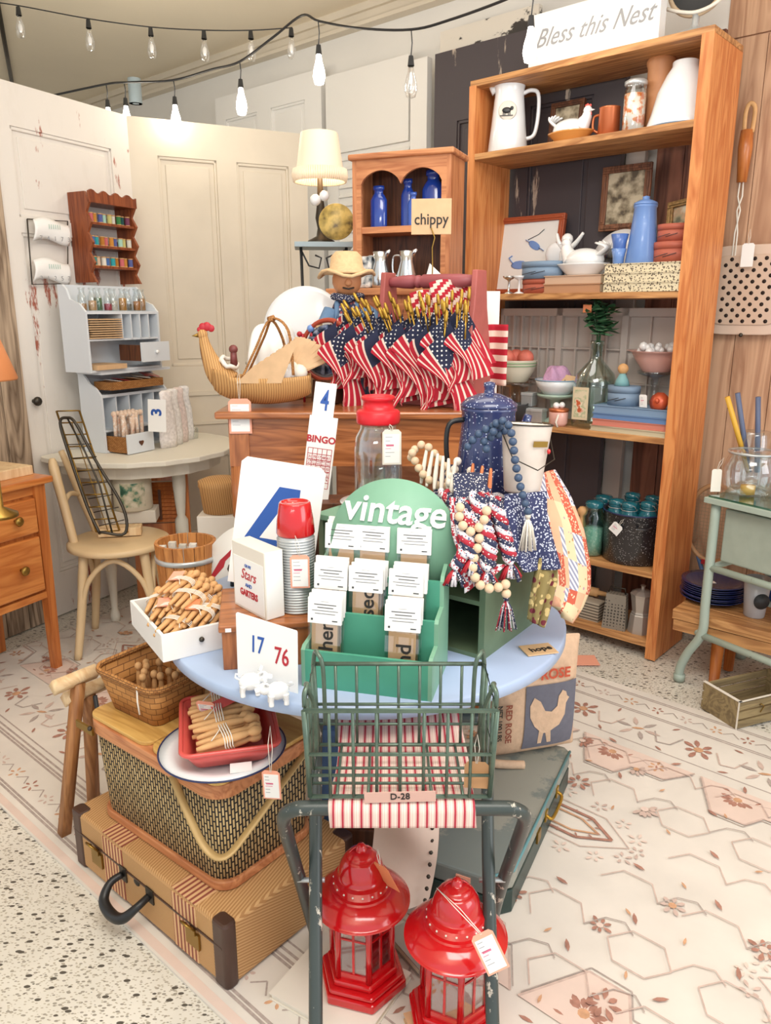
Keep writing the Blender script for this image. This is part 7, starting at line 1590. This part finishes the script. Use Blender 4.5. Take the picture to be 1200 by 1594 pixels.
MB().tube([(GW-.05, 0, GH), (GW, .05, GH), (GW, GL-.02, GH)], .004, 6).build('edge_highlight', plain('teal_highlight', '5f8f95', .5), o)  # teal highlight along the lid edge, put into the tube's colour
MB().tube([(GW+.002, .34, .07), (GW+.016, .345, .062), (GW+.018, .40, .058), (GW+.016, .45, .062), (GW+.002, .455, .07)], .0045, 8).bb(GW, GW+.004, .33, .35, .055, .085).bb(GW, GW+.004, .445, .465, .055, .085).build('handle', W['gold'], o); MB().bb(GW, GW+.005, .25, .28, .045, .075).build('latch', W['brass'], o)
MB().bb(GW-.12, GW-.085, -.003, 0, .075, .10).build('sticker', W['pinkedge'], o)
# feed sack
q = onz(828, 1186, GH+.002)
o = thing('feed_sack', 'plump burlap feed sack reading Red Rose with a white chicken print', 'sack', (q.x, q.y+.06, GH+.003), .28)
bur = plain('burlap', 'd8b799', .9, var=.1, scale=60, bump=.6); SWs, SHs = .29, .36
def sackf(sgn):
    def fn(u, v):
        x = (u-.5)*SWs*(1-.06*math.sin(v*math.pi)); e = (1-(2*u-1)**4)*(1-(2*v-1)**4); bul = .055*max(0, e)**.6
        return (x, sgn*bul+.0, SHs*v*(1-.03*abs(2*u-1)))
    return fn
MB().grid(sackf(-1), 24, 24).grid(sackf(1), 24, 24).build('sack_body', bur, o, sub=1)
def dec(b, pts, mi=0, off=.004): # polygon on front of the sack
    out = []
    for x, z in pts:
        u = x/SWs+.5; v = z/SHs; e = max(0, (1-(2*u-1)**4)*(1-(2*v-1)**4)); out.append((x, -.055*e**.6-off, z))
    b.add(out, [tuple(range(len(out)))], mi); return b
def gridpatch(b, x0, x1, z0, z1, off, mi=0):
    def fn(u, v):
        x = x0+(x1-x0)*u; z = z0+(z1-z0)*v; U = x/SWs+.5; V = z/SHs; e = max(0, (1-(2*U-1)**4)*(1-(2*V-1)**4)); return (x, -.055*e**.6-off, z)
    b.grid(fn, 10, 10, mi)
b = MB(); gridpatch(b, -.045, .115, .035, .235, .0030); b.build('printed_panel', plain('grey_blue_print', '6c6c78', .9, var=.08, scale=60), o)
ckp = [(.0, .05), (.012, .05), (.014, .085), (.02, .085), (.03, .05), (.042, .05), (.036, .09), (.062, .105), (.078, .135), (.08, .17), (.09, .185), (.082, .192), (.078, .205), (.066, .212), (.062, .205), (.055, .195), (.052, .165), (.035, .15), (.015, .155), (.0, .185), (-.02, .2), (-.032, .175), (-.03, .14), (-.015, .11), (.0, .095)]
def fan(b, pts, off):
    cx = sum(p[0] for p in pts)/len(pts); cz = sum(p[1] for p in pts)/len(pts); vs = []
    for x, z in pts:
        U = x/SWs+.5; V = z/SHs; e = max(0, (1-(2*U-1)**4)*(1-(2*V-1)**4)); vs.append((x, -.055*e**.6-off, z))
    b.add(vs, [tuple(range(len(vs)))])
b = MB(); fan(b, ckp, .0048); b.build('chicken_print', bur, o)
text('RED ROSE', .042, plain('faded_orange_ink', 'c4563c', .9), o, T(.0, -.0605, .265, rx=H90), bold=.001, sx=.9)
text('RED ROSE', .026, plain('faded_brown_ink', '8a4a38', .9), o, T(-.095, -.058, .13, rx=H90, ry=H90), bold=.0005); text('NET 100 LBS', .020, W['ink'], o, T(-.118, -.050, .13, rx=H90, ry=H90), bold=.0003)
MB().tube([(-.15, 0, .0), (-.17, -.03, .015), (-.12, -.06, .012), (-.05, -.075, .006)], .012, 8).build('twisted_corner', bur, o)
o = tag(MB().bb(-.055, .055, -.045, .045, 0, .002).build('orange_card', W['pinkedge']), 'orange paper card lying on the rug behind the blue table', 'card'); o.location = onz(908, 1028, .001); o.rotation_euler.z = 0
# white studded bag and denim items under the table
q = Vector((.01, 1.47, 0))
o = thing('studded_bag', 'cream leather bag with a row of studs behind the red lanterns', 'bag', (.035, 1.50, .03), -.15, rx=-.1)
wl = plain('cream_leather', 'e3cdbd', .45, var=.06, scale=9, bump=.3)
b = MB(); b.grid(lambda u, v: (-.085+.15*u+.02*math.sin(v*3), -.03*math.sin(math.pi*u)-.012*math.sin(v*9+u*4), .36*v), 14, 16); b.grid(lambda u, v: (-.085+.15*u+.02*math.sin(v*3), .03*math.sin(math.pi*u)+.01, .36*v), 14, 16); b.build('bag_body', wl, o, sub=1)
b = MB(); [b.ball(.058+.012*math.sin(k/11*3), -.018, .02+k*.03, .005, n=8) for k in range(12)]; b.build('stud', W['dkmetal'], o); MB().tube([(-.09, -.03, .34), (-.06, -.055, .36), (0, -.05, .37), (.05, -.02, .37)], .016, 10).build('rolled_top', wl, o)
o = tag(MB().bb(-.14, .12, -.05, .06, 0, .27).build('blue_bin', plain('denim_blue', '4d6b94', .7, var=.2), bev=.015), 'dark blue fabric bin under the table behind the cream bag', 'bin'); o.location = (.05, 1.66, .115); o.rotation_euler.z = -.1
o = tag(MB().bb(-.14, .12, -.05, .06, 0, .112).build('crate_block', W['dark'], bev=.004), 'dark wooden block carrying the blue fabric bin', 'block'); o.location = (-.07+.03, 1.69, 0); o.rotation_euler.z = -.1
bpy.data.objects['blue_bin'].location = (-.04, 1.69, .113)
o = thing('coiled_belt', 'dark coiled leather belt on the blue bin under the table', 'belt', (.08, 1.60, .40), rx=.4); bpy.data.objects.remove(o)
# books under the lanterns
book('white book lying under the left red lantern', (-.09, 1.29, .0005), -.55, .22, .19, .016, W['offwhite'], 'books under the lanterns'); book('grey book lying between the two red lanterns', (.085, 1.40, .0005), .6, .12, .12, .022, plain('grey_book', '9a9188', .7), 'books under the lanterns')
book('pale book lying under the right red lantern', (.14, 1.165, .0005), .3, .17, .16, .0165, W['tan'], 'books under the lanterns')
# ================================================================ red lanterns
def lantern(label, p, rz):
    o = thing('lantern', label, 'lantern', p, rz, 'red hexagonal lanterns'); o.scale = (1.02, 1.02, .94); R = W['red']
    hexr = lambda r: [(r*math.cos(math.pi/6+i*math.pi/3), r*math.sin(math.pi/6+i*math.pi/3)) for i in range(6)]
    MB().prism(hexr(.092), 0, .022).prism(hexr(.086), .022, .034).prism(hexr(.074), .034, .05).build('base', R, o, bev=.004)
    fr = MB(); gl = []
    for i in range(6):
        a = math.pi/6+i*math.pi/3; a2 = a+math.pi/3; r = .062; x, y = r*math.cos(a), r*math.sin(a); x2, y2 = r*math.cos(a2), r*math.sin(a2)
        fr.tube([(x, y, .05), (x, y, .212)], .0065, 6)
        A_ = Vector((x, y, 0)); B_ = Vector((x2, y2, 0)); u = (B_-A_).normalized(); L_ = (B_-A_).length; ang = math.atan2(u.y, u.x)
        Mm = T(x, y, 0, rz=ang)
        fr.bb(0, L_, -.003, .003, .05, .066, M=Mm).bb(0, L_, -.003, .003, .19, .212, M=Mm).bb(L_/2-.0025, L_/2+.0025, -.002, .002, .066, .19, M=Mm).bb(.006, L_-.006, -.002, .002, .148, .152, M=Mm)
        for s in (0, 1):
            pts = [(0.006 if s == 0 else L_-.006, .19), (0.006 if s == 0 else L_-.006, .165), (.012 if s == 0 else L_-.012, .178), (L_/2, .19)]
            fr.vprism(pts if s == 0 else pts[::-1], -.002, .002, M=Mm)
        gl.append((Mm, L_))
    fr.build('frame', R, o)
    g = MB()
    for Mm, L_ in gl: g.bb(.004, L_-.004, -.0006, .0006, .062, .2, M=Mm)
    g.build('glass_pane', W['clear'], o)
    MB().lathe([(.07, .2), (.092, .203), (.0955, .207), (.0955, .207), (.0955, .211), (.0955, .211), (.092, .216), (.082, .227), (.07, .236), (.061, .240), (.061, .240), (.061, .246), (.061, .246), (.0545, .247), (.0545, .247), (.0535, .264), (.0535, .264), (.047, .268), (.047, .268), (.045, .280), (.041, .296), (.034, .309), (.028, .315), (.028, .315), (.026, .320), (.018, .325), (.011, .327), (.011, .327), (.009, .336), (.006, .341), (0, .342)], 56).build('roof', R, o)
    v = MB()
    for k in range(18): a = k*math.pi/9; v.ball(.0543*math.cos(a), .0543*math.sin(a), .256, .0022, n=6)
    v.build('vent_hole', W['offwhite'], o); MB().tube([(.026*math.cos(a*.35)*1, .004-.03*0, .308+.026*math.sin(a*.35)) for a in range(0, 18)], .0016, 6, closed=True).build('ring_handle', R, o)
    MB().cyl(0, 0, .05, .052, .03).build('candle_plate', R, o); return o
lantern('red metal lantern standing left and farther back, inside the folding stool', (-.048, 1.30, .0175), .25); lantern('red metal lantern standing right and nearest the camera, inside the folding stool', (.132, 1.205, .0175), .1)
price_tag('plain orange tag hanging from the left red lantern', Vector((-.012, 1.262, .322)), -.9, .35, .045, .062, (-.02, .02, .012), blank=True, edge='orange', roll=-.25)
price_tag('printed white tag hanging over the roof of the right red lantern', aty(748, 1452, 1.085), .1, -.35, .040, .070, (-.045, .06, .075), roll=-.45)
# ================================================================ folding stool with ticking seat
dg = chip('chipped_dark_green', '3b4442', 'c9c2b4', .60, 38, (1, 1, .5), rough=.35)
SX = .032; o = thing('folding_stool', 'folding dark green metal stool with striped ticking seat, paint flaking', 'stool', (SX, 1.12, 0))
zf = .548
MB().tube([(-.185, .30, 0), (-.2, .17, .26), (-.208, .07, .44), (-.205, .02, .515), (-.185, .003, .543), (-.15, 0, zf), (0, 0, zf), (.15, 0, zf), (.185, .003, .543), (.205, .02, .515), (.208, .07, .44), (.2, .17, .26), (.20, .26, .10), (.203, .29, 0)], .0125, 12).build('outer_frame', dg, o)
MB().tube([(-.150, -.12, 0), (-.163, .10, .3), (-.172, .28, .52), (-.16, .292, .545), (-.13, .295, zf), (.13, .295, zf), (.162, .292, .545), (.172, .28, .52), (.162, .10, .3), (.155, -.12, 0)], .0125, 12).build('inner_frame', dg, o)
MB().tube([(-.203, .15, .28), (-.150, .15, .28)], .005, 6).tube([(.203, .15, .28), (.150, .15, .28)], .005, 6).build('pivot_bolt', W['steel'], o)
tick = stripes('ticking', [(0, 'ead3c6'), (.12, 'c9787a'), (.17, 'ead3c6'), (.24, 'b23a48'), (.5, 'ead3c6'), (.57, 'c9787a'), (.62, 'ead3c6'), (.8, 'd9a39c'), (.84, 'ead3c6')], .0155, (1, .0, .0))
b = MB(); prof = []
prof = [(-.0135, -.028), (-.0145, -.012), (-.0140, .004), (-.006, .0135), (.006, .0145)]+[(.02+.25*t, .0145-.016*math.sin(math.pi*t)) for t in [i/10 for i in range(11)]]+[(.285, .0145), (.305, .012), (.3085, 0), (.306, -.012)]
def seatf(u, v):
    i = v*(len(prof)-1); k = min(int(i), len(prof)-2); t = i-k; y = prof[k][0]*(1-t)+prof[k+1][0]*t; z = prof[k][1]*(1-t)+prof[k+1][1]*t
    return (-.124+.243*u-.003*math.sin(v*9), y, zf+z)
b.grid(seatf, 24, 60); b.build('ticking_seat', tick, o, solid=.0015)
# wire basket on the seat
wz = zf+.0175; by0, by1 = 1.135, 1.30; bx0, bx1 = -.165, .205
wg = plain('sage_wire', '5f7264', .3, .4, var=.25, scale=40)
o = thing('wire_basket', 'sage green wire dairy basket standing on the striped folding stool', 'basket', (SX-.008, 1.15, wz))
hx1 = .155; y0, y1 = -.035, .135; tz_ = .165; e = .006
B_ = MB(); B_.tube([(-hx1, y0, tz_), (hx1, y0, tz_), (hx1, y1, tz_+.0), (-hx1, y1, tz_)], .0042, 8, closed=True); B_.build('top_rim', wg, o)
B_ = MB(); B_.tube([(-hx1+e, y0+e, .004), (hx1-e, y0+e, .004), (hx1-e, y1-e, .004), (-hx1+e, y1-e, .004)], .0038, 8, closed=True); B_.tube([(-hx1+.002, y0+.002, .085), (hx1-.002, y0+.002, .085), (hx1-.002, y1-.002, .085), (-hx1+.002, y1-.002, .085)], .0032, 8, closed=True)
B_.tube([(-hx1+.003, y0+.004, .045), (hx1-.003, y0+.004, .045), (hx1-.003, y1-.003, .045), (-hx1+.003, y1-.003, .045)], .0028, 6, closed=True); B_.build('hoop', wg, o)
B_ = MB()
for k in range(7):
    x = -hx1+.04+k*(2*hx1-.08)/6; B_.tube([(x, y0, tz_), (x, y0+.004, .004)], .0028, 6).tube([(x, y1, tz_), (x, y1-.004, .004)], .0028, 6)
for k in range(3):
    y = y0+.04+k*.045
    for s in (-1, 1): B_.tube([(s*hx1, y, tz_), (s*(hx1-.004), y, .004)], .0028, 6)
for s in (-1, 1):
    for y in (y0, y1): B_.tube([(s*hx1, y, tz_), (s*(hx1-e), y+(e if y == y0 else -e), .004)], .0045, 8)
B_.build('upright_wires', wg, o)
B_ = MB()
for k in range(5): x = -hx1+.05+k*(2*hx1-.1)/4; B_.tube([(x, y0+e, .004), (x, y1-e, .004)], .0026, 6)
for k in range(3): y = y0+.04+k*.045; B_.tube([(-hx1+e, y, .006), (hx1-e, y, .006)], .0026, 6)
B_.build('floor_wires', wg, o)
for s in (-1, 1): MB().tube([(s*hx1, y0+.012, tz_), (s*hx1, y0+.016, tz_+.022), (s*(hx1-.004), y0+.03, tz_+.03), (s*hx1, y0+.045, tz_+.02), (s*(hx1-.012), y0+.06, tz_-.03), (s*(hx1-.012), y0+.065, .05)], .004, 8).tube([(s*hx1, y1-.004, tz_), (s*(hx1-.004), y1-.008, tz_+.026), (s*(hx1-.01), y1-.02, tz_+.03), (s*(hx1-.02), y1-.03, tz_+.005), (s*(hx1-.022), y1-.03, .06)], .004, 8).build('stacking_loop', wg, o)
pl = MB().box(0, y0-.004, .010, .118, .0016, .019, r=(0, .03*-1, 0)).build('name_plate', plain('pink_plate', 'cfa79a', .5), o); text('D-28', .016, W['ink'], pl, T(0, y0-.0052, .011, rx=H90, ry=-.03), bold=.0002)
price_tag('blank brown kraft tag hanging in the wire basket', aty(742, 1186, 1.13), -.1, -.05, .040, .048, (.0, .01, .045), blank=True, edge='kraft')
